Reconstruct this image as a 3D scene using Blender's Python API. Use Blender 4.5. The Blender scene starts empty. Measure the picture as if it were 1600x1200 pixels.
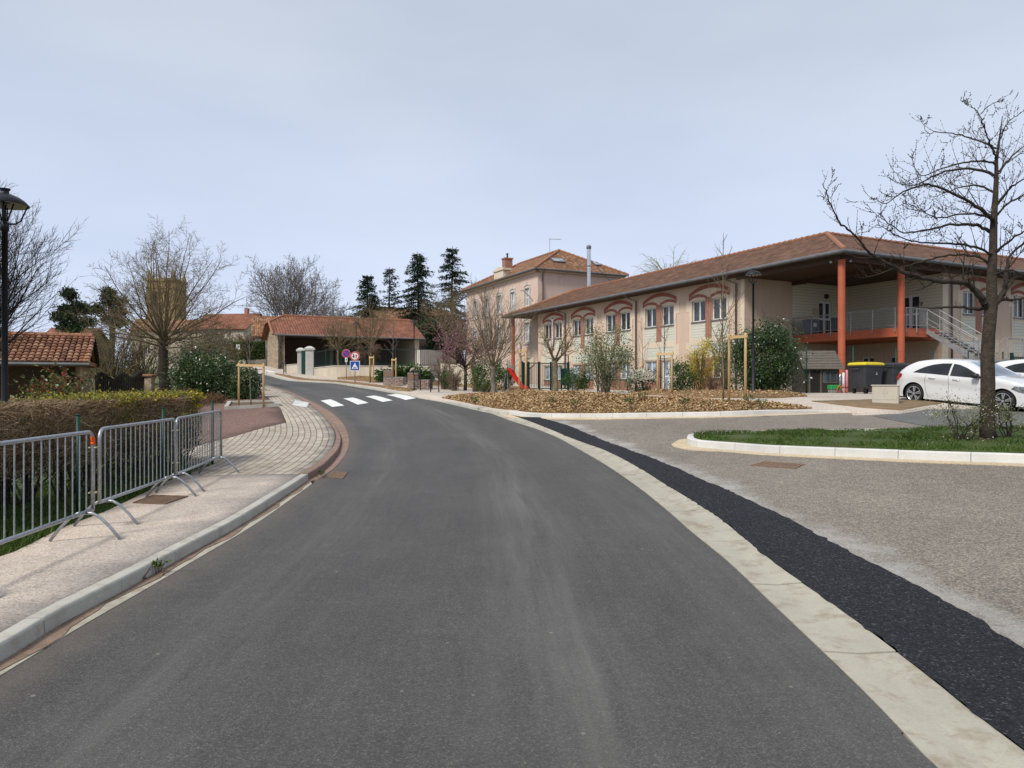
import bpy, math, random
import numpy as np
from mathutils import Vector, Matrix
from mathutils.geometry import delaunay_2d_cdt
scene = bpy.context.scene
# ------------------------------------------------------------ camera, sky, sun, exposure
F, CX, CY, EYE = 1105.0, 800.0, 600.0, 1.70
cam = bpy.data.objects.new("camera", bpy.data.cameras.new("camera"))
scene.collection.objects.link(cam)
cam.location = (0, 0, EYE); cam.rotation_euler = (math.radians(90), 0, 0)
cam.data.sensor_width = 36; cam.data.lens = F / 1600 * 36
cam.data.clip_start = 0.05; cam.data.clip_end = 3000
scene.camera = cam
SUN_EL, SUN_AZ = math.radians(46), math.radians(222)      # azimuth measured clockwise from +Y (north)
world = bpy.data.worlds.new("World"); scene.world = world; world.use_nodes = True
wn = world.node_tree.nodes; wl = world.node_tree.links; wn.clear()
wout = wn.new("ShaderNodeOutputWorld"); wbg = wn.new("ShaderNodeBackground")
sky = wn.new("ShaderNodeTexSky"); sky.sky_type = 'NISHITA'; sky.sun_disc = False
sky.sun_elevation = SUN_EL; sky.sun_rotation = SUN_AZ; sky.dust_density = 3.0; sky.ozone_density = 1.5
wtc = wn.new("ShaderNodeTexCoord"); wmp = wn.new("ShaderNodeMapping"); wmp.inputs['Scale'].default_value = (1, 1, 3.2)
wno = wn.new("ShaderNodeTexNoise"); wno.inputs['Scale'].default_value = 1.5; wno.inputs['Detail'].default_value = 5; wno.inputs['Roughness'].default_value = .5
wsep = wn.new("ShaderNodeSeparateXYZ")
wgr = wn.new("ShaderNodeValToRGB")                          # cloud-deck colour by height above the horizon
e = wgr.color_ramp.elements; e[0].position = 0.0; e[0].color = (6.5, 7.4, 9.2, 1); e[1].position = 1.0; e[1].color = (4.9, 5.35, 6.1, 1)
k = e.new(.16); k.color = (5.6, 6.4, 8.15, 1)
k = e.new(.42); k.color = (5.05, 5.65, 6.7, 1)
wcl = wn.new("ShaderNodeValToRGB"); e = wcl.color_ramp.elements
e[0].position = .34; e[0].color = (.90, .915, .945, 1); e[1].position = .68; e[1].color = (1.10, 1.08, 1.05, 1)
wmul = wn.new("ShaderNodeMix"); wmul.data_type = 'RGBA'; wmul.blend_type = 'MULTIPLY'; wmul.inputs[0].default_value = 1
wmix = wn.new("ShaderNodeMix"); wmix.data_type = 'RGBA'; wmix.inputs[0].default_value = .9
wl.new(wtc.outputs['Generated'], wmp.inputs[0]); wl.new(wmp.outputs[0], wno.inputs['Vector'])
wl.new(wtc.outputs['Generated'], wsep.inputs[0]); wl.new(wsep.outputs[2], wgr.inputs[0])
wl.new(wno.outputs[0], wcl.inputs[0]); wl.new(wgr.outputs[0], wmul.inputs[6]); wl.new(wcl.outputs[0], wmul.inputs[7])
wl.new(sky.outputs[0], wmix.inputs[6]); wl.new(wmul.outputs[2], wmix.inputs[7])
wl.new(wmix.outputs[2], wbg.inputs[0]); wbg.inputs[1].default_value = .1
wl.new(wbg.outputs[0], wout.inputs[0])
sl = bpy.data.lights.new("sun", 'SUN'); sl.energy = 3.0; sl.angle = math.radians(13); sl.color = (1, .955, .88)
so = bpy.data.objects.new("sun", sl); scene.collection.objects.link(so)
sd = Vector((math.sin(SUN_AZ) * math.cos(SUN_EL), math.cos(SUN_AZ) * math.cos(SUN_EL), math.sin(SUN_EL)))
so.rotation_euler = sd.to_track_quat('Z', 'Y').to_euler(); so.location = (0, 0, 30)
scene.view_settings.view_transform = 'Standard'; scene.view_settings.look = 'None'
scene.view_settings.exposure = 0.26; scene.view_settings.gamma = 1
scene.cycles.max_bounces = 5; scene.cycles.diffuse_bounces = 3; scene.cycles.transparent_max_bounces = 8

# ------------------------------------------------------------ terrain height
CP = np.array([(0,-5,0),(-8,-5,0),(8,-5,.1),(0,2,0),(-4,2,0),(0,6,0),(-4,6,0),(3,6,.02),(8,4,.3),(14,2,.6),(-12,3,-.1),(-8,10,-.05),(-14,11,-.15),(-25,8,-.2),
(0,10,.03),(-3.8,13,.03),(-4.3,18.4,.2),(-1.5,15,.13),(2.1,11.8,.17),(1.5,17,.28),(-.0,21.5,.55),(4.8,12.9,.42),(7.5,10.3,.53),(12,10,.72),(7.9,11.7,.62),
(5,18.5,.78),(8.1,20,.88),(1,22,.8),(13.8,20,.91),(12.8,22.5,1.08),(18,18,.95),(25,20,1.1),(7,21.5,1.08),(12.9,26,1.22),(8.9,26,1.2),(2.5,27,1.15),(15.7,33.6,1.2),(10,42,1.2),(5,52,1.25),(19.5,36,1.2),(30,40,1.2),(45,45,1.3),(14,60,1.3),
(-7.8,29.5,1.0),(-5.35,31.3,1.18),(-6.2,26.8,.84),(-4.1,29,1.05),(-2.6,28.3,1.03),(-3.2,33,1.2),(-4.6,37,1.28),(-5.9,40,1.43),(-7.3,43,1.58),(-8.6,45,1.68),(-10.7,48,1.87),(-14,59,2.4),(-22,68,3.05),(-27,75,3.55),(-33,85,3.85),(-8,57,2.2),(-2,50,1.6),(-1.5,42,1.35),(-9.4,72,2.5),(2,72,1.6),
(-9.5,29,.78),(-11.5,29,.78),(-14.3,33,1.0),(-18.6,38,1.4),(-22,28,.6),(-20,18,.1),(-12,18,.12),(-8,18,.17),(-32,50,1.9),(-35,30,.7),(-17,50,1.85),(-45,85,3.4),(-70,100,4),(0,110,3.5),(60,100,2),(120,60,1.5),(120,0,1),(-100,0,-.5),(-100,60,1),(0,-60,0),(90,-60,0),(-90,-60,-.5),(-150,180,5),(0,200,5),(150,200,4)], float)
def _K(P, Q): return np.sqrt(((P[:, None, :] - Q[None, :, :]) ** 2).sum(-1) + 2.0)
_n = len(CP); _A = np.zeros((_n + 3, _n + 3)); _A[:_n, :_n] = _K(CP[:, :2], CP[:, :2]) - np.eye(_n) * .15
_A[:_n, _n] = 1; _A[:_n, _n + 1:] = CP[:, :2]; _A[_n:, :_n] = _A[:_n, _n:].T
_W = np.linalg.solve(_A, np.r_[CP[:, 2], 0, 0, 0])
def H(x, y):
    P = np.column_stack([np.atleast_1d(np.asarray(x, float)), np.atleast_1d(np.asarray(y, float))])
    out = np.empty(len(P))
    for i in range(0, len(P), 20000):
        q = P[i:i + 20000]; out[i:i + 20000] = _K(q, CP[:, :2]) @ _W[:_n] + _W[_n] + q @ _W[_n + 1:]
    return out
def hz(x, y): return float(H(x, y)[0])
_Y = np.r_[np.arange(2.5, 40, .02), np.arange(40, 130, .1)]
def G(u, v, dz=0.0):
    "where the ground (raised by dz) is met along a line of sight"
    zr = EYE + (CY - v) / F * _Y; xs = (u - CX) / F * _Y
    d = zr - (H(xs, _Y) + dz); i = int(np.argmax(d < 0))
    if d[i] >= 0: i = len(_Y) - 1
    y = _Y[i]
    if i > 0 and d[i] < 0: y = _Y[i - 1] + (_Y[i] - _Y[i - 1]) * d[i - 1] / (d[i - 1] - d[i])
    x = (u - CX) / F * y
    return Vector((x, y, hz(x, y) + dz))
def GP(pts, dz=0.0): return [tuple(G(u, v, dz))[:2] for u, v in pts]
def P3(u, v, D): return Vector(((u - CX) / F * D, D, EYE + (CY - v) / F * D))
def GD(u, D, dz=0):
    x = (u - CX) / F * D; return Vector((x, D, hz(x, D) + dz))

# ------------------------------------------------------------ objects
def link(o): scene.collection.objects.link(o); return o
def tag(o, label=None, cat=None, group=None, kind=None):
    if label: o['label'] = label
    if cat: o['category'] = cat
    if group: o['group'] = group
    if kind: o['kind'] = kind
    return o
def thing(name, loc, label, cat, rz=0, group=None):
    o = link(bpy.data.objects.new(name, None)); o.location = loc; o.rotation_euler = (0, 0, rz); o.empty_display_size = .2
    return tag(o, label, cat, group)
def mesh_obj(name, V, Fc, mat, parent=None, smooth=False, world=False, uv=None, mats=None):
    V = np.asarray(V, dtype=np.float64).reshape(-1, 3)
    if world and parent is not None:
        r = parent
        while r.parent: r = r.parent
        V = V - np.array(r.location)
    me = bpy.data.meshes.new(name)
    if isinstance(Fc, np.ndarray):
        k = Fc.shape[1]; nf = len(Fc)
        me.vertices.add(len(V)); me.vertices.foreach_set("co", V.ravel())
        me.loops.add(nf * k); me.loops.foreach_set("vertex_index", Fc.ravel().astype(np.int32))
        me.polygons.add(nf); me.polygons.foreach_set("loop_start", np.arange(0, nf * k, k, dtype=np.int32))
        me.polygons.foreach_set("loop_total", np.full(nf, k, dtype=np.int32)); me.update(calc_edges=True)
    else:
        me.from_pydata([tuple(p) for p in V], [], Fc); me.update()
    for m in (mat if isinstance(mat, (list, tuple)) else [mat]): me.materials.append(m)
    if mats is not None: me.polygons.foreach_set("material_index", np.asarray(mats, dtype=np.int32))
    if uv is not None:
        uvl = me.uv_layers.new(name="UVMap"); li = np.empty(len(me.loops), dtype=np.int32); me.loops.foreach_get("vertex_index", li)
        uvl.data.foreach_set("uv", np.asarray(uv, dtype=np.float32)[li].ravel())
    if smooth: me.polygons.foreach_set("use_smooth", np.ones(len(me.polygons), dtype=bool))
    me.validate()
    o = link(bpy.data.objects.new(name, me))
    if parent is not None: o.parent = parent
    return o
def copy_tree(root, loc, rz=None, label=None):
    r = link(root.copy()); r.location = loc
    if rz is not None: r.rotation_euler = (0, 0, rz)
    if label: r['label'] = label
    for c in root.children:
        d = link(c.copy()); d.parent = r
        for g in c.children:
            h = link(g.copy()); h.parent = d
    return r

class MB:
    def __init__(s): s.v = []; s.f = []; s.m = []; s.mi = 0
    def add(s, vs, fs):
        b = len(s.v); s.v += [tuple(p) for p in vs]; s.f += [tuple(b + i for i in f) for f in fs]; s.m += [s.mi] * len(fs)
    def hexa(s, c):   # 8 corners: bottom 0-3, top 4-7
        s.add(c, [(0, 3, 2, 1), (4, 5, 6, 7), (0, 1, 5, 4), (1, 2, 6, 5), (2, 3, 7, 6), (3, 0, 4, 7)])
    def box(s, x0, x1, y0, y1, z0, z1):
        s.hexa([(x0, y0, z0), (x1, y0, z0), (x1, y1, z0), (x0, y1, z0), (x0, y0, z1), (x1, y0, z1), (x1, y1, z1), (x0, y1, z1)])
    def bbox(s, x0, x1, y0, y1, z0, z1, b=.01):   # box with chamfered vertical and top edges
        def ring(d, z): return [(x0 + d + (b if i else 0), y, z) for i, y in ()]
        def oct_(d, z):
            X0, X1, Y0, Y1 = x0 + d, x1 - d, y0 + d, y1 - d
            return [(X0 + b, Y0, z), (X1 - b, Y0, z), (X1, Y0 + b, z), (X1, Y1 - b, z), (X1 - b, Y1, z), (X0 + b, Y1, z), (X0, Y1 - b, z), (X0, Y0 + b, z)]
        vs = oct_(0, z0) + oct_(0, z1 - b) + oct_(b, z1)
        fs = [tuple(range(7, -1, -1)), tuple(range(16, 24))]
        for r in (0, 8):
            for i in range(8): fs.append((r + i, r + (i + 1) % 8, r + 8 + (i + 1) % 8, r + 8 + i))
        s.add(vs, fs)
    def beam(s, p, q, w, h, up=(0, 0, 1)):
        p, q = Vector(p), Vector(q); d = (q - p).normalized(); up = Vector(up)
        sx = d.cross(up)
        if sx.length < 1e-4: sx = d.cross(Vector((0, 1, 0)))
        sx.normalize(); sz = sx.cross(d)
        a, c = sx * w / 2, sz * h / 2
        s.hexa([p - a - c, p + a - c, q + a - c, q - a - c, p - a + c, p + a + c, q + a + c, q - a + c])
    def tube(s, pts, r, n=8, cap=True):
        pts = [Vector(p) for p in pts]
        if not isinstance(r, (list, tuple)): r = [r] * len(pts)
        b = len(s.v); T = []
        for i in range(len(pts)):
            t = (pts[min(i + 1, len(pts) - 1)] - pts[max(i - 1, 0)]); T.append(t.normalized() if t.length > 1e-9 else Vector((0, 0, 1)))
        x = T[0].orthogonal().normalized(); vs = []
        for i, p in enumerate(pts):
            x = (x - T[i] * x.dot(T[i]));
            x = x.normalized() if x.length > 1e-6 else T[i].orthogonal().normalized()
            y = T[i].cross(x)
            for k in range(n):
                a = 2 * math.pi * k / n; vs.append(p + (x * math.cos(a) + y * math.sin(a)) * r[i])
        fs = []
        for i in range(len(pts) - 1):
            for k in range(n): fs.append((i * n + k, i * n + (k + 1) % n, (i + 1) * n + (k + 1) % n, (i + 1) * n + k))
        if cap: fs.append(tuple(range(n - 1, -1, -1))); fs.append(tuple((len(pts) - 1) * n + k for k in range(n)))
        s.add(vs, fs)
    def lathe(s, prof, c=(0, 0, 0), n=20):
        vs = []; fs = []
        for r, z in prof:
            for k in range(n):
                a = 2 * math.pi * k / n; vs.append((c[0] + r * math.cos(a), c[1] + r * math.sin(a), c[2] + z))
        for i in range(len(prof) - 1):
            for k in range(n): fs.append((i * n + k, i * n + (k + 1) % n, (i + 1) * n + (k + 1) % n, (i + 1) * n + k))
        s.add(vs, fs)
    def prism(s, poly, z0, z1):
        n = len(poly); vs = [(x, y, z0) for x, y in poly] + [(x, y, z1) for x, y in poly]
        s.add(vs, [tuple(range(n - 1, -1, -1)), tuple(range(n, 2 * n))] + [(i, (i + 1) % n, n + (i + 1) % n, n + i) for i in range(n)])
    def build(s, name, mat, parent=None, smooth=False, world=False):
        return mesh_obj(name, s.v, s.f, mat, parent, smooth, world, mats=s.m if isinstance(mat, (list, tuple)) else None)
class Frame:
    "a wall plane: s along, h up, d outwards"
    def __init__(f, O, e, n): f.O = Vector(O); f.e = Vector(e).normalized(); f.n = Vector(n).normalized()
    def p(f, s, h, d=0): return f.O + f.e * s + f.n * d + Vector((0, 0, h))
    def box(f, mb, s0, s1, h0, h1, d0, d1):
        mb.hexa([f.p(s0, h0, d1), f.p(s1, h0, d1), f.p(s1, h0, d0), f.p(s0, h0, d0), f.p(s0, h1, d1), f.p(s1, h1, d1), f.p(s1, h1, d0), f.p(s0, h1, d0)])
    def poly(f, mb, pts, d0, d1):
        n = len(pts); vs = [f.p(a, b, d1) for a, b in pts] + [f.p(a, b, d0) for a, b in pts]
        mb.add(vs, [tuple(range(n)), tuple(range(2 * n - 1, n - 1, -1))] + [(i, n + i, n + (i + 1) % n, (i + 1) % n) for i in range(n)])
    def wall(f, mb, s0, s1, h0, h1, holes, depth=.25, d=0):
        "front skin with openings and their reveals"
        S = sorted({s0, s1} | {min(max(x, s0), s1) for q in holes for x in q[:2]}); Hh = sorted({h0, h1} | {min(max(x, h0), h1) for q in holes for x in q[2:]})
        for a, b in zip(S, S[1:]):
            for c, g in zip(Hh, Hh[1:]):
                m, n_ = (a + b) / 2, (c + g) / 2
                if any(q[0] < m < q[1] and q[2] < n_ < q[3] for q in holes): continue
                mb.add([f.p(a, c, d), f.p(b, c, d), f.p(b, g, d), f.p(a, g, d)], [(0, 1, 2, 3)])
        for a, b, c, g in holes:
            A = [f.p(a, c, d), f.p(b, c, d), f.p(b, g, d), f.p(a, g, d), f.p(a, c, d - depth), f.p(b, c, d - depth), f.p(b, g, d - depth), f.p(a, g, d - depth)]
            mb.add(A, [(0, 4, 5, 1), (1, 5, 6, 2), (2, 6, 7, 3), (3, 7, 4, 0)])

# ------------------------------------------------------------ materials
def srgb(r, g, b):
    f = lambda c: (c / 255 / 12.92) if c / 255 <= .04045 else ((c / 255 + .055) / 1.055) ** 2.4
    return (f(r), f(g), f(b), 1)
def _mat(name):
    m = bpy.data.materials.new(name); m.use_nodes = True; nt = m.node_tree; b = nt.nodes['Principled BSDF']; return m, nt, b
def _coord(nt, kind, scale=(1, 1, 1)):
    tc = nt.nodes.new("ShaderNodeTexCoord"); mp = nt.nodes.new("ShaderNodeMapping"); mp.inputs['Scale'].default_value = scale
    nt.links.new(tc.outputs[kind], mp.inputs[0]); return mp.outputs[0]
def _noise(nt, vec, scale, detail=4, rough=.55):
    n = nt.nodes.new("ShaderNodeTexNoise"); n.inputs['Scale'].default_value = scale; n.inputs['Detail'].default_value = detail; n.inputs['Roughness'].default_value = rough
    nt.links.new(vec, n.inputs['Vector']); return n.outputs[0]
def _ramp(nt, fac, stops, interp='LINEAR'):
    r = nt.nodes.new("ShaderNodeValToRGB"); r.color_ramp.interpolation = interp; el = r.color_ramp.elements
    while len(el) > 1: el.remove(el[-1])
    for i, (p, c) in enumerate(stops):
        x = el[0] if i == 0 else el.new(p); x.position = p; x.color = c if len(c) == 4 else (*c, 1)
    nt.links.new(fac, r.inputs[0]); return r.outputs[0]
def _mixc(nt, fac, a, b, mode='MIX'):
    m = nt.nodes.new("ShaderNodeMix"); m.data_type = 'RGBA'; m.blend_type = mode
    for i, x in ((0, fac), (6, a), (7, b)):
        if isinstance(x, bpy.types.NodeSocket): nt.links.new(x, m.inputs[i])
        elif i == 0: m.inputs[0].default_value = x
        else: m.inputs[i].default_value = x if len(x) == 4 else (*x, 1)
    return m.outputs[2]
def _math(nt, op, a, b=0.0, c=0.0):
    m = nt.nodes.new("ShaderNodeMath"); m.operation = op
    for i, x in enumerate((a, b, c)):
        if isinstance(x, bpy.types.NodeSocket): nt.links.new(x, m.inputs[i])
        else: m.inputs[i].default_value = x
    return m.outputs[0]
def _bump(nt, b, height, strength=.3, dist=.02):
    n = nt.nodes.new("ShaderNodeBump"); n.inputs['Strength'].default_value = strength; n.inputs['Distance'].default_value = dist
    nt.links.new(height, n.inputs['Height']); nt.links.new(n.outputs[0], b.inputs['Normal'])
def M(name, c1, c2=None, scale=3, rough=.8, bump=0, bdist=.01, metal=0, spec=.3, c3=None, fine=None, coat=0, stretch=(1, 1, 1), lo=.35, hi=.65, coord='Object', fineamp=.25):
    m, nt, b = _mat(name); b.inputs['Roughness'].default_value = rough; b.inputs['Metallic'].default_value = metal
    b.inputs['Specular IOR Level'].default_value = spec; b.inputs['Coat Weight'].default_value = coat
    c1 = c1 if len(c1) == 4 else (*c1, 1)
    if c2 is None: c2 = tuple(x * .82 for x in c1[:3]) + (1,)
    v = _coord(nt, coord, stretch); n = _noise(nt, v, scale)
    st = [(lo, c1), (hi, c2)] + ([(min(hi + .15, 1), c3)] if c3 else [])
    col = _ramp(nt, n, st)
    if fine:
        n2 = _noise(nt, v, fine, 2, .7)
        col = _mixc(nt, 1, col, _ramp(nt, n2, [(.3, (1 - fineamp,) * 3), (.7, (1 + fineamp,) * 3)]), 'MULTIPLY')
        if bump: _bump(nt, b, n2, bump, bdist)
    elif bump: _bump(nt, b, n, bump, bdist)
    nt.links.new(col, b.inputs['Base Color']); return m
def leafmat(name, cols, rough=.55, scale=9, spec=.3, transl=.25):
    "leaf colours vary from clump to clump and leaf to leaf"
    m, nt, b = _mat(name); b.inputs['Roughness'].default_value = rough; b.inputs['Specular IOR Level'].default_value = spec
    g = nt.nodes.new("ShaderNodeNewGeometry")
    v = _coord(nt, 'Object'); n = _noise(nt, v, scale, 2)
    f = _math(nt, 'ADD', _math(nt, 'MULTIPLY', g.outputs['Random Per Island'], .75), _math(nt, 'MULTIPLY', n, .25))
    k = len(cols); col = _ramp(nt, f, [((i + .3) / k, c) for i, c in enumerate(cols)], 'CONSTANT' if k > 5 else 'LINEAR')
    nt.links.new(col, b.inputs['Base Color'])
    if transl:
        t = nt.nodes.new("ShaderNodeBsdfTranslucent"); nt.links.new(col, t.inputs[0]); mx = nt.nodes.new("ShaderNodeMixShader"); mx.inputs[0].default_value = transl
        nt.links.new(b.outputs[0], mx.inputs[1]); nt.links.new(t.outputs[0], mx.inputs[2]); nt.links.new(mx.outputs[0], nt.nodes['Material Output'].inputs[0])
    return m

def aggregate(name, stops, fscale, big=None, rough=.9, bump=.5, extra=None):
    "stone-speckled surface: voronoi grains + large stains"
    m, nt, b = _mat(name); b.inputs['Roughness'].default_value = rough; b.inputs['Specular IOR Level'].default_value = .25
    v = _coord(nt, 'Object'); vo = nt.nodes.new("ShaderNodeTexVoronoi"); vo.inputs['Scale'].default_value = fscale; nt.links.new(v, vo.inputs['Vector'])
    sp = nt.nodes.new("ShaderNodeSeparateColor"); nt.links.new(vo.outputs['Color'], sp.inputs[0])
    col = _ramp(nt, sp.outputs[0], stops)
    n1 = _noise(nt, v, .35, 5, .6); col = _mixc(nt, 1, col, _ramp(nt, n1, [(.3, (.86,) * 3), (.7, (1.12,) * 3)]), 'MULTIPLY')
    n2 = _noise(nt, v, 2.7, 4, .7); col = _mixc(nt, 1, col, _ramp(nt, n2, [(.3, (.9,) * 3), (.75, (1.1,) * 3)]), 'MULTIPLY')
    if extra: col = extra(nt, v, col, b)
    nt.links.new(col, b.inputs['Base Color']); _bump(nt, b, vo.outputs['Distance'], bump, .006); return m

def road_extra(nt, v, col, b):
    uvn = nt.nodes.new("ShaderNodeUVMap"); s = nt.nodes.new("ShaderNodeSeparateXYZ"); nt.links.new(uvn.outputs[0], s.inputs[0])
    u = s.outputs[0]                                          # metres from the left edge of the carriageway
    wob = _noise(nt, v, .25, 2); uu = _math(nt, 'ADD', u, _math(nt, 'MULTIPLY', wob, .9))
    mp = nt.nodes.new("ShaderNodeMapping"); mp.inputs['Scale'].default_value = (3.2, .16, 1); nt.links.new(uvn.outputs[0], mp.inputs[0])
    st = _noise(nt, mp.outputs[0], 1.6, 5, .65)
    tr = _ramp(nt, _math(nt, 'MULTIPLY', uu, .14), [(0, (.0,)*3), (.13, (.05,)*3), (.2, (.75,)*3), (.27, (.1,)*3), (.43, (.05,)*3), (.53, (1,)*3), (.56, (.6,)*3), (.60, (.05,)*3), (.66, (.1,)*3), (.74, (.5,)*3), (.82, (.1,)*3), (.95, (0,)*3)])
    f = _math(nt, 'MULTIPLY', tr, _ramp(nt, st, [(.35, (0.1,)*3), (.7, (1,)*3)]))
    patch = _ramp(nt, _noise(nt, v, .16, 3, .5), [(.35, (.35,)*3), (.62, (1,)*3)])
    f = _math(nt, 'MULTIPLY', _math(nt, 'MULTIPLY', f, patch), .8)
    col = _mixc(nt, f, col, (.165, .158, .147, 1))
    sk = _ramp(nt, _noise(nt, mp.outputs[0], 5, 3, .7), [(.42, (.96,)*3), (.62, (1.05,)*3)])
    col = _mixc(nt, 1, col, sk, 'MULTIPLY')
    ed = _ramp(nt, _math(nt, 'ADD', u, _math(nt, 'MULTIPLY', _noise(nt, v, 3, 3), .5)), [(.3, (.75,)*3), (.62, (0,)*3)])
    col = _mixc(nt, _math(nt, 'MULTIPLY', ed, .45), col, (.17, .13, .10, 1))
    vo = nt.nodes.new("ShaderNodeTexVoronoi"); vo.inputs['Scale'].default_value = 3.2; nt.links.new(v, vo.inputs['Vector'])
    col = _mixc(nt, _ramp(nt, vo.outputs['Distance'], [(.0, (.6,)*3), (.035, (.5,)*3), (.05, (0,)*3)]), col, (.30, .28, .23, 1))   # stray grit
    return _mixc(nt, _ramp(nt, _noise(nt, v, .9, 3, .5), [(.70, (0,)*3), (.78, (.45,)*3)]), col, (.035, .034, .034, 1))
MAT = {}
MAT['road'] = aggregate('asphalt', [(0, (.049, .048, .046)), (.5, (.073, .070, .067)), (.9, (.096, .092, .086)), (1, (.155, .146, .132))], 140, rough=.68, extra=road_extra)
def park_extra(nt, v, col, b):
    uvn = nt.nodes.new("ShaderNodeUVMap"); s = nt.nodes.new("ShaderNodeSeparateXYZ"); nt.links.new(uvn.outputs[0], s.inputs[0])
    f = _ramp(nt, _math(nt, 'ADD', s.outputs[0], _math(nt, 'MULTIPLY', _noise(nt, v, .8, 4, .65), 1.2)), [(.0, (.75,)*3), (.72, (.6,)*3), (1, (0,)*3)])
    f = _math(nt, 'MULTIPLY', f, _ramp(nt, _noise(nt, v, 1.4, 5, .7), [(.33, (.05,)*3), (.6, (1,)*3)]))
    return _mixc(nt, f, col, (.42, .41, .39, 1))
MAT['parking'] = aggregate('exposed_aggregate_asphalt', [(0, (.10, .090, .078)), (.35, (.165, .145, .122)), (.7, (.22, .193, .16)), (1, (.33, .285, .235))], 75, extra=park_extra)
MAT['parking_grey'] = aggregate('worn_grey_asphalt', [(0, (.07, .07, .068)), (.6, (.13, .13, .125)), (1, (.2, .195, .18))], 80)
MAT['black_patch'] = aggregate('fresh_black_asphalt', [(0, (.006, .006, .008)), (.6, (.016, .017, .021)), (.93, (.030, .031, .038)), (1, (.09, .092, .10))], 80, rough=.9, bump=1.0)
MAT['beige'] = aggregate('beige_aggregate_paving', [(0, (.33, .265, .215)), (.4, (.46, .39, .325)), (1, (.60, .525, .455))], 75, bump=.25)
MAT['beige_path'] = aggregate('pale_path', [(0, (.36, .30, .25)), (.5, (.46, .40, .34)), (1, (.56, .50, .43))], 50, bump=.2)
MAT['sand'] = aggregate('sand_coloured_mortar', [(0, (.40, .31, .20)), (.5, (.52, .42, .28)), (1, (.60, .50, .36))], 60, bump=.2)
MAT['soil'] = M('bare_soil', (.16, .10, .065), (.09, .06, .04), 2.5, .95, .6, .02, fine=30)
MAT['lawnsoil'] = M('lawn_ground', (.040, .075, .018), (.065, .075, .026), 2.2, .95, .5, .02, fine=40)
MAT['far_ground'] = M('meadow_ground', (.07, .09, .03), (.11, .095, .045), .25, .95, 0, fine=3)
MAT['dryearth'] = M('dry_brown_earth', (.22, .155, .09), (.16, .11, .062), 3, .95, .4, .02, fine=35)
MAT['mulchbase'] = M('mulch_bed', (.28, .17, .08), (.14, .085, .04), 14, .95, .8, .03, fine=45)
MAT['brown_gravel'] = aggregate('reddish_brown_paving', [(0, (.11, .062, .05)), (.5, (.19, .115, .095)), (1, (.27, .18, .15))], 45, bump=.3)
def concrete(name, c, stain=(.30, .25, .19), amt=.35):
    m, nt, b = _mat(name); b.inputs['Roughness'].default_value = .85; b.inputs['Specular IOR Level'].default_value = .25
    v = _coord(nt, 'Object'); n1 = _noise(nt, v, .9, 6, .65); n2 = _noise(nt, v, 60, 2, .6); n3 = _noise(nt, v, 4, 5, .7)
    col = _mixc(nt, 1, (*c, 1), _ramp(nt, n1, [(.3, (.82,)*3), (.7, (1.08,)*3)]), 'MULTIPLY')
    col = _mixc(nt, 1, col, _ramp(nt, n2, [(.3, (.93,)*3), (.7, (1.06,)*3)]), 'MULTIPLY')
    col = _mixc(nt, _math(nt, 'MULTIPLY', _ramp(nt, n3, [(.5, (0,)*3), (.75, (1,)*3)]), amt), col, (*stain, 1))
    nt.links.new(col, b.inputs['Base Color']); _bump(nt, b, n2, .15, .004); return m
MAT['kerb'] = concrete('kerb_concrete', (.45, .435, .38), (.22, .17, .12), .6); MAT['gutter'] = concrete('gutter_concrete', (.40, .375, .305), (.20, .14, .085), .8)
MAT['kerb_white'] = concrete('pale_kerb_concrete', (.58, .57, .54), (.42, .40, .35), .3)
MAT['redkerb'] = aggregate('red_brown_kerb', [(0, (.15, .09, .07)), (.5, (.24, .16, .125)), (1, (.34, .25, .2))], 60, bump=.3)
MAT['sediment'] = M('red_sediment', (.25, .175, .125), (.16, .11, .08), 5, .95, .4, .01, fine=60)
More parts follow.
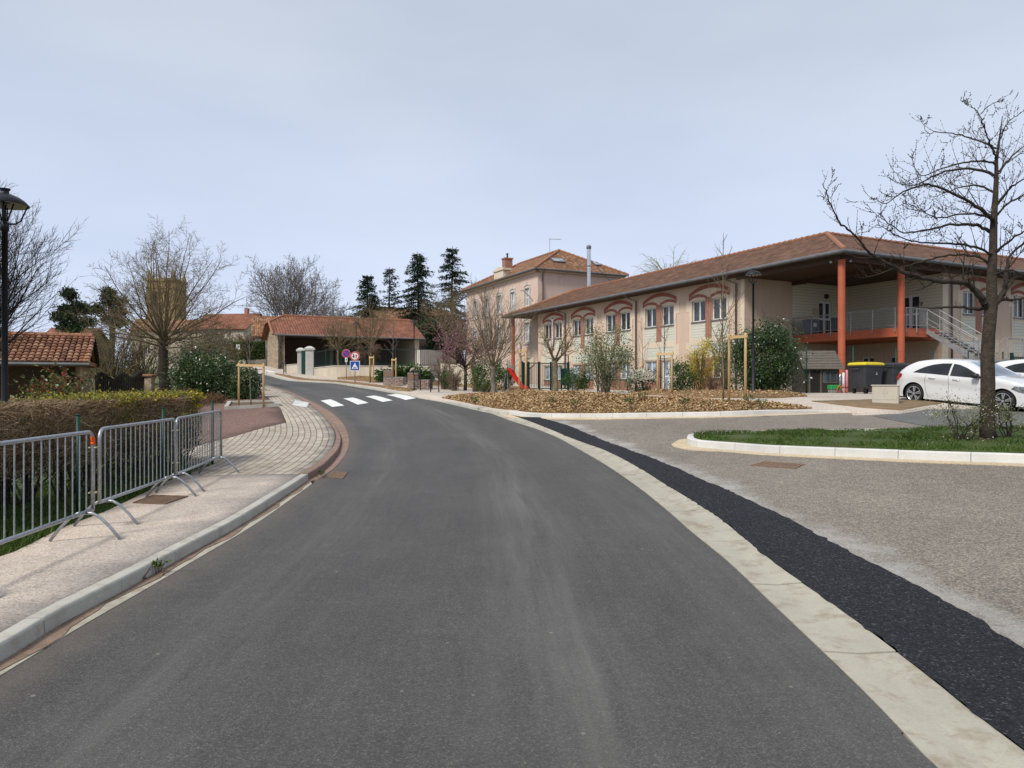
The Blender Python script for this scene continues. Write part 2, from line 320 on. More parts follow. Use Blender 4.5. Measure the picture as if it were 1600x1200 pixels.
def paver_mat():
    m, nt, b = _mat('stone_pavers'); b.inputs['Roughness'].default_value = .9; b.inputs['Specular IOR Level'].default_value = .2
    uvn = nt.nodes.new("ShaderNodeUVMap"); s = nt.nodes.new("ShaderNodeSeparateXYZ"); nt.links.new(uvn.outputs[0], s.inputs[0])
    v = _coord(nt, 'Object')
    fx = _math(nt, 'FRACT', _math(nt, 'DIVIDE', _math(nt, 'ADD', s.outputs[0], _math(nt, 'MULTIPLY', _noise(nt, v, 1.5), .03)), .158))
    row = _math(nt, 'FLOOR', _math(nt, 'DIVIDE', s.outputs[0], .158))
    fy = _math(nt, 'FRACT', _math(nt, 'ADD', _math(nt, 'DIVIDE', s.outputs[1], .19), _math(nt, 'MULTIPLY', row, .37)))
    jx = _ramp(nt, fx, [(0, (1,)*3), (.08, (1,)*3), (.15, (0,)*3), (.95, (0,)*3), (1, (1,)*3)])
    jy = _ramp(nt, fy, [(0, (.20,)*3), (.06, (.20,)*3), (.10, (0,)*3)])
    j = _math(nt, 'MAXIMUM', jx, jy)
    cb = nt.nodes.new("ShaderNodeCombineXYZ"); nt.links.new(row, cb.inputs[0])
    nt.links.new(_math(nt, 'FLOOR', _math(nt, 'ADD', _math(nt, 'DIVIDE', s.outputs[1], .19), _math(nt, 'MULTIPLY', row, .37))), cb.inputs[1])
    wnz = nt.nodes.new("ShaderNodeTexWhiteNoise"); nt.links.new(cb.outputs[0], wnz.inputs['Vector'])
    col = _ramp(nt, wnz.outputs[0], [(0, (.33, .28, .225)), (.5, (.39, .34, .28)), (1, (.46, .41, .345))])
    col = _mixc(nt, 1, col, _ramp(nt, _noise(nt, v, .7, 5, .6), [(.3, (.85,)*3), (.7, (1.08,)*3)]), 'MULTIPLY')
    col = _mixc(nt, _math(nt, 'MULTIPLY', j, .8), col, (.10, .075, .055, 1))
    nt.links.new(col, b.inputs['Base Color']); _bump(nt, b, _math(nt, 'SUBTRACT', 1, j), .5, .01); return m
MAT['paver'] = paver_mat()
def tile_mat(name, cols, tw=.22, tl=.33, moss=.3):
    m, nt, b = _mat(name); b.inputs['Roughness'].default_value = .85; b.inputs['Specular IOR Level'].default_value = .2
    uvn = nt.nodes.new("ShaderNodeUVMap"); s = nt.nodes.new("ShaderNodeSeparateXYZ"); nt.links.new(uvn.outputs[0], s.inputs[0]); v = _coord(nt, 'Object')
    a = _math(nt, 'DIVIDE', s.outputs[0], tw); c = _math(nt, 'DIVIDE', s.outputs[1], tl)
    fx, fy = _math(nt, 'FRACT', a), _math(nt, 'FRACT', c)
    cb = nt.nodes.new("ShaderNodeCombineXYZ"); nt.links.new(_math(nt, 'FLOOR', a), cb.inputs[0]); nt.links.new(_math(nt, 'FLOOR', c), cb.inputs[1])
    wnz = nt.nodes.new("ShaderNodeTexWhiteNoise"); nt.links.new(cb.outputs[0], wnz.inputs['Vector'])
    col = _ramp(nt, wnz.outputs[0], cols)
    col = _mixc(nt, 1, col, _ramp(nt, _noise(nt, v, .6, 6, .7), [(.3, (.78,)*3), (.7, (1.15,)*3)]), 'MULTIPLY')
    col = _mixc(nt, _math(nt, 'MULTIPLY', _ramp(nt, _noise(nt, v, 2.5, 6, .75), [(.48, (0,)*3), (.68, (1,)*3)]), moss), col, (.16, .12, .07, 1))
    h = _math(nt, 'SINE', _math(nt, 'MULTIPLY', fx, 3.14159)); h = _math(nt, 'ADD', h, _math(nt, 'MULTIPLY', _math(nt, 'SUBTRACT', 1, fy), .6))
    g = _ramp(nt, fx, [(0, (.45,)*3), (.14, (1,)*3), (.86, (1,)*3), (1, (.45,)*3)])
    g2 = _ramp(nt, fy, [(0, (.6,)*3), (.12, (1,)*3)])
    col = _mixc(nt, 1, col, g, 'MULTIPLY'); col = _mixc(nt, 1, col, g2, 'MULTIPLY')
    nt.links.new(col, b.inputs['Base Color']); _bump(nt, b, h, .8, .05); return m
MAT['tiles'] = tile_mat('weathered_roof_tiles', [(0, (.085, .045, .030)), (.35, (.125, .063, .040)), (.75, (.165, .082, .050)), (1, (.22, .12, .08))])
MAT['tiles_old'] = tile_mat('mossy_roof_tiles', [(0, (.14, .07, .04)), (.4, (.22, .105, .055)), (.8, (.30, .15, .08)), (1, (.38, .24, .15))], moss=.45)
MAT['tiles_red'] = tile_mat('red_roof_tiles', [(0, (.17, .07, .043)), (.5, (.225, .092, .055)), (1, (.29, .125, .08))], .26, .36, .12)
MAT['tile_plain'] = leafmat('terracotta', [(.11, .052, .032, 1), (.19, .088, .052, 1), (.26, .125, .075, 1), (.32, .19, .12, 1)], .8, 3, .2, 0)
MAT['ridge'] = M('ridge_tile', (.33, .15, .085), (.22, .10, .06), 6, .8, fine=20)
def render_wall(name, c, amt=.1, streak=.12):
    m, nt, b = _mat(name); b.inputs['Roughness'].default_value = .92; b.inputs['Specular IOR Level'].default_value = .15
    v = _coord(nt, 'Object'); vs = _coord(nt, 'Object', (3, 3, .35))
    col = _mixc(nt, 1, (*c, 1), _ramp(nt, _noise(nt, v, .5, 5, .6), [(.3, (1 - amt,)*3), (.7, (1 + amt * .6,)*3)]), 'MULTIPLY')
    col = _mixc(nt, 1, col, _ramp(nt, _noise(nt, vs, 1.2, 5, .65), [(.35, (1 - streak,)*3), (.65, (1.03,)*3)]), 'MULTIPLY')
    n = _noise(nt, v, 45, 3, .6); col = _mixc(nt, 1, col, _ramp(nt, n, [(.3, (.95,)*3), (.7, (1.05,)*3)]), 'MULTIPLY')
    nt.links.new(col, b.inputs['Base Color']); _bump(nt, b, n, .25, .01); return m
MAT['render'] = render_wall('beige_render', (.57, .435, .34), .07, .07); MAT['cream'] = render_wall('cream_render', (.63, .53, .42), .07, .06)
MAT['pink'] = render_wall('pink_render', (.61, .465, .385), .06, .07); MAT['white_render'] = render_wall('white_render', (.60, .56, .50), .1, .25)
MAT['wallbeige'] = render_wall('old_beige_render', (.55, .48, .38), .15, .14); MAT['ochre'] = render_wall('ochre_render', (.40, .27, .15)); MAT['tower_stone'] = render_wall('golden_tower_stone', (.37, .265, .13), .2, .2)
MAT['terracotta_paint'] = M('terracotta_paint', (.42, .105, .05), (.36, .09, .045), 2, .7, fine=20, fineamp=.08)
def brick_mat(name, c1, c2, mortar, scale=1, bw=.22, bh=.07):
    m, nt, b = _mat(name); b.inputs['Roughness'].default_value = .9
    tc = nt.nodes.new("ShaderNodeTexCoord"); s = nt.nodes.new("ShaderNodeSeparateXYZ"); nt.links.new(tc.outputs['Object'], s.inputs[0])
    h = _math(nt, 'ADD', _math(nt, 'MULTIPLY', s.outputs[0], .75), _math(nt, 'MULTIPLY', s.outputs[1], .9))
    cb = nt.nodes.new("ShaderNodeCombineXYZ"); nt.links.new(h, cb.inputs[0]); nt.links.new(s.outputs[2], cb.inputs[1])
    br = nt.nodes.new("ShaderNodeTexBrick"); br.inputs['Scale'].default_value = scale; br.inputs['Brick Width'].default_value = bw; br.inputs['Row Height'].default_value = bh
    br.inputs['Mortar Size'].default_value = .012; br.inputs['Color1'].default_value = (*c1, 1); br.inputs['Color2'].default_value = (*c2, 1); br.inputs['Mortar'].default_value = (*mortar, 1)
    nt.links.new(cb.outputs[0], br.inputs['Vector']); nt.links.new(br.outputs[0], b.inputs['Base Color']); return m
MAT['brick'] = brick_mat('red_brick', (.32, .10, .06), (.24, .075, .05), (.36, .24, .18)); MAT['darkbrick'] = brick_mat('brown_brick', (.20, .11, .06), (.13, .07, .04), (.20, .15, .1))
MAT['arch'] = M('brick_arch', (.34, .125, .085), (.27, .095, .065), 8, .85, fine=30)
def stone_mat(name, cols, scale=3.2):
    m, nt, b = _mat(name); b.inputs['Roughness'].default_value = .95
    v = _coord(nt, 'Object', (1, 1, 1.6)); vo = nt.nodes.new("ShaderNodeTexVoronoi"); vo.inputs['Scale'].default_value = scale; nt.links.new(v, vo.inputs['Vector'])
    vd = nt.nodes.new("ShaderNodeTexVoronoi"); vd.feature = 'DISTANCE_TO_EDGE'; vd.inputs['Scale'].default_value = scale; nt.links.new(v, vd.inputs['Vector'])
    sp = nt.nodes.new("ShaderNodeSeparateColor"); nt.links.new(vo.outputs['Color'], sp.inputs[0])
    col = _mixc(nt, _ramp(nt, vd.outputs[0], [(.02, (1,)*3), (.08, (0,)*3)]), _ramp(nt, sp.outputs[0], cols), (.36, .29, .20, 1))
    nt.links.new(col, b.inputs['Base Color']); _bump(nt, b, vd.outputs[0], .6, .05); return m
MAT['rubble'] = stone_mat('rubble_stone', [(0, (.13, .095, .065)), (.5, (.26, .19, .125)), (1, (.40, .31, .21))])
MAT['gabion'] = stone_mat('gabion_stone', [(0, (.10, .065, .07)), (.5, (.20, .13, .12)), (1, (.38, .28, .25))], 9)
def siding_mat(name, c):
    m, nt, b = _mat(name); b.inputs['Roughness'].default_value = .6
    tc = nt.nodes.new("ShaderNodeTexCoord"); s = nt.nodes.new("ShaderNodeSeparateXYZ"); nt.links.new(tc.outputs['Object'], s.inputs[0])
    f = _math(nt, 'FRACT', _math(nt, 'DIVIDE', s.outputs[2], .17))
    col = _mixc(nt, 1, (*c, 1), _ramp(nt, f, [(0, (.45,)*3), (.10, (.55,)*3), (.16, (1,)*3), (1, (1.03,)*3)]), 'MULTIPLY')
    nt.links.new(col, b.inputs['Base Color']); _bump(nt, b, f, .6, .02); return m
MAT['siding'] = siding_mat('cream_weatherboard', (.62, .58, .44)); MAT['siding_pale'] = siding_mat('pale_weatherboard', (.60, .59, .50))
def glass(name, c=(.02, .024, .028)):
    m, nt, b = _mat(name); b.inputs['Roughness'].default_value = .06; b.inputs['Specular IOR Level'].default_value = .6
    v = _coord(nt, 'Object'); nt.links.new(_ramp(nt, _noise(nt, v, 1.3, 2), [(.4, c), (.62, tuple(x * 2.6 for x in c))]), b.inputs['Base Color']); return m
MAT['glass'] = glass('window_glass'); MAT['carglass'] = glass('car_glass', (.008, .009, .010)); MAT['windscreen'] = glass('windscreen_glass', (.10, .13, .15)); MAT['curtain'] = glass('curtained_glass', (.13, .15, .17))
MAT['white'] = M('white_paint', (.72, .72, .70), (.66, .66, .64), 3, .5); MAT['roadpaint'] = M('white_road_paint', (.78, .78, .75), (.62, .62, .59), 3.5, .7, fine=38, fineamp=.16)
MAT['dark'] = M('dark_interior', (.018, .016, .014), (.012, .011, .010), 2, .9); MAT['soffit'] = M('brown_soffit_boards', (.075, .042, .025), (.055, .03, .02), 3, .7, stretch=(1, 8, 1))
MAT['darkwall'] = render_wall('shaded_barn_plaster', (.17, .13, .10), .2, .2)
MAT['zinc'] = M('zinc_sheet', (.19, .19, .195), (.14, .14, .145), 3, .5, metal=.4, spec=.4); MAT['galv'] = M('galvanised_steel', (.42, .44, .46), (.30, .32, .34), 30, .42, metal=.75, spec=.5, fine=120, fineamp=.12)
MAT['galv_dull'] = M('dull_galvanised_steel', (.34, .34, .34), (.26, .26, .27), 8, .5, metal=.4); MAT['steel'] = M('stainless_flue', (.6, .6, .6), (.5, .5, .5), 2, .25, metal=.8)
MAT['lampblack'] = M('dark_lamp_paint', (.007, .008, .013), (.010, .012, .017), 5, .45, spec=.3); MAT['lamp_inside'] = M('lamp_reflector', (.45, .40, .33), (.38, .33, .27), 5, .4)
MAT['black'] = M('black_paint', (.012, .012, .013), (.018, .018, .018), 5, .45, spec=.4); MAT['green'] = M('green_paint', (.006, .048, .034), (.005, .036, .026), 3, .5); MAT['greendark'] = M('dark_green_paint', (.008, .035, .030), (.006, .028, .024), 5, .5)
MAT['greenbright'] = M('bright_green_gate', (.02, .14, .06), (.015, .11, .05), 3, .5); MAT['greenplastic'] = M('green_plastic', (.03, .30, .08), (.02, .25, .07), 3, .5)
MAT['wood'] = M('pale_stake_wood', (.60, .42, .21), (.50, .33, .15), 4, .8, stretch=(12, 12, 1), fine=25, fineamp=.1); MAT['wood_orange'] = M('orange_timber', (.34, .15, .05), (.26, .11, .04), 4, .7, stretch=(8, 8, 1)); MAT['wood_grey'] = M('weathered_boards', (.13, .115, .095), (.09, .078, .062), 3, .85, stretch=(1, 1, 14), fine=20)
MAT['wood_dark'] = M('dark_boards', (.045, .035, .028), (.03, .025, .02), 3, .8, stretch=(1, 1, 14)); MAT['wood_slat'] = M('brown_slats', (.26, .16, .10), (.2, .12, .08), 5, .7)
MAT['bark'] = M('dark_bark', (.065, .050, .036), (.035, .027, .02), 9, .95, .9, .03, fine=38, fineamp=.35, c3=(.11, .10, .05, 1)); MAT['bark_dark'] = M('dark_twig_bark', (.045, .034, .026), (.028, .021, .017), 6, .9)
MAT['bark_lichen'] = M('lichen_covered_bark', (.20, .155, .085), (.11, .085, .055), 1.6, .95, c3=(.28, .22, .08, 1), fine=15); MAT['bark_grey'] = M('grey_bark', (.17, .145, .12), (.11, .09, .075), 3, .95, fine=20)
MAT['bark_brown'] = M('brown_twigs', (.19, .125, .085), (.11, .075, .052), 4, .95, fine=20); MAT['twig_pale'] = M('pale_willow_twig', (.36, .36, .22), (.28, .28, .16), 4, .9)
MAT['hedge_twig'] = leafmat('trimmed_hedge_twigs', [(.07, .045, .026, 1), (.17, .11, .065, 1), (.30, .205, .125, 1), (.50, .37, .24, 1)], .85, 6, .15, 0)
MAT['hedge_leaf'] = leafmat('dry_hedge_leaf', [(.06, .08, .02, 1), (.11, .12, .035, 1), (.20, .20, .06, 1), (.16, .11, .06, 1)], .7, 6)
MAT['yellow_flower'] = leafmat('yellow_blossom', [(.62, .45, .02, 1), (.72, .55, .03, 1), (.55, .42, .05, 1), (.20, .22, .03, 1)], .6, 8, .2, .35)
MAT['photinia'] = leafmat('red_and_green_leaf', [(.035, .06, .014, 1), (.05, .085, .018, 1), (.08, .12, .03, 1), (.22, .20, .07, 1), (.24, .03, .02, 1), (.07, .10, .025, 1)], .4, 6, .4)
MAT['laurel'] = leafmat('glossy_dark_leaf', [(.014, .034, .009, 1), (.030, .062, .015, 1), (.055, .10, .026, 1)], .3, 3, .6, .1); MAT['laurel_tip'] = leafmat('pale_leaf_tip', [(.14, .19, .06, 1), (.26, .30, .12, 1), (.34, .36, .18, 1)], .4, 6)
MAT['white_flower'] = leafmat('white_blossom', [(.55, .50, .38, 1), (.72, .70, .62, 1), (.62, .60, .5, 1)], .6, 6); MAT['olive'] = leafmat('grey_green_leaf', [(.10, .12, .05, 1), (.16, .18, .08, 1), (.24, .25, .13, 1)], .5, 5, .3)
MAT['conifer'] = leafmat('dark_needles', [(.010, .022, .012, 1), (.020, .038, .020, 1), (.034, .056, .030, 1)], .75, 1.2, .15, .05); MAT['juniper'] = leafmat('juniper_green', [(.02, .045, .012, 1), (.04, .085, .02, 1), (.06, .12, .03, 1)], .7, 2, .15, .1)
MAT['pine'] = leafmat('pine_needles', [(.018, .030, .014, 1), (.030, .050, .022, 1), (.05, .07, .03, 1)], .75, 1.5, .15, .05)
MAT['hedge_green'] = leafmat('clipped_green_hedge', [(.04, .07, .015, 1), (.065, .10, .022, 1), (.10, .13, .035, 1)], .7, 2); MAT['plum'] = leafmat('plum_blossom', [(.20, .07, .085, 1), (.34, .17, .19, 1), (.45, .28, .29, 1), (.12, .04, .05, 1)], .7, 3)
MAT['shrub_red'] = leafmat('rusty_shrub_leaf', [(.13, .055, .03, 1), (.20, .10, .05, 1), (.10, .085, .03, 1)], .7, 3); MAT['grass'] = leafmat('grass_blade', [(.035, .075, .012, 1), (.055, .11, .018, 1), (.085, .15, .028, 1), (.13, .16, .045, 1)], .6, 1.5, .2, .3)
MAT['chips'] = leafmat('wood_chips', [(.17, .095, .045, 1), (.33, .21, .10, 1), (.46, .315, .16, 1), (.60, .45, .27, 1)], .9, 3, .1, 0)
MAT['carwhite'] = M('white_car_paint', (.62, .62, .615), (.61, .61, .605), 1, .22, spec=.5, coat=.6); MAT['tyre'] = M('tyre_rubber', (.012, .012, .012), (.018, .018, .018), 8, .8); MAT['alloy'] = M('machined_alloy', (.62, .62, .62), (.55, .55, .55), 4, .3, metal=.7)
MAT['red_lamp'] = M('red_tail_lamp', (.5, .01, .015), (.25, .005, .01), 6, .15, spec=.6); MAT['headlamp'] = M('clear_headlamp', (.30, .32, .34), (.08, .09, .1), 14, .1, spec=.8, metal=.3)
MAT['bin'] = M('dark_grey_bin_plastic', (.030, .031, .035), (.042, .043, .047), 2, .5, spec=.35, fine=9, fineamp=.1); MAT['yellow'] = M('yellow_lid_plastic', (.62, .50, .02), (.56, .44, .02), 3, .5)
MAT['cabinet'] = concrete('pale_stone_cabinet', (.50, .46, .38)); MAT['rust'] = M('rusty_cast_iron', (.22, .14, .095), (.14, .09, .06), 12, .85, .4, .004, fine=50); MAT['red_slide'] = M('red_slide_plastic', (.55, .02, .015), (.48, .015, .012), 2, .35)
MAT['sign_blue'] = M('sign_blue', (.012, .06, .34), (.014, .065, .36), 2, .4); MAT['sign_red'] = M('sign_red', (.50, .015, .02), (.46, .014, .018), 2, .4); MAT['pinkfoam'] = M('pink_foam_padding', (.62, .25, .30), (.55, .2, .26), 4, .7); MAT['orange'] = M('orange_tape', (.75, .10, .01), (.7, .08, .01), 6, .5)
MAT['bluegrey'] = M('blue_grey_plastic', (.08, .10, .13), (.13, .15, .18), 6, .5); MAT['brass'] = M('galvanised_clip', (.42, .40, .22), (.3, .28, .2), 12, .5, metal=.5); MAT['stone_white'] = concrete('pale_pillar_stone', (.52, .51, .47)); MAT['noticebeige'] = M('beige_mailbox', (.5, .42, .28), (.45, .38, .25), 3, .5)
MAT['white_twig'] = M('pale_grey_panel', (.42, .42, .42), (.36, .36, .36), 3, .6)
# ------------------------------------------------------------ polylines and ground sheets
def spline(pts, step=.5):
    pts = [Vector((p[0], p[1])) for p in pts]
    if len(pts) < 3: P = pts
    else:
        P = []
        for i in range(len(pts) - 1):
            a, b, c, d = pts[max(i - 1, 0)], pts[i], pts[i + 1], pts[min(i + 2, len(pts) - 1)]
            n = max(2, int((c - b).length / step) + 1)
            for k in range(n):
                t = k / n; P.append(.5 * ((2 * b) + (c - a) * t + (2 * a - 5 * b + 4 * c - d) * t * t + (3 * b - a - 3 * c + d) * t ** 3))
        P.append(pts[-1])
    return P
def resample(P, step):
    P = [Vector(p) for p in P]; L = [0]
    for a, b in zip(P, P[1:]): L.append(L[-1] + (b - a).length)
    n = max(1, int(round(L[-1] / step))); out = []; j = 0
    for i in range(n + 1):
        s = L[-1] * i / n
        while j < len(L) - 2 and L[j + 1] < s: j += 1
        t = (s - L[j]) / max(1e-9, L[j + 1] - L[j]); out.append(P[j].lerp(P[j + 1], min(1, t)))
    return out
def normals(P):
    N = []
    for i in range(len(P)):
        t = (P[min(i + 1, len(P) - 1)] - P[max(i - 1, 0)]).normalized(); N.append(Vector((-t.y, t.x)))
    return N
def offset(P, d): return [p + n * d for p, n in zip(P, normals(P))]      # + = left of travel
def line_uv(XY, line):
    "distance to a polyline and length along it"
    L = np.array([(p[0], p[1]) for p in line]); A, B = L[:-1], L[1:]; D = B - A; l = np.sqrt((D ** 2).sum(1)); S = np.r_[0, np.cumsum(l)]
    out = np.empty((len(XY), 2))
    for i in range(0, len(XY), 4000):
        q = XY[i:i + 4000]; w = q[:, None] - A[None]; t = np.clip((w * D).sum(-1) / (l ** 2 + 1e-12), 0, 1)
        d = np.sqrt(((w - t[..., None] * D) ** 2).sum(-1)); k = d.argmin(1); r = np.arange(len(q))
        out[i:i + 4000, 0] = d[r, k]; out[i:i + 4000, 1] = S[k] + t[r, k] * l[k]
    return out
def inside(XY, poly):
    P = np.array([(p[0], p[1]) for p in poly]); x, y = XY[:, 0], XY[:, 1]; c = np.zeros(len(XY), bool)
    for (x1, y1), (x2, y2) in zip(P, np.roll(P, -1, 0)):
        m = (y1 > y) != (y2 > y)
        with np.errstate(divide='ignore', invalid='ignore'): xi = (x2 - x1) * (y - y1) / (y2 - y1) + x1
        c ^= m & (x < xi)
    return c
def dense(poly, step):
    out = []
    for a, b in zip(poly, list(poly[1:]) + [poly[0]]):
        a, b = Vector((a[0], a[1])), Vector((b[0], b[1])); n = max(1, int((b - a).length / step))
        out += [a.lerp(b, i / n) for i in range(n)]
    r = []
    for p in out:
        if not r or (p - r[-1]).length > .01: r.append(p)
    return r
def patch(name, poly, dz, mat, step=1.0, uvline=None, kind='structure', mound=None, parent=None, near=None):
    B = dense(poly, step); bx = np.array([(p.x, p.y) for p in B]); lo, hi = bx.min(0), bx.max(0)
    gx, gy = np.meshgrid(np.arange(lo[0], hi[0], step), np.arange(lo[1], hi[1], step * .87)); gx[::2] += step / 2
    Q = np.column_stack([gx.ravel(), gy.ravel()]); Q = Q[inside(Q, B)]
    if len(Q): Q = Q[line_uv(Q, list(B) + [B[0]])[:, 0] > step * .35]
    pts = [Vector((p[0], p[1])) for p in B] + [Vector((float(a), float(b))) for a, b in Q]
    n = len(B); r = delaunay_2d_cdt(pts, [(i, (i + 1) % n) for i in range(n)], [], 1, 1e-5)
    V = np.array([(p.x, p.y) for p in r[0]]); fs = []
    for f in r[2]:
        a, b, c = (V[i] for i in f[:3]); fs.append(tuple(f) if (b[0] - a[0]) * (c[1] - a[1]) - (b[1] - a[1]) * (c[0] - a[0]) > 0 else tuple(reversed(f)))
    z = H(V[:, 0], V[:, 1]) + dz
    if mound: z = z + mound(V, line_uv(V, list(B) + [B[0]])[:, 0])
    uv = line_uv(V, uvline) if uvline is not None else None
    if dz > .05:                                                # edges go down into the ground
        k = len(V); V = np.concatenate([V, V[:n]]); z = np.r_[z, z[:n] - .2]; uv = np.concatenate([uv, uv[:n]]) if uv is not None else None
        sg = sum(B[i].x * B[(i + 1) % n].y - B[(i + 1) % n].x * B[i].y for i in range(n))
        fs += [((i, k + i, k + (i + 1) % n, (i + 1) % n) if sg > 0 else ((i + 1) % n, k + (i + 1) % n, k + i, i)) for i in range(n)]
    o = mesh_obj(name, np.column_stack([V, z]), fs, mat, parent, True, False, uv)
    return tag(o, kind=kind)
def strip(name, A, B, dz, mat, seg=1.0, gap=.008, sub=.25, dip=0.0, kind='structure', thick=.06):
    "slabs laid between line A and line B"
    A = resample(A, sub); Bl = [Vector(b) for b in B]; BB = []
    for p in A:
        best = None
        for c, d in zip(Bl, Bl[1:]):
            t = max(0, min(1, (p - c).dot(d - c) / max(1e-9, (d - c).length_squared))); q = c.lerp(d, t)
            if best is None or (q - p).length < best[0]: best = ((q - p).length, q)
        BB.append(best[1])
    mb = MB(); k = max(1, int(round(seg / sub))); rng = random.Random(5)
    for i in range(0, len(A) - 1, k):
        idx = list(range(i, min(i + k, len(A) - 1) + 1))
        if len(idx) < 2: break
        rows = []; j = rng.uniform(-.003, .003)
        for m_, ii in enumerate(idx):
            a, b = A[ii].copy(), BB[ii].copy()
            if m_ == 0: t = (A[ii + 1] - a).normalized() * gap; a += t; b += t
            c = a.lerp(b, .5)
            rows.append([(a.x, a.y, hz(a.x, a.y) + dz - thick), (a.x, a.y, hz(a.x, a.y) + dz + j), (c.x, c.y, hz(c.x, c.y) + dz - dip + j), (b.x, b.y, hz(b.x, b.y) + dz + j), (b.x, b.y, hz(b.x, b.y) + dz - thick)])
        vs = [v for r in rows for v in r]; fs = []
        for r in range(len(rows) - 1):
            for c in range(4): fs.append((r * 5 + c, r * 5 + c + 1, r * 5 + c + 6, r * 5 + c + 5))
        fs.append((0, 4, 3, 2, 1)); l = (len(rows) - 1) * 5; fs.append((l, l + 1, l + 2, l + 3, l + 4)); mb.add(vs, fs)
    return tag(mb.build(name, mat), kind=kind)
def kerb(name, line, w, h, mat, seg=1.0, sub=.33, base=0.0, hfun=None, bev=.018, kind='structure'):
    "kerb stones along the foot line, body on the left of travel (w<0: right)"
    P = resample(line, sub); N = normals(P); mb = MB(); k = max(1, int(round(seg / sub))); S = 0; rng = random.Random(3)
    for i in range(0, len(P) - 1, k):
        idx = list(range(i, min(i + k, len(P) - 1) + 1)); rows = []; j = rng.uniform(-.003, .003)
        if len(idx) < 2: break
        for m_, ii in enumerate(idx):
            p = P[ii].copy(); n = N[ii]
            if m_ == 0: p += (P[ii + 1] - p).normalized() * .008
            hh = (hfun(p) if hfun else h) + j; g = hz(p.x, p.y) + base; s = 1 if w > 0 else -1; bb = min(bev, hh * .4)
            prof = [(0, -.06), (0.012, hh - bb), (bb * .5 + .012, hh - bb * .3), (bb + .012, hh), (abs(w), hh), (abs(w), -.06)]
            rows.append([(p.x + n.x * a * s, p.y + n.y * a * s, g + z) for a, z in prof])
        m = 6; vs = [v for r in rows for v in r]; fs = []
        for r in range(len(rows) - 1):
            for c in range(m - 1):
                q = (r * m + c, r * m + c + 1, (r + 1) * m + c + 1, (r + 1) * m + c); fs.append(q if w < 0 else q[::-1])
        fs.append(tuple(range(m))); fs.append(tuple(range((len(rows) - 1) * m, len(rows) * m))[::-1]); mb.add(vs, fs)
    return tag(mb.build(name, mat), kind=kind)

# base terrain, large enough to reach the horizon, a little below the laid surfaces
def terrain():
    ax = np.unique(np.r_[np.arange(-60, 61, 1.5), np.arange(-200, 201, 10), [-900, -600, -400, -300, 300, 400, 600, 900]]); ay = np.unique(np.r_[np.arange(-12, 100, 1.5), np.arange(-100, 260, 10), [-400, 400, 700, 1500]])
    X, Y = np.meshgrid(ax, ay); cx, cy = np.clip(X, -150, 150), np.clip(Y, -60, 200)
    Z = H(cx.ravel(), cy.ravel()).reshape(X.shape) - .06
    n = len(ax); idx = np.arange(X.size).reshape(X.shape); Fq = np.stack([idx[:-1, :-1], idx[:-1, 1:], idx[1:, 1:], idx[1:, :-1]], -1).reshape(-1, 4)
    tag(mesh_obj('ground', np.column_stack([X.ravel(), Y.ravel(), Z.ravel()]), Fq, MAT['far_ground'], smooth=True), kind='structure')
terrain()
V2 = lambda L: [Vector((p[0], p[1])) for p in L]
# left edge of the carriageway (asphalt / gutter) and the kerb foot behind it, near -> far
KF_near = spline(V2([(-3.47, -7), (-3.24, -2), (-3.13, 2.0)] + GP([(0, 1038), (80.6, 986), (199, 922), (300, 865), (378, 821), (431, 786), (482, 751)])), .4)
RE_near = offset(resample(KF_near, 1.1), -.145)
RE_far = V2(GP([(525, 729), (542, 705), (545, 686), (538, 665.6), (521, 647), (499, 634), (476, 622.5), (450, 611), (427.5, 604), (412, 600), (396, 596), (375, 592), (345, 588), (310, 585)]))
RE = spline(RE_near + RE_far, .4)
KF_far = spline(V2(GP([(482, 750), (503, 737), (519, 722), (530.6, 705), (533, 686), (525, 668.5), (508, 649), (487, 634), (465, 620.6), (441, 610), (424, 604.5), (408, 600.5)])), .3)
# right edge: gutter strip, then the kerb of the mulch bed
GL = spline(V2([(1.75, -6), (1.85, 0)] + GP([(1465, 1200), (1412, 1145), (1337.5, 1068), (1217.5, 954), (1141, 881), (1079, 830), (1042.5, 798), (994, 759), (937.5, 721), (885, 691), (844, 672.5), (802.5, 659), (767, 646)])), .4)
GR = spline(V2([(2.2, -6), (2.32, 0)] + GP([(1600, 1175), (1461, 1066), (1311, 952), (1210, 881), (1146, 828), (1109, 800), (1050, 764), (994, 729), (937.5, 701), (881, 680), (825, 657.5), (795, 648)])), .4)
BR = spline(V2([(3.1, -6), (3.2, 2)] + GP([(1600, 1016), (1525, 969), (1442, 920), (1349, 875), (1277.5, 836), (1200, 796), (1144, 770), (1087.5, 746), (1012.5, 714), (937.5, 686), (881, 663), (844, 653.5)])), .4)
RR = spline(V2(GP([(767, 646), (722.5, 636), (685, 627.5), (647.5, 620.5), (600, 612), (560, 605.5), (540, 602), (522, 599.5), (490, 597.5), (460, 595.8), (440, 593), (415, 586), (402, 583.5), (380, 581), (340, 579), (310, 578)])), .4)
road_poly = list(RE) + list(reversed(RR)) + list(reversed(GL))
patch('road', road_poly, 0, MAT['road'], .9, RE)
park = list(BR) + V2(GP([(815, 651.5), (850, 653), (900, 653.5), (960, 653.5), (1120, 651.5), (1280, 645.5), (1332, 644.5), (1400, 643)])) + V2([(10.5, 21), (10.5, 28.5), (24, 30), (45, 40), (60, 36), (60, -6)])
patch('car_park', park, 0, MAT['parking'], 1.0, BR)
patch('worn_car_park', V2(GP([(1362, 650), (1464, 669), (1500, 676)])) + V2([(19, 12.5), (40, 14), (40, 33), (19, 30), (12.2, 25.5), (12.5, 23), (11.2, 20.2)]), .008, MAT['parking_grey'], 1.0)
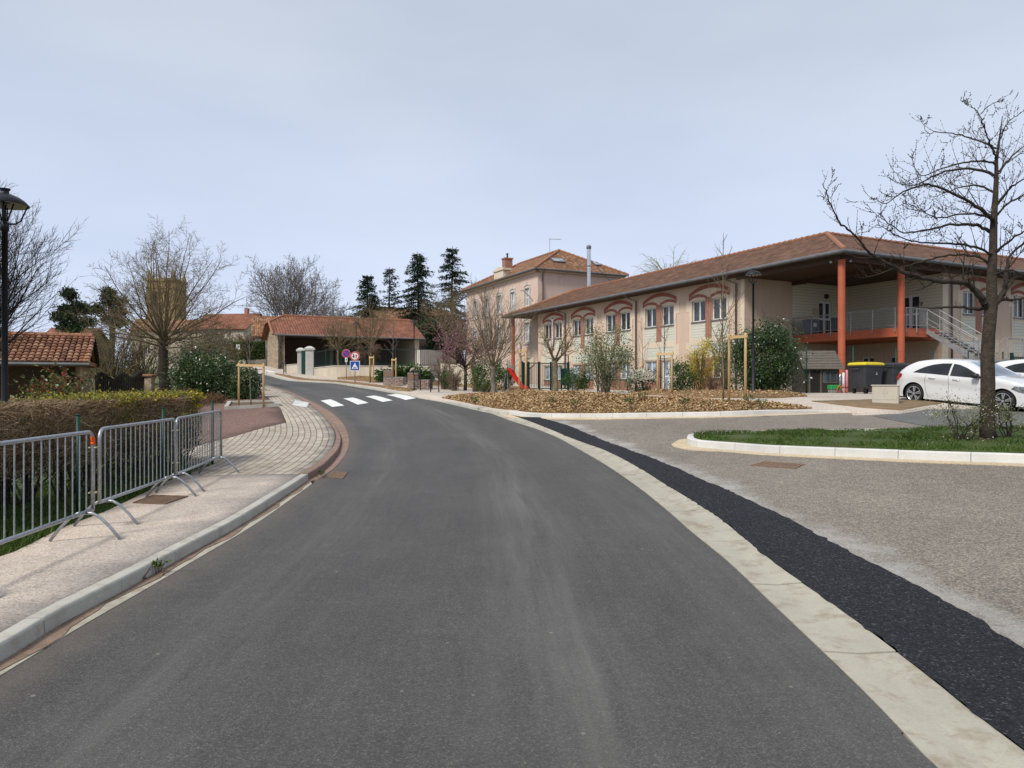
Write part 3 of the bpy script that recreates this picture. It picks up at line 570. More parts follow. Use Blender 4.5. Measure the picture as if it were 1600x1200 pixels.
# concrete gutter strip and the black trench patch beside it
strip('gutter_strip', GL, GR, .008, MAT['gutter'], 1.5, .022, .25, .014)
def ragged(L, amp, seed):
    r = random.Random(seed); P = resample(L, .09); return [p + n * (r.gauss(0, amp) + amp * .8 * math.sin(i * .31)) for i, (p, n) in enumerate(zip(P, normals(P)))]
patch('trench_asphalt', [p for p in ragged(GR, .009, 1)] + V2(GP([(815, 651.8), (844, 652.5)])) + ragged(list(reversed(BR)), .012, 2), .012, MAT['black_patch'], .45)
# left gutter
strip('gutter_left', offset(resample(KF_near, .4), -.02), RE_near[:2] + [p for p in RE if p.y < RE_near[-1].y], .004, MAT['gutter'], 3, .004, .4)
rs = random.Random(2)
sedA = resample(KF_near, .18); sedB = [p + n * -(.075 + .05 * math.sin(i * .7) * rs.random() + .03 * rs.random()) for i, (p, n) in enumerate(zip(sedA, normals(sedA)))]
strip('gutter_sediment', sedA, sedB, .011, MAT['sediment'], 50, .001, .18)
strip('red_gutter', KF_far, [RE_near[-1]] + [p for p in RE if p.y > RE_near[-1].y], .006, MAT['redkerb'], .5, .004, .25)
kerb('kerb', KF_near, .13, .118, MAT['kerb'], 1.0)
KTn = offset(resample(KF_near, .4), .13); KTf = offset(resample(KF_far, .3), .16)
def _drop(p): return .118 if p.y < 15 else max(.05, .118 - (p.y - 15) * .012)
kerb('red_kerb', KF_far, .16, .118, MAT['redkerb'], .5, .25, hfun=_drop)
lawn_edge = GP([(335, 724), (317, 732), (282, 742), (235, 765), (164, 799), (95, 825), (66, 840), (24, 861), (0, 869)], .115)
beige = KTn + [Vector(p) for p in GP([(440, 740.5), (400, 741), (345, 742), (325, 743), (300, 742)], .115)] + V2(lawn_edge[2:]) + V2([(-4.85, 5.6), (-4.9, 2), (-5, -7)])
patch('pavement', beige, .112, MAT['beige'], .6)
inner = GP([(408, 611), (415, 619), (418, 620.6), (429, 630), (439, 639), (444, 651), (448, 660), (409, 669), (382, 677), (350.6, 686), (300, 698), (285, 705), (300, 742)], .11)
pav = KTf + V2([KTf[-1] + Vector((-1.6, .4))]) + V2(inner) + V2(GP([(325, 743), (345, 742), (400, 741), (440, 740.5)], .112))
patch('paved_walk', pav, .108, MAT['paver'], .4, KTf)
brown = GP([(448, 660), (444, 651), (439, 639), (429, 630), (418, 620.6), (415, 619), (408, 611), (390, 616), (361, 622.5), (340, 627), (300, 632), (285, 640), (270, 670), (285, 705), (300, 698), (350.6, 686), (382, 677), (409, 669)], .11)
patch('gravel_court', V2(brown), .104, MAT['brown_gravel'], .8)
lawn = V2([(-5, -7), (-4.9, 2), (-4.85, 5.6)]) + V2(list(reversed(lawn_edge))) + V2(GP([(300, 705), (285, 680)])) + V2([(-8.5, 18), (-14, 18), (-16, 6), (-14, -7)])
patch('lawn', lawn, .07, MAT['lawnsoil'], .8)
# right-hand pavement, beds and kerbs
back = V2(GP([(1332, 644), (1408, 642), (1425, 639.5), (1450, 635), (1540, 635), (1543, 632), (1500, 628.5), (1450, 624), (1425, 622.3)], .09)) + V2([(14.3, 26.6), (17.5, 29), (20, 34.8), (10, 36), (4, 50), (2.5, 60), (-9, 66), (-20, 74), (-27, 77.5)])
kerbR = spline(V2(GP([(310, 578), (340, 579), (380, 581), (402, 583.5), (415, 586), (440, 593), (460, 595.8), (490, 597.5), (522, 599.5), (540, 602), (560, 605.5), (600, 612), (647.5, 620.5), (685, 627.5), (722.5, 636), (760, 644.5), (795, 648.5)])), .5)
kerbP = spline(V2(GP([(795, 648.5), (830, 652), (870, 653), (960, 653), (1120, 651), (1220, 647.5), (1280, 645), (1332, 644.3)])), .5)
patch('right_pavement', offset(resample(kerbR, .5), .1) + offset(resample(kerbP, .5), .1) + back, .09, MAT['beige_path'], 1.2)
def _rk(p):
    x = p.x
    return .03 + .07 * min(1, max(0, (abs(x + 3.9) - .9) / .8))
kerb('right_kerb', kerbR, .30, .10, MAT['kerb'], 1.0, .5, hfun=_rk)
kerb('court_kerb', kerbP, .2, .13, MAT['kerb_white'], 1.0, .33, hfun=lambda p: .04 + .09 * min(1, max(0, (9.3 - p.x) / 2)))
strip('court_mortar', resample(kerbP, .5), [p - n * .22 for p, n in zip(resample(kerbP, .5), normals(resample(kerbP, .5)))], .009, MAT['sand'], 60, .001, .5)
kerb('bay_kerb', spline(V2(GP([(1410, 643), (1428, 640), (1452, 636), (1500, 636), (1540, 636)])), .4), .25, .11, MAT['kerb_white'], 1.0)
kerb('bay_back_kerb', V2(GP([(1542, 633), (1500, 629), (1450, 624.5), (1400, 621.5)])), .14, .11, MAT['kerb_white'], 1.0)
NB = lambda h, k: (lambda V, d: np.minimum(h, d * k) + .03 * np.sin(V[:, 0] * 2.1) * np.sin(V[:, 1] * 1.7) * np.minimum(1, d))
_kr, _kp = offset(resample(kerbR, .5), .33), offset(resample(kerbP, .5), .24); _x0, _x1 = G(693, 619.5).x, G(1290, 643).x
bedC = [tuple(p) for p in _kr if p.x > _x0 and p.y < 30] + [tuple(p) for p in _kp if _kr[-1].x + .1 < p.x < _x1] + GP([(1250, 635), (1208, 630.5), (1120, 627), (1040, 623.5), (975, 619.5), (875, 617.5), (775, 618.2), (715, 617.3)], .1)
bedA = GP([(430, 583), (460, 588.5), (500, 593.5), (560, 597.8), (602, 603), (625, 604.5), (652, 609), (640, 612), (618, 610), (601, 606.5), (560, 601), (522, 597), (490, 595), (460, 592.5), (430, 585)], .09)
bedB = GP([(527, 590), (560, 588), (600, 590.5), (660, 594), (700, 598), (735, 604), (700, 604), (650, 601), (615, 599.3), (597, 598), (560, 595.5), (527, 592.5)], .09)
bedD = GP([(985, 616.2), (1110, 622), (1200, 622.5), (1262, 619.5), (1258, 616.5), (1200, 614.5), (1100, 613), (1040, 612.3), (985, 612)], .09)
bedE = GP([(700, 604), (735, 606), (790, 611), (835, 613.5), (860, 613.3), (840, 608), (800, 604), (740, 600)], .09)
bedF = GP([(1268, 627), (1360, 624.8), (1450, 625.5), (1488, 628.5), (1445, 634), (1408, 640.8), (1350, 637)], .1)
NMC = NB(.30, .13)
beds = [('mulch_bed', bedC, .105, NMC), ('kerb_bed', bedA, .105, NB(.06, .1)), ('wall_bed', bedB, .105, NB(.1, .1)), ('lamp_bed', bedD, .105, NB(.1, .12)), ('gate_bed', bedE, .105, NB(.08, .1))]
for nm, pl, dz, md in beds: patch(nm, V2(pl), dz, MAT['mulchbase'], .6, mound=md)
patch('dry_bed', V2(bedF), .12, MAT['dryearth'], .6)
# grass island in the car park
isl_near = V2(GP([(1074, 689.5), (1072, 694), (1082, 698), (1100, 700.5), (1150, 704.5), (1200, 708.5), (1300, 713.5), (1400, 718), (1500, 722), (1600, 725.5)]))
isl_near += [isl_near[-1] + (isl_near[-1] - isl_near[-4]).normalized() * k for k in (3, 6, 10)]
isl_far = [isl_near[-1] + Vector((.6, 3.2))] + V2(GP([(1600, 679), (1500, 680.5), (1400, 681), (1300, 682), (1200, 683.5), (1130, 685), (1095, 686)]))
isl = spline(isl_near, .3); islf = spline(isl_far, .5)
IK = isl + islf + [isl[0]]
kerb('island_kerb', IK, .15, .15, MAT['kerb_white'], 1.0, .25)
ring = resample(IK, .3)
strip('island_mortar', ring, [p - n * (.2 + .12 * (p.x < 4.2)) for p, n in zip(ring, normals(ring))], .009, MAT['sand'], 60, .001, .3)
isl_in = offset(ring, .14)[:-1]
patch('island_lawn', isl_in, .12, MAT['lawnsoil'], .6, mound=lambda V, d: np.minimum(.06, d * .12))
# zebra crossing
def quad_px(px, dz):
    c = [G(u, v) for u, v in px]; A, B, C, D = c; vs = []; fs = []
    for i in range(9):
        t = i / 8
        for p in (A.lerp(B, t), D.lerp(C, t)): vs.append((p.x, p.y, hz(p.x, p.y) + dz))
    for i in range(8): fs.append((i * 2, i * 2 + 1, i * 2 + 3, i * 2 + 2))
    return vs, fs
zm = []
for i, px in enumerate([[(500.6, 626.2), (519, 636.2), (538, 634), (516, 624.2)], [(536, 623), (559, 632.5), (576, 629.8), (551, 621.4)], [(570.5, 620), (598, 628.3), (613.7, 626), (584.5, 618.3)], [(603.7, 617.5), (633.7, 625.2), (650.2, 622.4), (618.7, 615.7)]]):
    vs, fs = quad_px(px, .009); o = mesh_obj('zebra_stripe', vs, fs, MAT['roadpaint']); tag(o, kind='structure')
for px in [[(398, 583.4), (405, 585.5), (413, 584.8), (404, 583)], [(412, 580.8), (425, 584), (432, 583), (418, 580)]]:
    vs, fs = quad_px(px, .1); tag(mesh_obj('zebra_stripe', vs, fs, MAT['roadpaint']), kind='structure')
# iron grates and covers
def grate(px, dz, label, nx, ny, mat, name='drain_grate', frame=.03, group=None):
    A, B, C, D = [G(u, v, dz) for u, v in px]; c = (A + B + C + D) / 4
    r = thing(name, c, label, 'drain cover' if name != 'manhole_cover' else 'manhole cover', group=group)
    P = lambda s, t: (A.lerp(B, s)).lerp(D.lerp(C, s), t); up = Vector((0, 0, 1))
    mb = MB(); L = (B - A).length; W = (D - A).length; a, b = frame / L, frame / W
    def q(s0, s1, t0, t1, z0, z1): mb.hexa([P(s, t) + up * z for z in (z0, z1) for s, t in ((s0, t0), (s1, t0), (s1, t1), (s0, t1))])
    for z in ((0, 1, 0, b), (0, 1, 1 - b, 1), (0, a, b, 1 - b), (1 - a, 1, b, 1 - b)): q(*z, -.02, .012)
    mb.build('frame', mat, r, world=True); mb = MB()
    for i in range(nx):
        s = a + (1 - 2 * a) * (i + .5) / nx; q(s - .22 / nx, s + .22 / nx, b, 1 - b, -.02, .008)
    for j in range(ny):
        t = b + (1 - 2 * b) * (j + .5) / ny; q(a, 1 - a, t - .22 / ny, t + .22 / ny, -.02, .0065)
    mb.build('bars', mat, r, world=True); mb = MB(); q(0, 1, 0, 1, -.01, .001); mb.build('sump', MAT['soil'], r, world=True)
grate([(207, 786), (258, 788), (294, 776), (238, 774)], .115, 'rusty square drain grate set in the beige pavement beside the barriers', 12, 12, MAT['rust'])
grate([(1172, 727.5), (1243, 732.5), (1257, 726), (1195, 721.5)], .002, 'rusty drain grate in the car park asphalt before the grass island', 14, 10, MAT['rust'])
grate([(512, 746.5), (536, 748), (543, 738.5), (519, 737.5)], .003, 'small iron gutter grate where the red kerb begins at the road edge', 6, 3, MAT['rust'])
def cover():
    A, B, C, D = [G(u, v, .112) for u, v in ((455, 633), (480, 637.5), (484, 629), (460, 625))]; c = (A + B + C + D) / 4
    r = thing('manhole_cover', c, 'pale square manhole cover set flush in the curved paver walk', 'manhole cover')
    up = Vector((0, 0, 1)); mb = MB(); mb.hexa([p + up * z for z in (-.02, .006) for p in (A, B, C, D)]); mb.build('frame', MAT['galv_dull'], r, world=True)
    mb = MB(); mb.hexa([c + (p - c) * .9 + up * z for z in (-.02, .010) for p in (A, B, C, D)]); mb.build('lid', MAT['kerb_white'], r, world=True)
cover()
# ------------------------------------------------------------ buildings
A2, B2 = Vector((.897, .442, 0)), Vector((-.442, .897, 0)); SO = Vector((15.66, 33.6, 0))
def W(p, q, z=0): return SO + A2 * p + B2 * q + Vector((0, 0, z))
def roof_mesh(name, faces, mat, parent, thick=.12):
    "faces: lists of points, first edge = eave; UV in metres along the eave and up the slope"
    V = []; Fs = []; UV = []
    for f in faces:
        f = [Vector(p) for p in f]; n = (f[1] - f[0]).cross(f[-1] - f[0])
        if n.z < 0: f = [f[1], f[0]] + f[2:][::-1]; n = (f[1] - f[0]).cross(f[-1] - f[0])
        n.normalize(); e = (f[1] - f[0]).normalized(); s = n.cross(e); b = len(V)
        V += [tuple(p) for p in f]; UV += [((p - f[0]).dot(e), (p - f[0]).dot(s)) for p in f]; Fs.append(tuple(range(b, b + len(f))))
        b = len(V); V += [tuple(p - Vector((0, 0, thick))) for p in f]; UV += [((p - f[0]).dot(e), (p - f[0]).dot(s)) for p in f]; Fs.append(tuple(range(b + len(f) - 1, b - 1, -1)))
    return mesh_obj(name, V, Fs, mat, parent, False, True, UV)
def window(fr, s0, s1, h0, h1, parent, d=-.10, leaves=2, glassm='glass', sill=True, fm='white', bars=0, name='window', t=.06):
    mb = MB()
    fr.box(mb, s0, s1, h0, h0 + t, d - .05, d); fr.box(mb, s0, s1, h1 - t, h1, d - .05, d); fr.box(mb, s0, s0 + t, h0 + t, h1 - t, d - .05, d); fr.box(mb, s1 - t, s1, h0 + t, h1 - t, d - .05, d)
    for i in range(1, leaves):
        c = s0 + (s1 - s0) * i / leaves; fr.box(mb, c - t * .8, c + t * .8, h0 + t, h1 - t, d - .05, d + .012)
    for i in range(bars):
        c = h0 + (h1 - h0) * (i + 1) / (bars + 1); fr.box(mb, s0 + t, s1 - t, c - t / 2, c + t / 2, d - .045, d - .004)
    w = mb.build(name, MAT[fm], parent, world=True)
    mb = MB(); fr.box(mb, s0 + t, s1 - t, h0 + t, h1 - t, d - .04, d - .022); mb.build('pane', MAT[glassm], w, world=True)
    if sill: mb = MB(); fr.box(mb, s0 - .06, s1 + .06, h0 - .09, h0 - .002, d - .05, .07); mb.build('sill', MAT['zinc'], w, world=True)
    return w
def arch(fr, mb, s0, s1, spring, rise, band, d0, d1, n=10):
    for i in range(n):
        t0, t1 = i / n * 2 - 1, (i + 1) / n * 2 - 1; a, b = s0 + (s1 - s0) * i / n, s0 + (s1 - s0) * (i + 1) / n
        ya, yb = spring + rise * (1 - t0 * t0), spring + rise * (1 - t1 * t1)
        fr.poly(mb, [(a, ya), (b, yb), (b, yb + band), (a, ya + band)], d0, d1)
def tubeobj(name, pts, r, mat, parent, n=8, world=True): mb = MB(); mb.tube(pts, r, n); return mb.build(name, mat, parent, True, world)

def school():
    R = thing('school_building', W(5, 12, 1.15), 'long two-storey beige building with brick-arched windows, brown tiled roof and terracotta corner columns', 'building')
    f1 = Frame(W(.56, 0), B2, -A2); f2 = Frame(W(0, .9), A2, -B2); fe = Frame(W(0, 6.8), A2, -B2); fb = Frame(W(9, 0), B2, -A2)
    holes1, bays1 = [], [9.74 + 4.75 * k for k in range(5)]
    for c in bays1:
        for a, b in ((c - 1.5, c - .27), (c + .27, c + 1.5)): holes1 += [(a, b, 5.53, 6.8), (a, b, 1.15 if (abs(c - 14.49) < .1 and a < c) else 2.07, 3.23)]
    bays2 = [12.25 + 4.8 * k for k in range(5)]; holes2 = []
    for c in bays2:
        for a, b in ((c - 1.4, c - .27), (c + .27, c + 1.4)): holes2 += [(a, b, 5.6, 6.85), (a, b, 2.07, 3.23)]
    doorA, doorB = (6.5, 7.6, 4.56, 6.7), (2.15, 3.35, 4.56, 6.72)
    mb = MB()
    f1.wall(mb, 6.8, 31.4, .8, 7.95, holes1); f2.wall(mb, 9, 36, .8, 7.95, holes2)
    fe.wall(mb, .56, 4.3, .8, 7.9, []); fe.wall(mb, 4.3, 9, .8, 4.3, [(5.0, 6.0, 2.1, 3.2)]); fb.wall(mb, .9, 6.8, .8, 4.3, [(3.0, 4.0, 2.1, 3.3), (5.0, 5.8, 2.1, 3.3)])
    q = Frame(W(0, 31.4), A2, B2); mb.add([q.p(.56, .8), q.p(10.2, .8), q.p(10.2, 7.9), q.p(.56, 7.9)], [(0, 3, 2, 1)])
    q = Frame(W(10.2, 0), B2, A2); mb.add([q.p(10.2, .8), q.p(31.4, .8), q.p(31.4, 7.9), q.p(10.2, 7.9)], [(0, 3, 2, 1)])
    q = Frame(W(0, 10.2), A2, B2); mb.add([q.p(10.2, .8), q.p(36, .8), q.p(36, 7.9), q.p(10.2, 7.9)], [(0, 3, 2, 1)])
    q = Frame(W(36, 0), B2, A2); mb.add([q.p(.9, .8), q.p(10.2, .8), q.p(10.2, 7.9), q.p(.9, 7.9)], [(0, 3, 2, 1)])
    mb.build('wall', MAT['render'], R, world=True)
    mb = MB(); fe.wall(mb, 4.3, 9, 4.3, 7.75, [doorA]); fb.wall(mb, .9, 6.8, 4.3, 7.75, [doorB]); mb.build('weatherboard_wall', MAT['siding'], R, world=True)
    mb = MB()
    for i in (0,): f2.box(mb, 9.0, 9.45, .8, 7.9, 0, .05)
    mb.build('corner_trim', MAT['cream'], R, world=True); mb = MB()
    for z in (4.28,): fe.box(mb, .56, 4.3, z, z + .06, 0, .012)
    f1.box(mb, 6.8, 7.1, .8, 7.9, 0, .04); mb.build('corner_trim', MAT['cream'], R, world=True)
    for fr, bays, w in ((f1, bays1, 1.75), (f2, bays2, 1.65)):
        for c in bays:
            mb = MB()
            hs = [(a, b, 5.53 if fr is f1 else 5.6, 6.8 if fr is f1 else 6.85) for a, b in ((c - (w - .25), c - .27), (c + .27, c + (w - .25)))] + [(c - (w - .25), c - .27, 4.5, 5.36), (c + .27, c + (w - .25), 4.5, 5.36), (c - (w - .25), c + (w - .25), 3.4, 4.1)]
            fr.wall(mb, c - w, c + w, 3.3, 7.05, hs, .02, .025)
            for sgn in (-1, 1):   # stepped edge blocks
                for h in (6.2, 3.5): a, b = sorted((c + sgn * w, c + sgn * (w + .28))); fr.box(mb, a, b, h, h + .75, 0, .022)
            n = 8
            pts = [(c - w, 7.05)] + [(c + w, 7.05)] + [(c + w * (1 - 2 * i / n), 7.05 + .42 * (1 - (1 - 2 * i / n) ** 2)) for i in range(1, n)]
            fr.poly(mb, pts, 0, .025); mb.build('cream_surround', MAT['cream'], R, world=True)
    for fr, bays, w, hh in ((f1, bays1, 1.75, (5.53, 6.8)), (f2, bays2, 1.65, (5.6, 6.85))):
        for c in bays:
            mb = MB(); arch(fr, mb, c - w, c + w, 7.08, .42, .2, 0, .05, 14)
            for a, b in ((c - w, c - .16), (c + .16, c + w)): arch(fr, mb, a, b, 6.86, .17, .17, .026, .048, 8)
            mb.build('brick_arch', MAT['arch'], R, world=True)
            mb = MB(); fr.box(mb, c - .265, c + .265, 4.5, 6.95, -.05, .045); fr.box(mb, c - .26, c + .26, .9, 3.3, 0, .05)
            mb.build('brick_pier', MAT['brick'], R, world=True)
            for a, b in ((c - (w - .25), c - .27), (c + .27, c + (w - .25))):
                window(fr, a, b, hh[0], hh[1], R)
                mb = MB(); fr.box(mb, a, b, 4.5, 5.36, -.03, .012); mb.build('panel', MAT['siding_pale'], R, world=True)
                if fr is f1 and abs(c - 14.49) < .1 and a < c: d = window(fr, a, b, 1.15, 3.23, R, leaves=2, sill=False, name='door', t=.11, bars=1, glassm='curtain')
                else:
                    window(fr, a, b, 2.07, 3.23, R, glassm='curtain' if int(c) % 3 else 'glass')
                    mb = MB(); fr.box(mb, a, b, .9, 1.95, 0, .03); mb.build('brick_panel', MAT['brick'], R, world=True)
            mb = MB(); fr.box(mb, c - (w - .25), c + (w - .25), 3.4, 4.1, -.03, .012); mb.build('panel', MAT['siding_pale'], R, world=True)
    window(fe, *doorA, R, name='door', sill=False, t=.12, leaves=2, bars=1); window(fb, *doorB, R, name='door', sill=False, t=.11, leaves=2, bars=1)
    window(fe, 5.0, 6.0, 2.1, 3.2, R); window(fb, 3.0, 4.0, 2.1, 3.3, R); window(fb, 5.0, 5.8, 2.1, 3.3, R)
    # roof
    er, zr = 7.98, 10.27; E_ = lambda p, q, z=er: W(p, q, z)
    roof_mesh('roof', [[E_(-.55, -.55), E_(-.55, 36.2), E_(5, 33, zr), E_(5, 5, zr)], [E_(-.55, -.55), E_(37, -.55), E_(37, 5, zr), E_(5, 5, zr)], [E_(10.55, 10.55), E_(10.55, 36.2), E_(5, 33, zr), E_(5, 5, zr)],
                       [E_(10.55, 10.55), E_(37, 10.55), E_(37, 5, zr), E_(5, 5, zr)], [E_(-.55, 36.2), E_(10.55, 36.2), E_(5, 33, zr)]], MAT['tiles'], R)
    mb = MB()
    for a, b in ((E_(5, 5, zr), E_(5, 33, zr)), (E_(5, 5, zr), E_(37, 5, zr)), (E_(5, 5, zr), E_(-.55, -.55)), (E_(5, 33, zr), E_(-.55, 36.2))):
        L = (b - a).length; n = int(L / .42)
        for i in range(n):
            p, q_ = a.lerp(b, i / n), a.lerp(b, (i + 1.12) / n); mb.tube([p + Vector((0, 0, .02)), q_ + Vector((0, 0, .0))], [.13, .10], 8)
    mb.build('ridge_tiles', MAT['ridge'], R, world=True)
    mb = MB()
    for a in (f1, ): pass
    mb.hexa([W(-.45, -.45, 7.80), W(.6, -.45, 7.80), W(.6, 36, 7.80), W(-.45, 36, 7.80), W(-.45, -.45, 7.86), W(.6, -.45, 7.86), W(.6, 36, 7.86), W(-.45, 36, 7.86)])
    mb.hexa([W(.6, -.45, 7.80), W(36, -.45, 7.80), W(36, .95, 7.80), W(.6, .95, 7.80), W(.6, -.45, 7.86), W(36, -.45, 7.86), W(36, .95, 7.86), W(.6, .95, 7.86)])
    mb.hexa([W(.6, .95, 7.70), W(9.05, .95, 7.70), W(9.05, 6.85, 7.70), W(.6, 6.85, 7.70), W(.6, .95, 7.84), W(9.05, .95, 7.84), W(9.05, 6.85, 7.84), W(.6, 6.85, 7.84)])
    for a, b in ((W(0, 0, 7.68), W(0, 6.8, 7.68)), (W(0, 0, 7.68), W(9, 0, 7.68)), (W(4.3, .2, 7.62), W(4.3, 6.8, 7.62))): mb.beam(a, b, .2, .26)
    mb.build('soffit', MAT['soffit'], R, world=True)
    mb = MB(); mb.tube([W(-.62, 36.3, 7.9), W(-.62, -.62, 7.9), W(37, -.62, 7.9)], .075, 8); mb.beam(W(-.56, -.56, 7.9), W(-.56, 36.2, 7.9), .03, .2); mb.beam(W(-.56, -.56, 7.9), W(37, -.56, 7.9), .03, .2)
    mb.build('gutter', MAT['zinc'], R, world=True)
    for s in (26.6, 16.95, 7.4):
        tubeobj('downpipe', [f1.p(s, 7.85, 1.12), f1.p(s, 7.62, .8), f1.p(s, 7.45, .1), f1.p(s, 1.1, .1)], .055, MAT['zinc'], R)
    for s in (9.7, 19.6): tubeobj('downpipe', [f2.p(s, 7.85, 1.4), f2.p(s, 7.5, .1), f2.p(s, 1.1, .1)], .055, MAT['zinc'], R)
    for p, q in ((0, 0), (4.3, -.02)):
        c = W(p, q, 0); mb = MB(); mb.lathe([(.165, 1.0), (.165, 7.6)], c, 20); mb.build('column', MAT['terracotta_paint'], R, True, True)
    # terrace slab
    mb = MB(); mb.hexa([W(4.3, 0, 4.1), W(7.4, 0, 4.1), W(7.4, .96, 4.1), W(4.3, .96, 4.1), W(4.3, 0, 4.55), W(7.4, 0, 4.55), W(7.4, .96, 4.55), W(4.3, .96, 4.55)])
    mb.hexa([W(4.3, .96, 4.1), W(8.99, .96, 4.1), W(8.99, 6.79, 4.1), W(4.3, 6.79, 4.1), W(4.3, .96, 4.55), W(8.99, .96, 4.55), W(8.99, 6.79, 4.55), W(4.3, 6.79, 4.55)])
    mb.build('balcony', MAT['terracotta_paint'], R, world=True)
    def railing(a, b, parent, posts=4, h=1.0, ends=(1, 1)):
        mb = MB(); up = Vector((0, 0, 1)); n = max(2, int((b - a).length / .12))
        mb.tube([a + up * h, b + up * h], .022, 6); mb.tube([a + up * .12, b + up * .12], .015, 6)
        for i in range(n + 1): p = a.lerp(b, i / n); mb.tube([p + up * .12, p + up * (h - .06)], .007, 4, False)
        mb.tube([a + up * (h - .06), b + up * (h - .06)], .010, 6)
        for i in range(posts + 1):
            if (i == 0 and not ends[0]) or (i == posts and not ends[1]): continue
            p = a.lerp(b, i / posts); mb.beam(p - up * .22, p + up * h, .05, .03, (b - a))
        mb.build('railing', MAT['galv_dull'], parent, world=True)
    railing(W(4.24, 6.7, 4.55), W(4.24, .25, 4.55), R, 5); railing(W(4.6, -.06, 4.55), W(6.3, -.06, 4.55), R, 2)
    railing(W(7.4, 0, 4.55), W(7.4, .9, 4.55), R, 1)
    # outside stair: down towards the car park, landing, then down to the left
    st = MB(); up = Vector((0, 0, 1)); q1, zl = -2.6, 2.85
    for s in (6.32, 7.38): st.beam(W(s, 0, 4.42), W(s, q1, zl - .08), .05, .22)
    n = 9
    for i in range(n): z = 4.5 + (zl - 4.5) * (i + 1) / (n + 1); qq = q1 * (i + .5) / n; st.hexa([W(6.35, qq + .02, z), W(7.35, qq + .02, z), W(7.35, qq - .27, z), W(6.35, qq - .27, z), W(6.35, qq + .02, z + .04), W(7.35, qq + .02, z + .04), W(7.35, qq - .27, z + .04), W(6.35, qq - .27, z + .04)])
    st.hexa([W(6.3, q1, zl - .1), W(10.2, q1, zl - .1), W(10.2, q1 - 1.2, zl - .1), W(6.3, q1 - 1.2, zl - .1), W(6.3, q1, zl), W(10.2, q1, zl), W(10.2, q1 - 1.2, zl), W(6.3, q1 - 1.2, zl)])
    for a, b in ((6.4, q1 - .1), (6.4, q1 - 1.1), (10.1, q1 - .1), (10.1, q1 - 1.1), (8.3, q1 - 1.1)): st.beam(W(a, b, 1.1), W(a, b, zl), .08, .08)
    for qq in (q1 - .08, q1 - 1.12): st.beam(W(6.3, qq, zl - .1), W(3.6, qq, 1.3), .05, .22)
    for i in range(8): z = zl + (1.2 - zl) * (i + 1) / 9; p = 6.3 - 2.7 * (i + .5) / 8; st.hexa([W(p, q1 - .1, z), W(p - .3, q1 - .1, z), W(p - .3, q1 - 1.1, z), W(p, q1 - 1.1, z), W(p, q1 - .1, z + .04), W(p - .3, q1 - .1, z + .04), W(p - .3, q1 - 1.1, z + .04), W(p, q1 - 1.1, z + .04)])
    sto = st.build('stair', MAT['galv_dull'], R, world=True)
    mb = MB()
    for s in (6.3, 7.4):
        for h in (1.0, .55, .3): mb.tube([W(s, 0, 4.55 + h), W(s, q1, zl + h)], .018 if h == 1 else .010, 6)
        for i in range(4): q_ = q1 * i / 3; z = 4.55 + (zl - 4.55) * i / 3; mb.beam(W(s, q_, z - .15), W(s, q_, z + 1), .04, .04)
        for i in range(20): q_ = q1 * i / 20; z = 4.55 + (zl - 4.55) * i / 20; mb.tube([W(s, q_, z + .3), W(s, q_, z + 1)], .006, 4, False) if s > 7 else None
    for qq in (q1, q1 - 1.2):
        for h in (1.0, .5): mb.tube([W(6.3, qq, zl + h), W(3.6, qq, 1.25 + h)], .018, 6)
    mb.build('handrail', MAT['galv_dull'], sto, world=True)
    railing(W(6.5, q1 - 1.2, zl), W(10.2, q1 - 1.2, zl), R, 3)
    # wall lamp and letter box beside the terrace door
    mb = MB(); c = fe.p(7.1, 7.0, .0); mb.tube([c, fe.p(7.1, 7.0, .12)], [.17, .13], 12); mb.build('wall_light', MAT['black'], R, True, True)
    mb = MB(); fe.box(mb, 5.95, 6.3, 5.85, 6.2, 0, .14); mb.build('meter_box', MAT['noticebeige'], R, world=True)
    for s in (.55, -.55):
        mb = MB(); c = W(-.1 + (.6 if s > 0 else 0), -.1 + (.6 if s < 0 else 0), 7.6); mb.tube([c, c - A2 * .2 - B2 * .15 - Vector((0, 0, .08))], [.05, .065], 10); mb.build('spotlight', MAT['galv'], R, True, True)
    # covered porch at the far end
    mb = MB(); mb.lathe([(.16, 1.2), (.16, 7.8)], W(.1, 35.4), 12); mb.build('column', MAT['terracotta_paint'], R, True, True)
    mb = MB()
    fp = Frame(W(.3, 0), B2, -A2)
    fp.poly(mb, [(31.4, 3.4), (31.4, 4.1), (38.5, 1.6), (38.5, 1.2), (37.3, 1.2)], 0, .2); mb.build('stair', MAT['wallbeige'], R, world=True)
    mb = MB()
    for h in (.9, .45): mb.tube([W(.15, 31.4, 4.1 + h), W(.15, 38.5, 1.6 + h)], .02, 6)
    for i in range(7): mb.tube([W(.15, 31.4 + 7.1 * i / 6, 4.1 - 2.5 * i / 6), W(.15, 31.4 + 7.1 * i / 6, 5.0 - 2.5 * i / 6)], .015, 5)
    mb.build('handrail', MAT['galv'], R, world=True)
school()

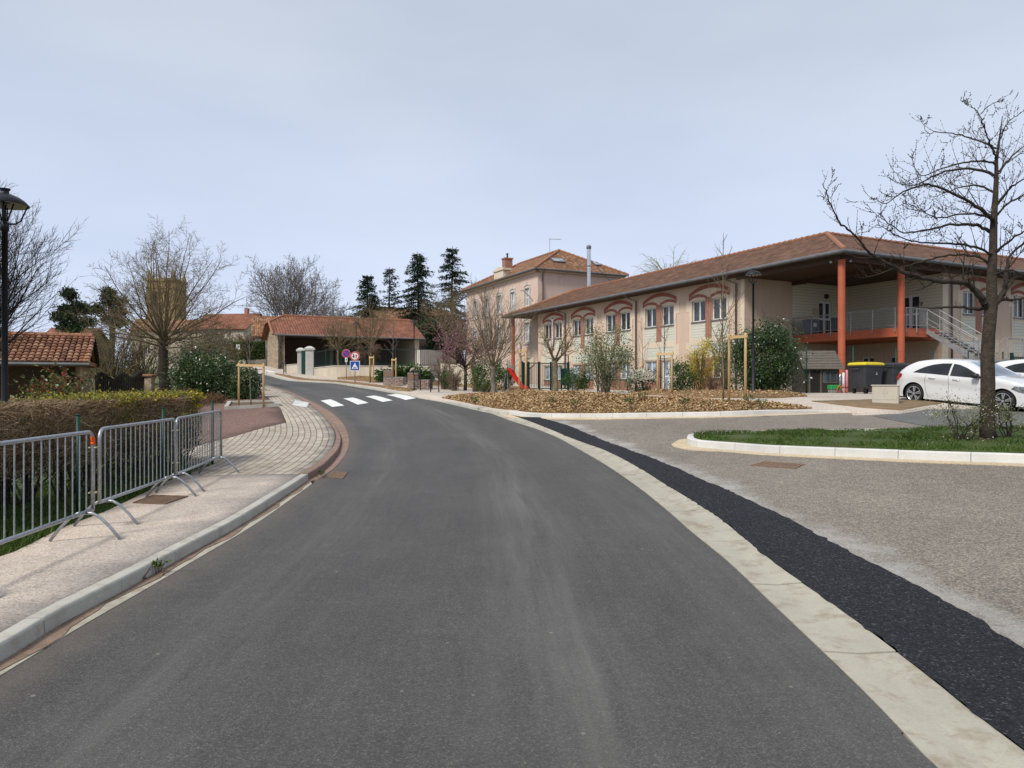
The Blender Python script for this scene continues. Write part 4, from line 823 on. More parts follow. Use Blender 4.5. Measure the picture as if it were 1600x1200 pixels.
def pink_house():
    C = Vector((2.4, 66, 0)); Wp = lambda p, q, z=0: C + A2 * p + B2 * q + Vector((0, 0, z))
    R = thing('pink_house', Wp(4.7, 8, 1.4), 'tall pink rendered house with white arched window surrounds and hipped tile roof', 'house')
    fl = Frame(Wp(0, 0), B2, -A2); fr = Frame(Wp(0, 0), A2, -B2); S = [2.13, 5.28, 8.44, 11.6, 14.7]
    top = [(s - .5, s + .5, 9.2, 10.9) for s in S]; mid = [(s - .55, s + .55, 5.2 if i == 1 else 5.8, 7.6) for i, s in enumerate(S)]; low = [(s - .5, s + .5, 2.4, 4.2) for s in S]
    mb = MB(); fl.wall(mb, 0, 17.3, .8, 12.45, top + mid + low); fr.wall(mb, 0, 9.4, .8, 12.45, [])
    q = Frame(Wp(0, 17.3), A2, B2); mb.add([q.p(0, .8), q.p(9.4, .8), q.p(9.4, 12.4), q.p(0, 12.4)], [(0, 3, 2, 1)])
    q = Frame(Wp(9.4, 0), B2, A2); mb.add([q.p(0, .8), q.p(17.3, .8), q.p(17.3, 12.4), q.p(0, 12.4)], [(0, 3, 2, 1)])
    mb.build('wall', MAT['pink'], R, world=True)
    for h in top + mid + low: window(fl, *h, R, d=-.12, glassm='curtain', bars=1, sill=False, t=.08)
    for s0, s1, h0, h1 in top + mid:
        mb = MB()
        fl.box(mb, s0 - .2, s0, h0 - .15, h1 + .1, 0, .05); fl.box(mb, s1, s1 + .2, h0 - .15, h1 + .1, 0, .05); fl.box(mb, s0 - .28, s1 + .28, h0 - .3, h0 - .15, 0, .08)
        arch(fl, mb, s0 - .2, s1 + .2, h1 + .1, .2, .18, 0, .06, 8); fl.box(mb, s0, s1, h1, h1 + .1, 0, .045); fl.box(mb, (s0 + s1) / 2 - .1, (s0 + s1) / 2 + .1, h1 + .3, h1 + .6, 0, .09)
        for s in (s0 - .28, s1 + .08): fl.box(mb, s, s + .2, h1 - .25, h1 + .02, 0, .06)
        mb.build('window_surround', MAT['stone_white'], R, world=True)
    mb = MB(); fl.box(mb, -.3, 17.6, 12.2, 12.42, 0, .3); fr.box(mb, -.3, 9.7, 12.2, 12.42, 0, .3); mb.build('cornice', MAT['cream'], R, world=True)
    z0, z1 = 12.48, 15.25; P = Wp
    roof_mesh('roof', [[P(-.5, -.5, z0), P(-.5, 17.8, z0), P(4.7, 13, z1), P(4.7, 4.2, z1)], [P(-.5, -.5, z0), P(9.9, -.5, z0), P(4.7, 4.2, z1)], [P(9.9, -.5, z0), P(9.9, 17.8, z0), P(4.7, 13, z1), P(4.7, 4.2, z1)], [P(-.5, 17.8, z0), P(9.9, 17.8, z0), P(4.7, 13, z1)]], MAT['tiles_old'], R)
    mb = MB()
    for a, b in ((P(4.7, 4.2, z1), P(4.7, 13, z1)), (P(4.7, 4.2, z1), P(-.5, -.5, z0)), (P(4.7, 4.2, z1), P(9.9, -.5, z0)), (P(4.7, 13, z1), P(-.5, 17.8, z0))):
        n = int((b - a).length / .5)
        for i in range(n): mb.tube([a.lerp(b, i / n) + Vector((0, 0, .03)), a.lerp(b, (i + 1.1) / n)], [.15, .12], 8)
    mb.build('ridge_tiles', MAT['ridge'], R, world=True)
    mb = MB(); mb.tube([P(-.55, 17.8, z0 - .08), P(-.55, -.55, z0 - .08), P(9.9, -.55, z0 - .08)], .08, 8); mb.build('gutter', MAT['zinc'], R, world=True)
    tubeobj('downpipe', [fr.p(.5, 12.3, .5), fr.p(.5, 12.0, .1), fr.p(.5, 9.0, .1), fr.p(1.4, 8.6, .1), fr.p(1.4, 7, .1)], .06, MAT['zinc'], R)
    mb = MB(); c = P(3.0, 12.3, 0)
    fc = Frame(c, A2, -B2); fc.box(mb, -.45, .45, 13.6, 15.55, -.8, 0); fc.box(mb, -.52, .52, 15.55, 15.7, -.87, .07); ch = mb.build('chimney', MAT['brick'], R, world=True)
    mb = MB(); mb.lathe([(.1, 15.7), (.09, 16.1), (.16, 16.14), (.02, 16.3)], c + B2 * .4, 8); mb.build('chimney_pot', MAT['black'], ch, world=True)
    mb = MB(); fl.box(mb, 7.2, 9.4, 12.4, 13.4, -.6, .15); fl.box(mb, 7.0, 9.6, 13.4, 13.6, -.7, .25); fl.poly(mb, [(7.2, 13.6), (9.4, 13.6), (8.3, 13.85)], -.4, .2); mb.build('dormer_pediment', MAT['cream'], R, world=True)
    for (s, t, w) in ((3.0, .33, .7), (7.4, .33, .35)):
        n = Vector((0, 0, 1)); base = P(s, -.5 + 4.7 * t, z0 + 2.77 * t + .04); sl_ = (P(0, 4.7, 0) - P(0, 0, 0)).normalized() * .86 + Vector((0, 0, .5)); nn = A2.cross(sl_).normalized() * .1
        mb = MB(); mb.hexa([base - A2 * w, base + A2 * w, base + A2 * w + sl_ * .9, base - A2 * w + sl_ * .9, base - A2 * w + nn, base + A2 * w + nn, base + A2 * w + sl_ * .9 + nn, base - A2 * w + sl_ * .9 + nn]); sk = mb.build('skylight', MAT['zinc'], R, world=True)
        mb = MB(); b2 = base + sl_ * .1 + nn * 1.02; w2 = w * .82; mb.hexa([b2 - A2 * w2, b2 + A2 * w2, b2 + A2 * w2 + sl_ * .7, b2 - A2 * w2 + sl_ * .7, b2 - A2 * w2 + nn * .1, b2 + A2 * w2 + nn * .1, b2 + A2 * w2 + sl_ * .7 + nn * .1, b2 - A2 * w2 + sl_ * .7 + nn * .1]); mb.build('pane', MAT['curtain'], sk, world=True)
    mb = MB(); a = P(4.2, 5.2, z1); mb.tube([a, a + Vector((0, 0, 1.4))], .025, 5); mb.tube([a + Vector((-.1, 0, 1.3)), a + Vector((1.2, .3, 1.35))], .018, 5)
    for i in range(6): p = a + Vector((.1 + i * .2, .03 * i, 1.31)); mb.tube([p - B2 * .25, p + B2 * .25], .01, 4)
    mb.build('aerial', MAT['galv_dull'], R, world=True)
    mb = MB(); a = fl.p(1.0, 9.6, 0); mb.tube([a, a - A2 * .3 + Vector((0, 0, .3)), a - A2 * 1.0 + Vector((0, 0, .9)), a - A2 * 1.3 + Vector((0, 0, .85))], .04, 6); mb.build('wall_lamp', MAT['galv'], R, world=True)
pink_house()
# boiler flue standing between the two buildings
fl_ = P3(920, 455, 64.5); R = thing('steel_flue', (fl_.x, fl_.y, 9.0), 'tall shiny steel flue pipe rising beside the pink house', 'flue')
mb = MB(); mb.lathe([(.18, -7.8), (.18, 5.0)], (0, 0, 0), 16); mb.build('pipe', MAT['steel'], R, True); mb = MB(); mb.lathe([(.18, 5.0), (.215, 5.02), (.215, 5.3), (.0, 5.4)], (0, 0, 0), 16); mb.build('cap', MAT['zinc'], R, True)
mb = MB()
for z in (1.2, 3.4): mb.lathe([(.185, z), (.2, z), (.2, z + .1), (.185, z + .1)], (0, 0, 0), 16)
mb.tube([(0, 0, 4.2), (-2.6, 1.6, 2.6)], .025, 5); mb.tube([(0, 0, 4.2), (2.4, 2.0, 2.2)], .025, 5); mb.build('brace', MAT['zinc'], R, True)

def barn():
    C = Vector((-22.5, 68, 0)); P = lambda s, q, z=0: C + A2 * s + B2 * q + Vector((0, 0, z))
    R = thing('stone_barn', P(7, 4, 2.8), 'open-fronted stone barn with a low red tiled roof behind the railed wall', 'barn')
    L, Dp, ez, rz_ = 14.2, 8, 6.56, 8.67; f = Frame(C, A2, -B2); g = Frame(C, B2, -A2)
    mb = MB(); f.box(mb, 0, .62, 2, ez, -.6, 0); g.poly(mb, [(0, 2), (Dp, 2), (Dp, ez), (Dp * .68, 7.75), (Dp * .32, 7.75), (0, ez)], -.5, .002); mb.build('stone_wall', MAT['rubble'], R, world=True)
    mb = MB(); f.box(mb, .62, L, 2, ez, -Dp, -Dp + .3); f.box(mb, .5, L - .5, ez - .1, ez, -Dp + .3, -.3); mb.build('back_wall', MAT['darkwall'], R, world=True)
    mb = MB(); f.box(mb, L - .5, L, 1.8, ez, -Dp, 0); mb.build('end_wall', MAT['wallbeige'], R, world=True)
    mb = MB(); f.box(mb, .62, L - .5, ez - .32, ez - .02, -.3, -.02); f.box(mb, 5, 5.25, 2, ez - .3, -.3, -.05); f.box(mb, 9.4, 9.65, 2, ez - .3, -.3, -.05); mb.build('beam', MAT['wood_dark'], R, world=True)
    o = .5
    roof_mesh('roof', [[P(-.55, -o, ez - .1), P(L + .5, -o, ez - .1), P(L + .5, 4, rz_), P(1.1, 4, rz_), P(-.55, 2.3, 7.85)], [P(-.55, Dp + o, ez - .1), P(L + .5, Dp + o, ez - .1), P(L + .5, 4, rz_), P(1.1, 4, rz_), P(-.55, 5.7, 7.85)], [P(-.55, 2.3, 7.85), P(-.55, 5.7, 7.85), P(1.1, 4, rz_)]], MAT['tiles_red'], R)
    mb = MB()
    for a, b in ((P(1.1, 4, rz_), P(L + .5, 4, rz_)), (P(1.1, 4, rz_), P(-.55, 2.3, 7.85)), (P(-.55, 2.3, 7.85), P(-.55, -o, ez - .1))):
        n = int((b - a).length / .45)
        for i in range(n): mb.tube([a.lerp(b, i / n) + Vector((0, 0, .03)), a.lerp(b, (i + 1.1) / n)], [.13, .10], 7)
    mb.tube([P(1.1, 4, rz_), P(1.1, 4, rz_ + .4)], [.14, .03], 6); mb.build('ridge_tiles', MAT['ridge'], R, world=True)
    mb = MB(); mb.tube([P(-.5, -o - .05, ez - .15), P(L + .5, -o - .05, ez - .15)], .08, 8); mb.build('gutter', MAT['zinc'], R, world=True)
    tubeobj('downpipe', [P(.1, -o, ez - .2), P(.08, -.1, ez - .6), P(.08, -.1, 3.0)], .06, MAT['zinc'], R)
    tubeobj('downpipe', [P(-.12, Dp - .3, ez - .2), P(-.12, Dp - .3, 3.2)], .06, MAT['zinc'], R)
barn()

def gable_house(name, u, D, wdt, dep, zb, ze, zr, e, wallm, roofm, label, wins=(), name_roof='roof', over=.4, chim=None):
    "simple gabled house, front-left corner at column u and distance D"
    C = Vector(((u - CX) / F * D, D, 0)); e = Vector((*e, 0)).normalized(); b = Vector((-e.y, e.x, 0)); P = lambda s, q, z=0: C + e * s + b * q + Vector((0, 0, z))
    R = thing(name, P(wdt / 2, dep / 2, zb + .5), label, 'house'); f = Frame(C, e, -b); g = Frame(C, b, -e); g2 = Frame(P(wdt, 0), b, e)
    mb = MB(); f.wall(mb, 0, wdt, zb, ze, wins)
    mb.add([g.p(0, zb), g.p(dep, zb), g.p(dep, ze), g.p(dep / 2, zr - .1), g.p(0, ze)], [(0, 4, 3, 2, 1)]); mb.add([g2.p(0, zb), g2.p(dep, zb), g2.p(dep, ze), g2.p(dep / 2, zr - .1), g2.p(0, ze)], [(0, 1, 2, 3, 4)]); mb.add([f.p(0, zb, -dep), f.p(wdt, zb, -dep), f.p(wdt, ze, -dep), f.p(0, ze, -dep)], [(3, 2, 1, 0)])
    mb.build('wall', MAT[wallm], R, world=True); k = (zr - ze) / (dep / 2)
    roof_mesh('roof', [[P(-over, -over, ze - over * k), P(wdt + over, -over, ze - over * k), P(wdt + over, dep / 2, zr), P(-over, dep / 2, zr)], [P(-over, dep + over, ze - over * k), P(wdt + over, dep + over, ze - over * k), P(wdt + over, dep / 2, zr), P(-over, dep / 2, zr)]], MAT[roofm], R)
    for w in wins: window(f, *w, R, sill=False, fm='white', t=.08)
    if chim is not None: mb = MB(); f.box(mb, chim, chim + .6, zr - .5, zr + .9, -dep / 2 - .3, -dep / 2 + .3); mb.build('chimney', MAT['brick'], R, world=True)
    return R
gable_house('village_house', 602, 95, 11, 15, 3, 10.3, 12.9, (.897, .442), 'cream', 'tiles_old', 'cream gabled house with a long tiled roof rising behind the red-roofed barn', [(2, 3, 7, 8.4)], over=.6)
gable_house('village_house', 398, 92, 8.5, 6.5, 3, 8.2, 10.9, (.94, .34), 'wallbeige', 'tiles_old', 'old beige house with brown roof just left of the stone barn', [(1.2, 2.2, 5.2, 6.4), (4, 5, 5.2, 6.4)])
gable_house('village_house', 300, 118, 9.5, 9, 3, 11.0, 13.8, (.99, -.15), 'wallbeige', 'tiles_red', 'far beige house with bright red roof seen right of the big bare tree', [(1.5, 2.5, 7, 8.6), (5.5, 6.5, 7, 8.6)], chim=7)
gable_house('village_house', 206, 125, 13, 8, 3, 11.4, 13.6, (.98, .2), 'wallbeige', 'tiles_old', 'far house with rusty roof half hidden behind the big bare tree', [(2, 3, 7, 8.6), (8, 9, 7, 8.6)])
gable_house('village_house', 356, 135, 10, 9, 3, 10.6, 13.2, (.95, .3), 'wallbeige', 'tiles', 'far dark-roofed house below the thin mast', [(3, 4, 6, 7.4)])
gable_house('village_house', 62, 92, 5.5, 7, 2, 7.3, 9.3, (.99, .1), 'ochre', 'tiles_red', 'small red-roofed house showing above the garden shelter roof')
def tower():
    D = 190; C = P3(229, 600, D); C.z = 0; w = 7.4; e = Vector((1, .03, 0)).normalized(); b = Vector((-e.y, e.x, 0)); f = Frame(C, e, -b)
    R = thing('church_tower', C + e * 3.7 + b * 3.7 + Vector((0, 0, 4)), 'square golden stone church tower with corner pinnacles behind the bare tree', 'tower')
    zt = EYE + (600 - 436) / F * D
    mb = MB(); f.wall(mb, 0, w, 3, zt, [(1.5, 2.7, zt - 7.5, zt - 3.2), (4.7, 5.9, zt - 7.5, zt - 3.2)], .8)
    for q in (Frame(C, b, -e), Frame(C + e * w, b, e), Frame(C + b * w, e, b)): mb.add([q.p(0, 3), q.p(w, 3), q.p(w, zt), q.p(0, zt)], [(0, 1, 2, 3)])
    mb.add([f.p(0, zt, 0), f.p(w, zt, 0), f.p(w, zt, -w), f.p(0, zt, -w)], [(0, 1, 2, 3)]); mb.build('wall', MAT['tower_stone'], R, world=True)
    mb = MB(); f.box(mb, -.3, w + .3, zt - .5, zt + .2, -w - .3, .3); f.box(mb, -.15, w + .15, zt - 2.4, zt - 2.1, -w - .15, .15); mb.build('cornice', MAT['tower_stone'], R, world=True)
    for s in (0, w - .9):
        for q in (0, w - .9):
            mb = MB(); f.box(mb, s, s + .9, zt + .2, zt + 1.1, -q - .9, -q); c = f.p(s + .45, zt + 1.1, -q - .45); mb.lathe([(.55, 0), (.12, 1.5), (0, 1.6)], c, 6); mb.build('pinnacle', MAT['tower_stone'], R, world=True)
    mb = MB(); f.box(mb, 2.6, 4.8, zt + .2, zt + 1.0, -w, -w + 1); mb.build('parapet', MAT['tower_stone'], R, world=True)
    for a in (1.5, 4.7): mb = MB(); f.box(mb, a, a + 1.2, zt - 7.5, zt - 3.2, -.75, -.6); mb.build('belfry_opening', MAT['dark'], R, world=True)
tower()
def shelter():
    C = Vector((-16.25, 27.0, 0)); P = lambda s, q, z=0: C - A2 * s + B2 * q + Vector((0, 0, z)); L = 7; ze, zr = 2.50, 3.62; dq = 2.55
    R = thing('garden_shelter', P(3.5, 2.5, .7), 'open timber garden shelter with a clay pantile roof behind the hedge', 'shelter')
    rng = random.Random(8); V = []; Fq = []; n = 5
    sl_ = (P(0, dq, zr) - P(0, 0, ze)); Ls = sl_.length; u = sl_.normalized(); nn = (-A2).cross(u).normalized()
    if nn.z < 0: nn = -nn
    cw = .205; rows = 9; tl = Ls / rows
    for side in (0, 1):
        for c in range(int(L / cw) + 1):
            for r in range(rows):
                o = P(c * cw - .02, 0, ze) + u * (r * tl) if side == 0 else P(c * cw - .02, 2 * dq, ze) + Vector((u.x - 2 * u.dot(B2) * B2.x, u.y - 2 * u.dot(B2) * B2.y, u.z)) * (r * tl)
                uu = u if side == 0 else Vector((u.x - 2 * u.dot(B2) * B2.x, u.y - 2 * u.dot(B2) * B2.y, u.z)); m = nn if side == 0 else (A2).cross(uu).normalized()
                if m.z < 0: m = -m
                b = len(V); j = rng.uniform(-.008, .008)
                for t_, rad, lift in ((-.03, .105, .035), (tl + .02, .08, 0)):
                    for k in range(n + 1):
                        a = math.pi * k / n; p = o + uu * t_ + (-A2) * (math.cos(a) * rad + j) + m * (math.sin(a) * rad * .75 + lift); V.append(tuple(p))
                for k in range(n): Fq.append((b + k, b + k + 1, b + n + 2 + k, b + n + 1 + k))
                Fq.append(tuple(range(b, b + n + 1)))
    mesh_obj('roof', V, Fq, MAT['tile_plain'], R, False, True)
    mb = MB()
    for q0, z0, q1, z1 in ((-.05, ze - .07, dq, zr - .05), (dq, zr - .05, 2 * dq + .05, ze - .07)): mb.hexa([P(-.05, q0, z0), P(L, q0, z0), P(L, q1, z1), P(-.05, q1, z1), P(-.05, q0, z0 + .05), P(L, q0, z0 + .05), P(L, q1, z1 + .05), P(-.05, q1, z1 + .05)])
    mb.build('roof_boards', MAT['wood_dark'], R, world=True)
    mb = MB()
    for i in range(int(L / .4)): mb.tube([P(i * .4, dq, zr + .06), P(i * .4 + .43, dq, zr + .06)], [.12, .10], 8)
    mb.build('ridge_tiles', MAT['ridge'], R, world=True)
    mb = MB(); mb.tube([P(-.1, -.1, ze - .06), P(L, -.1, ze - .06)], .07, 8); mb.build('gutter', MAT['zinc'], R, world=True)
    for s in (.75, 3.9, 6.8):
        for q in (.35, 2 * dq - .35): mb = MB(); b = P(s, q); mb.beam(P(s, q, hz(b.x, b.y) - .1), P(s, q, ze - .05), .14, .14, A2); mb.build('post', MAT['wood_orange'], R, world=True)
    mb = MB(); mb.beam(P(0, .35, ze), P(L, .35, ze), .12, .18); mb.beam(P(0, 2 * dq - .35, ze), P(L, 2 * dq - .35, ze), .12, .18); mb.beam(P(.1, .0, ze + .02), P(.1, 2 * dq, ze + .02), .12, .16)
    mb.beam(P(.75, .35, ze - .75), P(1.5, .35, ze - .05), .09, .09); mb.beam(P(3.9, .35, ze - .75), P(3.2, .35, ze - .05), .09, .09); mb.beam(P(.1, 0, ze), P(.1, dq, zr - .1), .1, .14); mb.beam(P(.1, 2 * dq, ze), P(.1, dq, zr - .1), .1, .14)
    mb.build('timber_frame', MAT['wood_orange'], R, world=True)
    g = Frame(P(.25, 0), B2, A2); mb = MB(); g.box(mb, .4, 2 * dq - .35, .3, 1.55, -.2, 0); g.box(mb, .4, .75, 1.55, 2.0, -.2, 0); mb.build('end_wall', MAT['darkbrick'], R, world=True)
    mb = MB(); g.box(mb, .75, 2 * dq - .35, 1.55, 2.45, -.17, -.03); mb.build('upper_wall', MAT['ochre'], R, world=True)
    g = Frame(P(0, 2 * dq - .3), -A2, -B2); mb = MB(); g.box(mb, .3, L, .2, 2.45, -.2, 0); mb.build('back_wall', MAT['darkbrick'], R, world=True)
shelter()

# ------------------------------------------------------------ walls, gates and fences in the middle distance
def px_wall(name, pts, mat, label, thick=.3, cap=None, capm='kerb', cat='wall'):
    "pts: (u, v of the foot, v of the top)"
    Q = [(G(u, vb, .09), vt) for u, vb, vt in pts]; c = Q[0][0].lerp(Q[-1][0], .5); R = thing(name, c, label, cat); mb = MB(); mc = MB()
    for (a, ta), (b, tb) in zip(Q, Q[1:]):
        za, zb = EYE + (CY - ta) / F * a.y, EYE + (CY - tb) / F * b.y; n = Vector((-(b - a).y, (b - a).x, 0)).normalized() * thick
        mb.hexa([a - Vector((0, 0, .5)), b - Vector((0, 0, .5)), b + n - Vector((0, 0, .5)), a + n - Vector((0, 0, .5)), Vector((a.x, a.y, za)), Vector((b.x, b.y, zb)), Vector((b.x + n.x, b.y + n.y, zb)), Vector((a.x + n.x, a.y + n.y, za))])
        if cap: m = n * .12; mc.hexa([Vector((p.x, p.y, z + dz)) + s for dz in (0, cap) for p, z, s in ((a, za, -m), (b, zb, -m), (b, zb, n + m), (a, za, n + m))])
    mb.build('wall_body', mat, R, world=True)
    if cap: mc.build('coping', MAT[capm], R, world=True)
    return R, [(a, EYE + (CY - t) / F * a.y) for a, t in Q]
_, wtop = px_wall('retaining_wall', [(491, 586.8, 575.5), (520, 589.6, 572.5), (560, 590, 572.3), (620, 591.5, 573.0), (672, 594.5, 574.0)], MAT['wallbeige'], 'low beige retaining wall below the dark railing, running behind the signs', cap=.07)
px_wall('retaining_wall', [(443, 582.5, 571.0), (464.5, 584.8, 569.5)], MAT['wallbeige'], 'short pale wall between the stone barn and the white gate pillars', cap=.06)
def bar_fence(name, line, h, mat, label, sp=.14, r=.010, spear=True, cat='railing', postev=14, off=(0, .15)):
    R = thing(name, (line[0][0] + line[-1][0]) / 2 + Vector((0, 0, 0)), label, cat); mb = MB(); ml = MB(); mp = MB(); up = Vector((0, 0, 1)); k = 0
    for (a, za), (b, zb) in zip(line, line[1:]):
        A, B = Vector((a.x + off[0], a.y + off[1], za)), Vector((b.x + off[0], b.y + off[1], zb)); n = max(1, int((B - A).length / sp))
        for z in (.12, h - .12): ml.beam(A + up * z, B + up * z, .03, .03)
        for i in range(n + 1):
            p = A.lerp(B, i / n); k += 1
            if k % postev == 0: mp.beam(p, p + up * (h + .05), .05, .05)
            else: mb.tube([p + up * .05, p + up * h], [r, r * (.4 if spear else 1)], 4, False)
    mb.build('bars', mat, R, world=True); ml.build('rails', mat, R, world=True); mp.build('posts', mat, R, world=True); return R
bar_fence('wall_railing', [(p, z + .07) for p, z in wtop] + [(GD(712, wtop[-1][0].y + 2), wtop[-1][1] - .1)], 1.35, MAT['greendark'], 'dark green iron railing standing along the top of the retaining wall', .16, .013, off=(0, .2))
def pillar(u, vb, vt, w, label):
    c = G(u, vb, .09); R = thing('gate_pillar', c, label, 'pillar', rz=.2, group='white gate pillars'); h = EYE + (CY - vt) / F * c.y - c.z; mb = MB(); mb.bbox(-w / 2, w / 2, -w / 2, w / 2, -.3, h - .3, .02); mb.build('shaft', MAT['stone_white'], R)
    mb = MB(); x = w / 2 + .09; mb.box(-x, x, -x, x, h - .3, h - .16); mb.add([(-x, -x, h - .16), (x, -x, h - .16), (x, x, h - .16), (-x, x, h - .16), (-.12, -.12, h), (.12, -.12, h), (.12, .12, h), (-.12, .12, h)], [(0, 1, 5, 4), (1, 2, 6, 5), (2, 3, 7, 6), (3, 0, 4, 7), (4, 5, 6, 7)]); mb.build('cap_stone', MAT['stone_white'], R); return c
pl1 = pillar(470, 585, 543.5, .5, 'slimmer left pillar of the white stone gateway'); pl2 = pillar(484, 586, 541, .62, 'bigger right pillar of the white stone gateway')
R = thing('pillar_gate', pl1.lerp(pl2, .45), 'narrow green metal gate between the two white pillars', 'gate'); m_ = (pl1 + pl2) / 2; mb = MB(); gx = Vector((.28, .0, 0))
mb.hexa([m_ - gx + Vector((-.1, y, z)) for z in (0.05, 2.0) for y in (0, )] * 0 + [m_ + Vector((x, y, z)) for z in (.05, 1.95) for x, y in ((-.22, -.32), (.10, -.32), (.10, -.27), (-.22, -.27))]); mb.build('leaf', MAT['green'], R, world=True)
mb = MB(); mb.tube([m_ + Vector((.06, -.36, 1.0)), m_ + Vector((.06, -.42, 1.0)), m_ + Vector((-.03, -.42, 1.0))], .015, 6); mb.build('handle', MAT['black'], R, world=True)
# far pink wall with green gate, clipped hedge and road sign
px_wall('garden_wall', [(345, 569, 549.5), (404.5, 570, 548.5)], MAT['pink'], 'pinkish rendered wall below the clipped hedge at the end of the road', cap=.05)
gA, gB = G(405.5, 570.5, .09), G(417, 571, .09); R = thing('driveway_gate', gA.lerp(gB, .5), 'bright green solid gate left of the stone barn', 'gate'); hgt = EYE + (CY - 547) / F * gA.y - gA.z; mb = MB()
mb.beam(gA + Vector((0, 0, hgt / 2)), gB + Vector((0, 0, hgt / 2)), .05, hgt); mb.build('panel', MAT['greenbright'], R, world=True); mb = MB()
for t in (0, .33, .66, 1): mb.beam(gA.lerp(gB, t) + Vector((0, -.05, 0)), gA.lerp(gB, t) + Vector((0, -.05, hgt + .05)), .07, .05)
mb.build('stiles', MAT['green'], R, world=True)
px_wall('yard_wall', [(657.5, 589, 546.5), (712, 590, 547.5)], MAT['white_render'], 'pale rendered wall right of the barn behind the railing')
R = thing('gabion_wall', G(740, 606, .09), 'low yellowish stone wall behind the garden shrubs', 'wall'); a, b = GD(690, 50), GD(800, 46); mb = MB(); mb.beam(a + Vector((0, 0, .6)), b + Vector((0, 0, .7)), .3, 1.6); mb.build('wall_body', MAT['wallbeige'], R, world=True)
# welded mesh fence around the play yard
def mesh_fence(name, pts, h, label, sx=.25, sz=.20, r=.0020, mat='greendark', postr=.03, group=None, tall=.06):
    R = thing(name, pts[0].lerp(pts[-1], .5), label, 'fence', group=group); mb = MB(); up = Vector((0, 0, 1))
    for i, p in enumerate(pts): m2 = MB(); m2.tube([p - up * .1, p + up * (h + tall)], postr, 8); m2.tube([p + up * (h + tall), p + up * (h + tall + .02)], postr * 1.15, 8); m2.build('post', MAT['green'], R, True, True)
    for a, b in zip(pts, pts[1:]):
        n = int((b - a).length / sx)
        for i in range(1, n): p = a.lerp(b, i / n); mb.tube([p + up * .05, p + up * h], r, 3, False)
        for j in range(int(h / sz) + 1): mb.tube([a + up * (.05 + j * sz), b + up * (.05 + j * sz)], r * 1.2, 3, False)
    mb.build('wire_mesh', MAT[mat], R, world=True); return R
mesh_fence('mesh_fence', [GD(u, D, .05) for u, D in ((888, 39.5), (935, 38.3), (981, 37), (1032, 35.2), (1085, 33.4), (1140, 31.8), (1200, 30.2), (1260, 28.6), (1333, 29.4), (1400, 30.4), (1458, 31.2), (1513, 32.2), (1567, 33.3), (1640, 34.5))], 1.9, 'tall green welded mesh fence with slim posts along the foot of the long building')
# ------------------------------------------------------------ street furniture
def street_lamp():
    R = thing('street_lamp', (0, 0, 0), 'x', 'street lamp', group='dark lantern street lamps'); h = 4.6
    mb = MB(); mb.lathe([(.0, 0), (.11, 0), (.11, .04), (.065, .08), (.062, 1.25), (.048, 1.32), (.040, 1.34), (.037, h - .60), (.052, h - .60), (.052, h - .48), (.02, h - .46)], n=14); mb.build('post', MAT['lampblack'], R, True)
    mb = MB()
    for k in range(4):
        a = k * math.pi / 2 + .5; c, s = math.cos(a), math.sin(a)
        mb.tube([(.02 * c, .02 * s, h - .5), (.12 * c, .12 * s, h - .49), (.185 * c, .185 * s, h - .44), (.215 * c, .215 * s, h - .34), (.27 * c, .27 * s, h - .21)], [.014, .012, .010, .009, .009], 6)
        mb.tube([(.03 * c, .03 * s, h - .46), (.10 * c, .10 * s, h - .2)], .010, 6)
    mb.build('lantern_arms', MAT['lampblack'], R, True)
    mb = MB(); mb.lathe([(.285, h - .235), (.29, h - .222), (.24, h - .165), (.17, h - .115), (.10, h - .085), (.055, h - .075), (.05, h - .03), (.068, h - .01), (.068, h), (0, h)], n=24); mb.build('lantern_roof', MAT['lampblack'], R, True)
    mb = MB(); mb.lathe([(.0, h - .13), (.15, h - .15), (.278, h - .232)], n=24); mb.build('reflector', MAT['lamp_inside'], R, True)
    mb = MB(); mb.lathe([(.06, h - .2), (.10, h - .17), (.10, h - .15), (0, h - .14)], n=12); mb.build('bulb_housing', MAT['galv_dull'], R, True)
    return R
L0 = street_lamp(); L0.location = GD(7.5, 9.3, .05); L0.scale = (.96, .96, .925); L0['label'] = 'nearest dark lantern street lamp rising out of the brown hedge'
for u, D, lb in ((1177, 25.6, 'dark lantern street lamp standing before the round laurel bush'), (556.5, 60, 'slim dark street lamp standing beside the big white gate pillar'), (647, 54, 'distant dark street lamp standing behind the juniper bush')):
    copy_tree(L0, GD(u, D, .08), 0, lb).scale = (1, 1, 1 if D < 50 else .98)

def barrier(length, label):
    R = thing('crowd_barrier', (0, 0, 0), label, 'crowd barrier', group='galvanised crowd barriers'); h, z0, r, rc = 1.10, .285, .0195, .11
    pts = [(0, 0, z0)] + [(0, 0, h - rc)] + [(rc - rc * math.cos(a), 0, h - rc + rc * math.sin(a)) for a in np.linspace(.25, math.pi / 2, 6)]
    pts += [(length - p[0], 0, p[2]) for p in reversed(pts)]
    mb = MB(); mb.tube(pts, r, 10); mb.tube([(0, 0, z0), (length, 0, z0)], r, 10); mb.build('frame', MAT['galv'], R, True)
    n = 17; mb = MB()
    for i in range(1, n): x = length * i / n; mb.tube([(x, 0, z0), (x, 0, h)], .0075, 6, False)
    mb.build('bars', MAT['galv'], R, True)
    for x in (.16, length - .16):
        mb = MB()
        for s in (-1, 1): mb.tube([(x, 0, z0 - .01), (x, s * .07, z0 - .01), (x, s * .15, z0 - .06), (x, s * .25, .12), (x, s * .34, .002)], .016, 8)
        mb.build('foot', MAT['galv'], R, True)
    for z in (.46, h - .17): mb = MB(); mb.tube([(length - .02, -.03, z), (length + .06, -.03, z), (length + .06, .03, z), (length - .02, .03, z)], .009, 6); mb.build('hook', MAT['brass'], R, True)
    return R
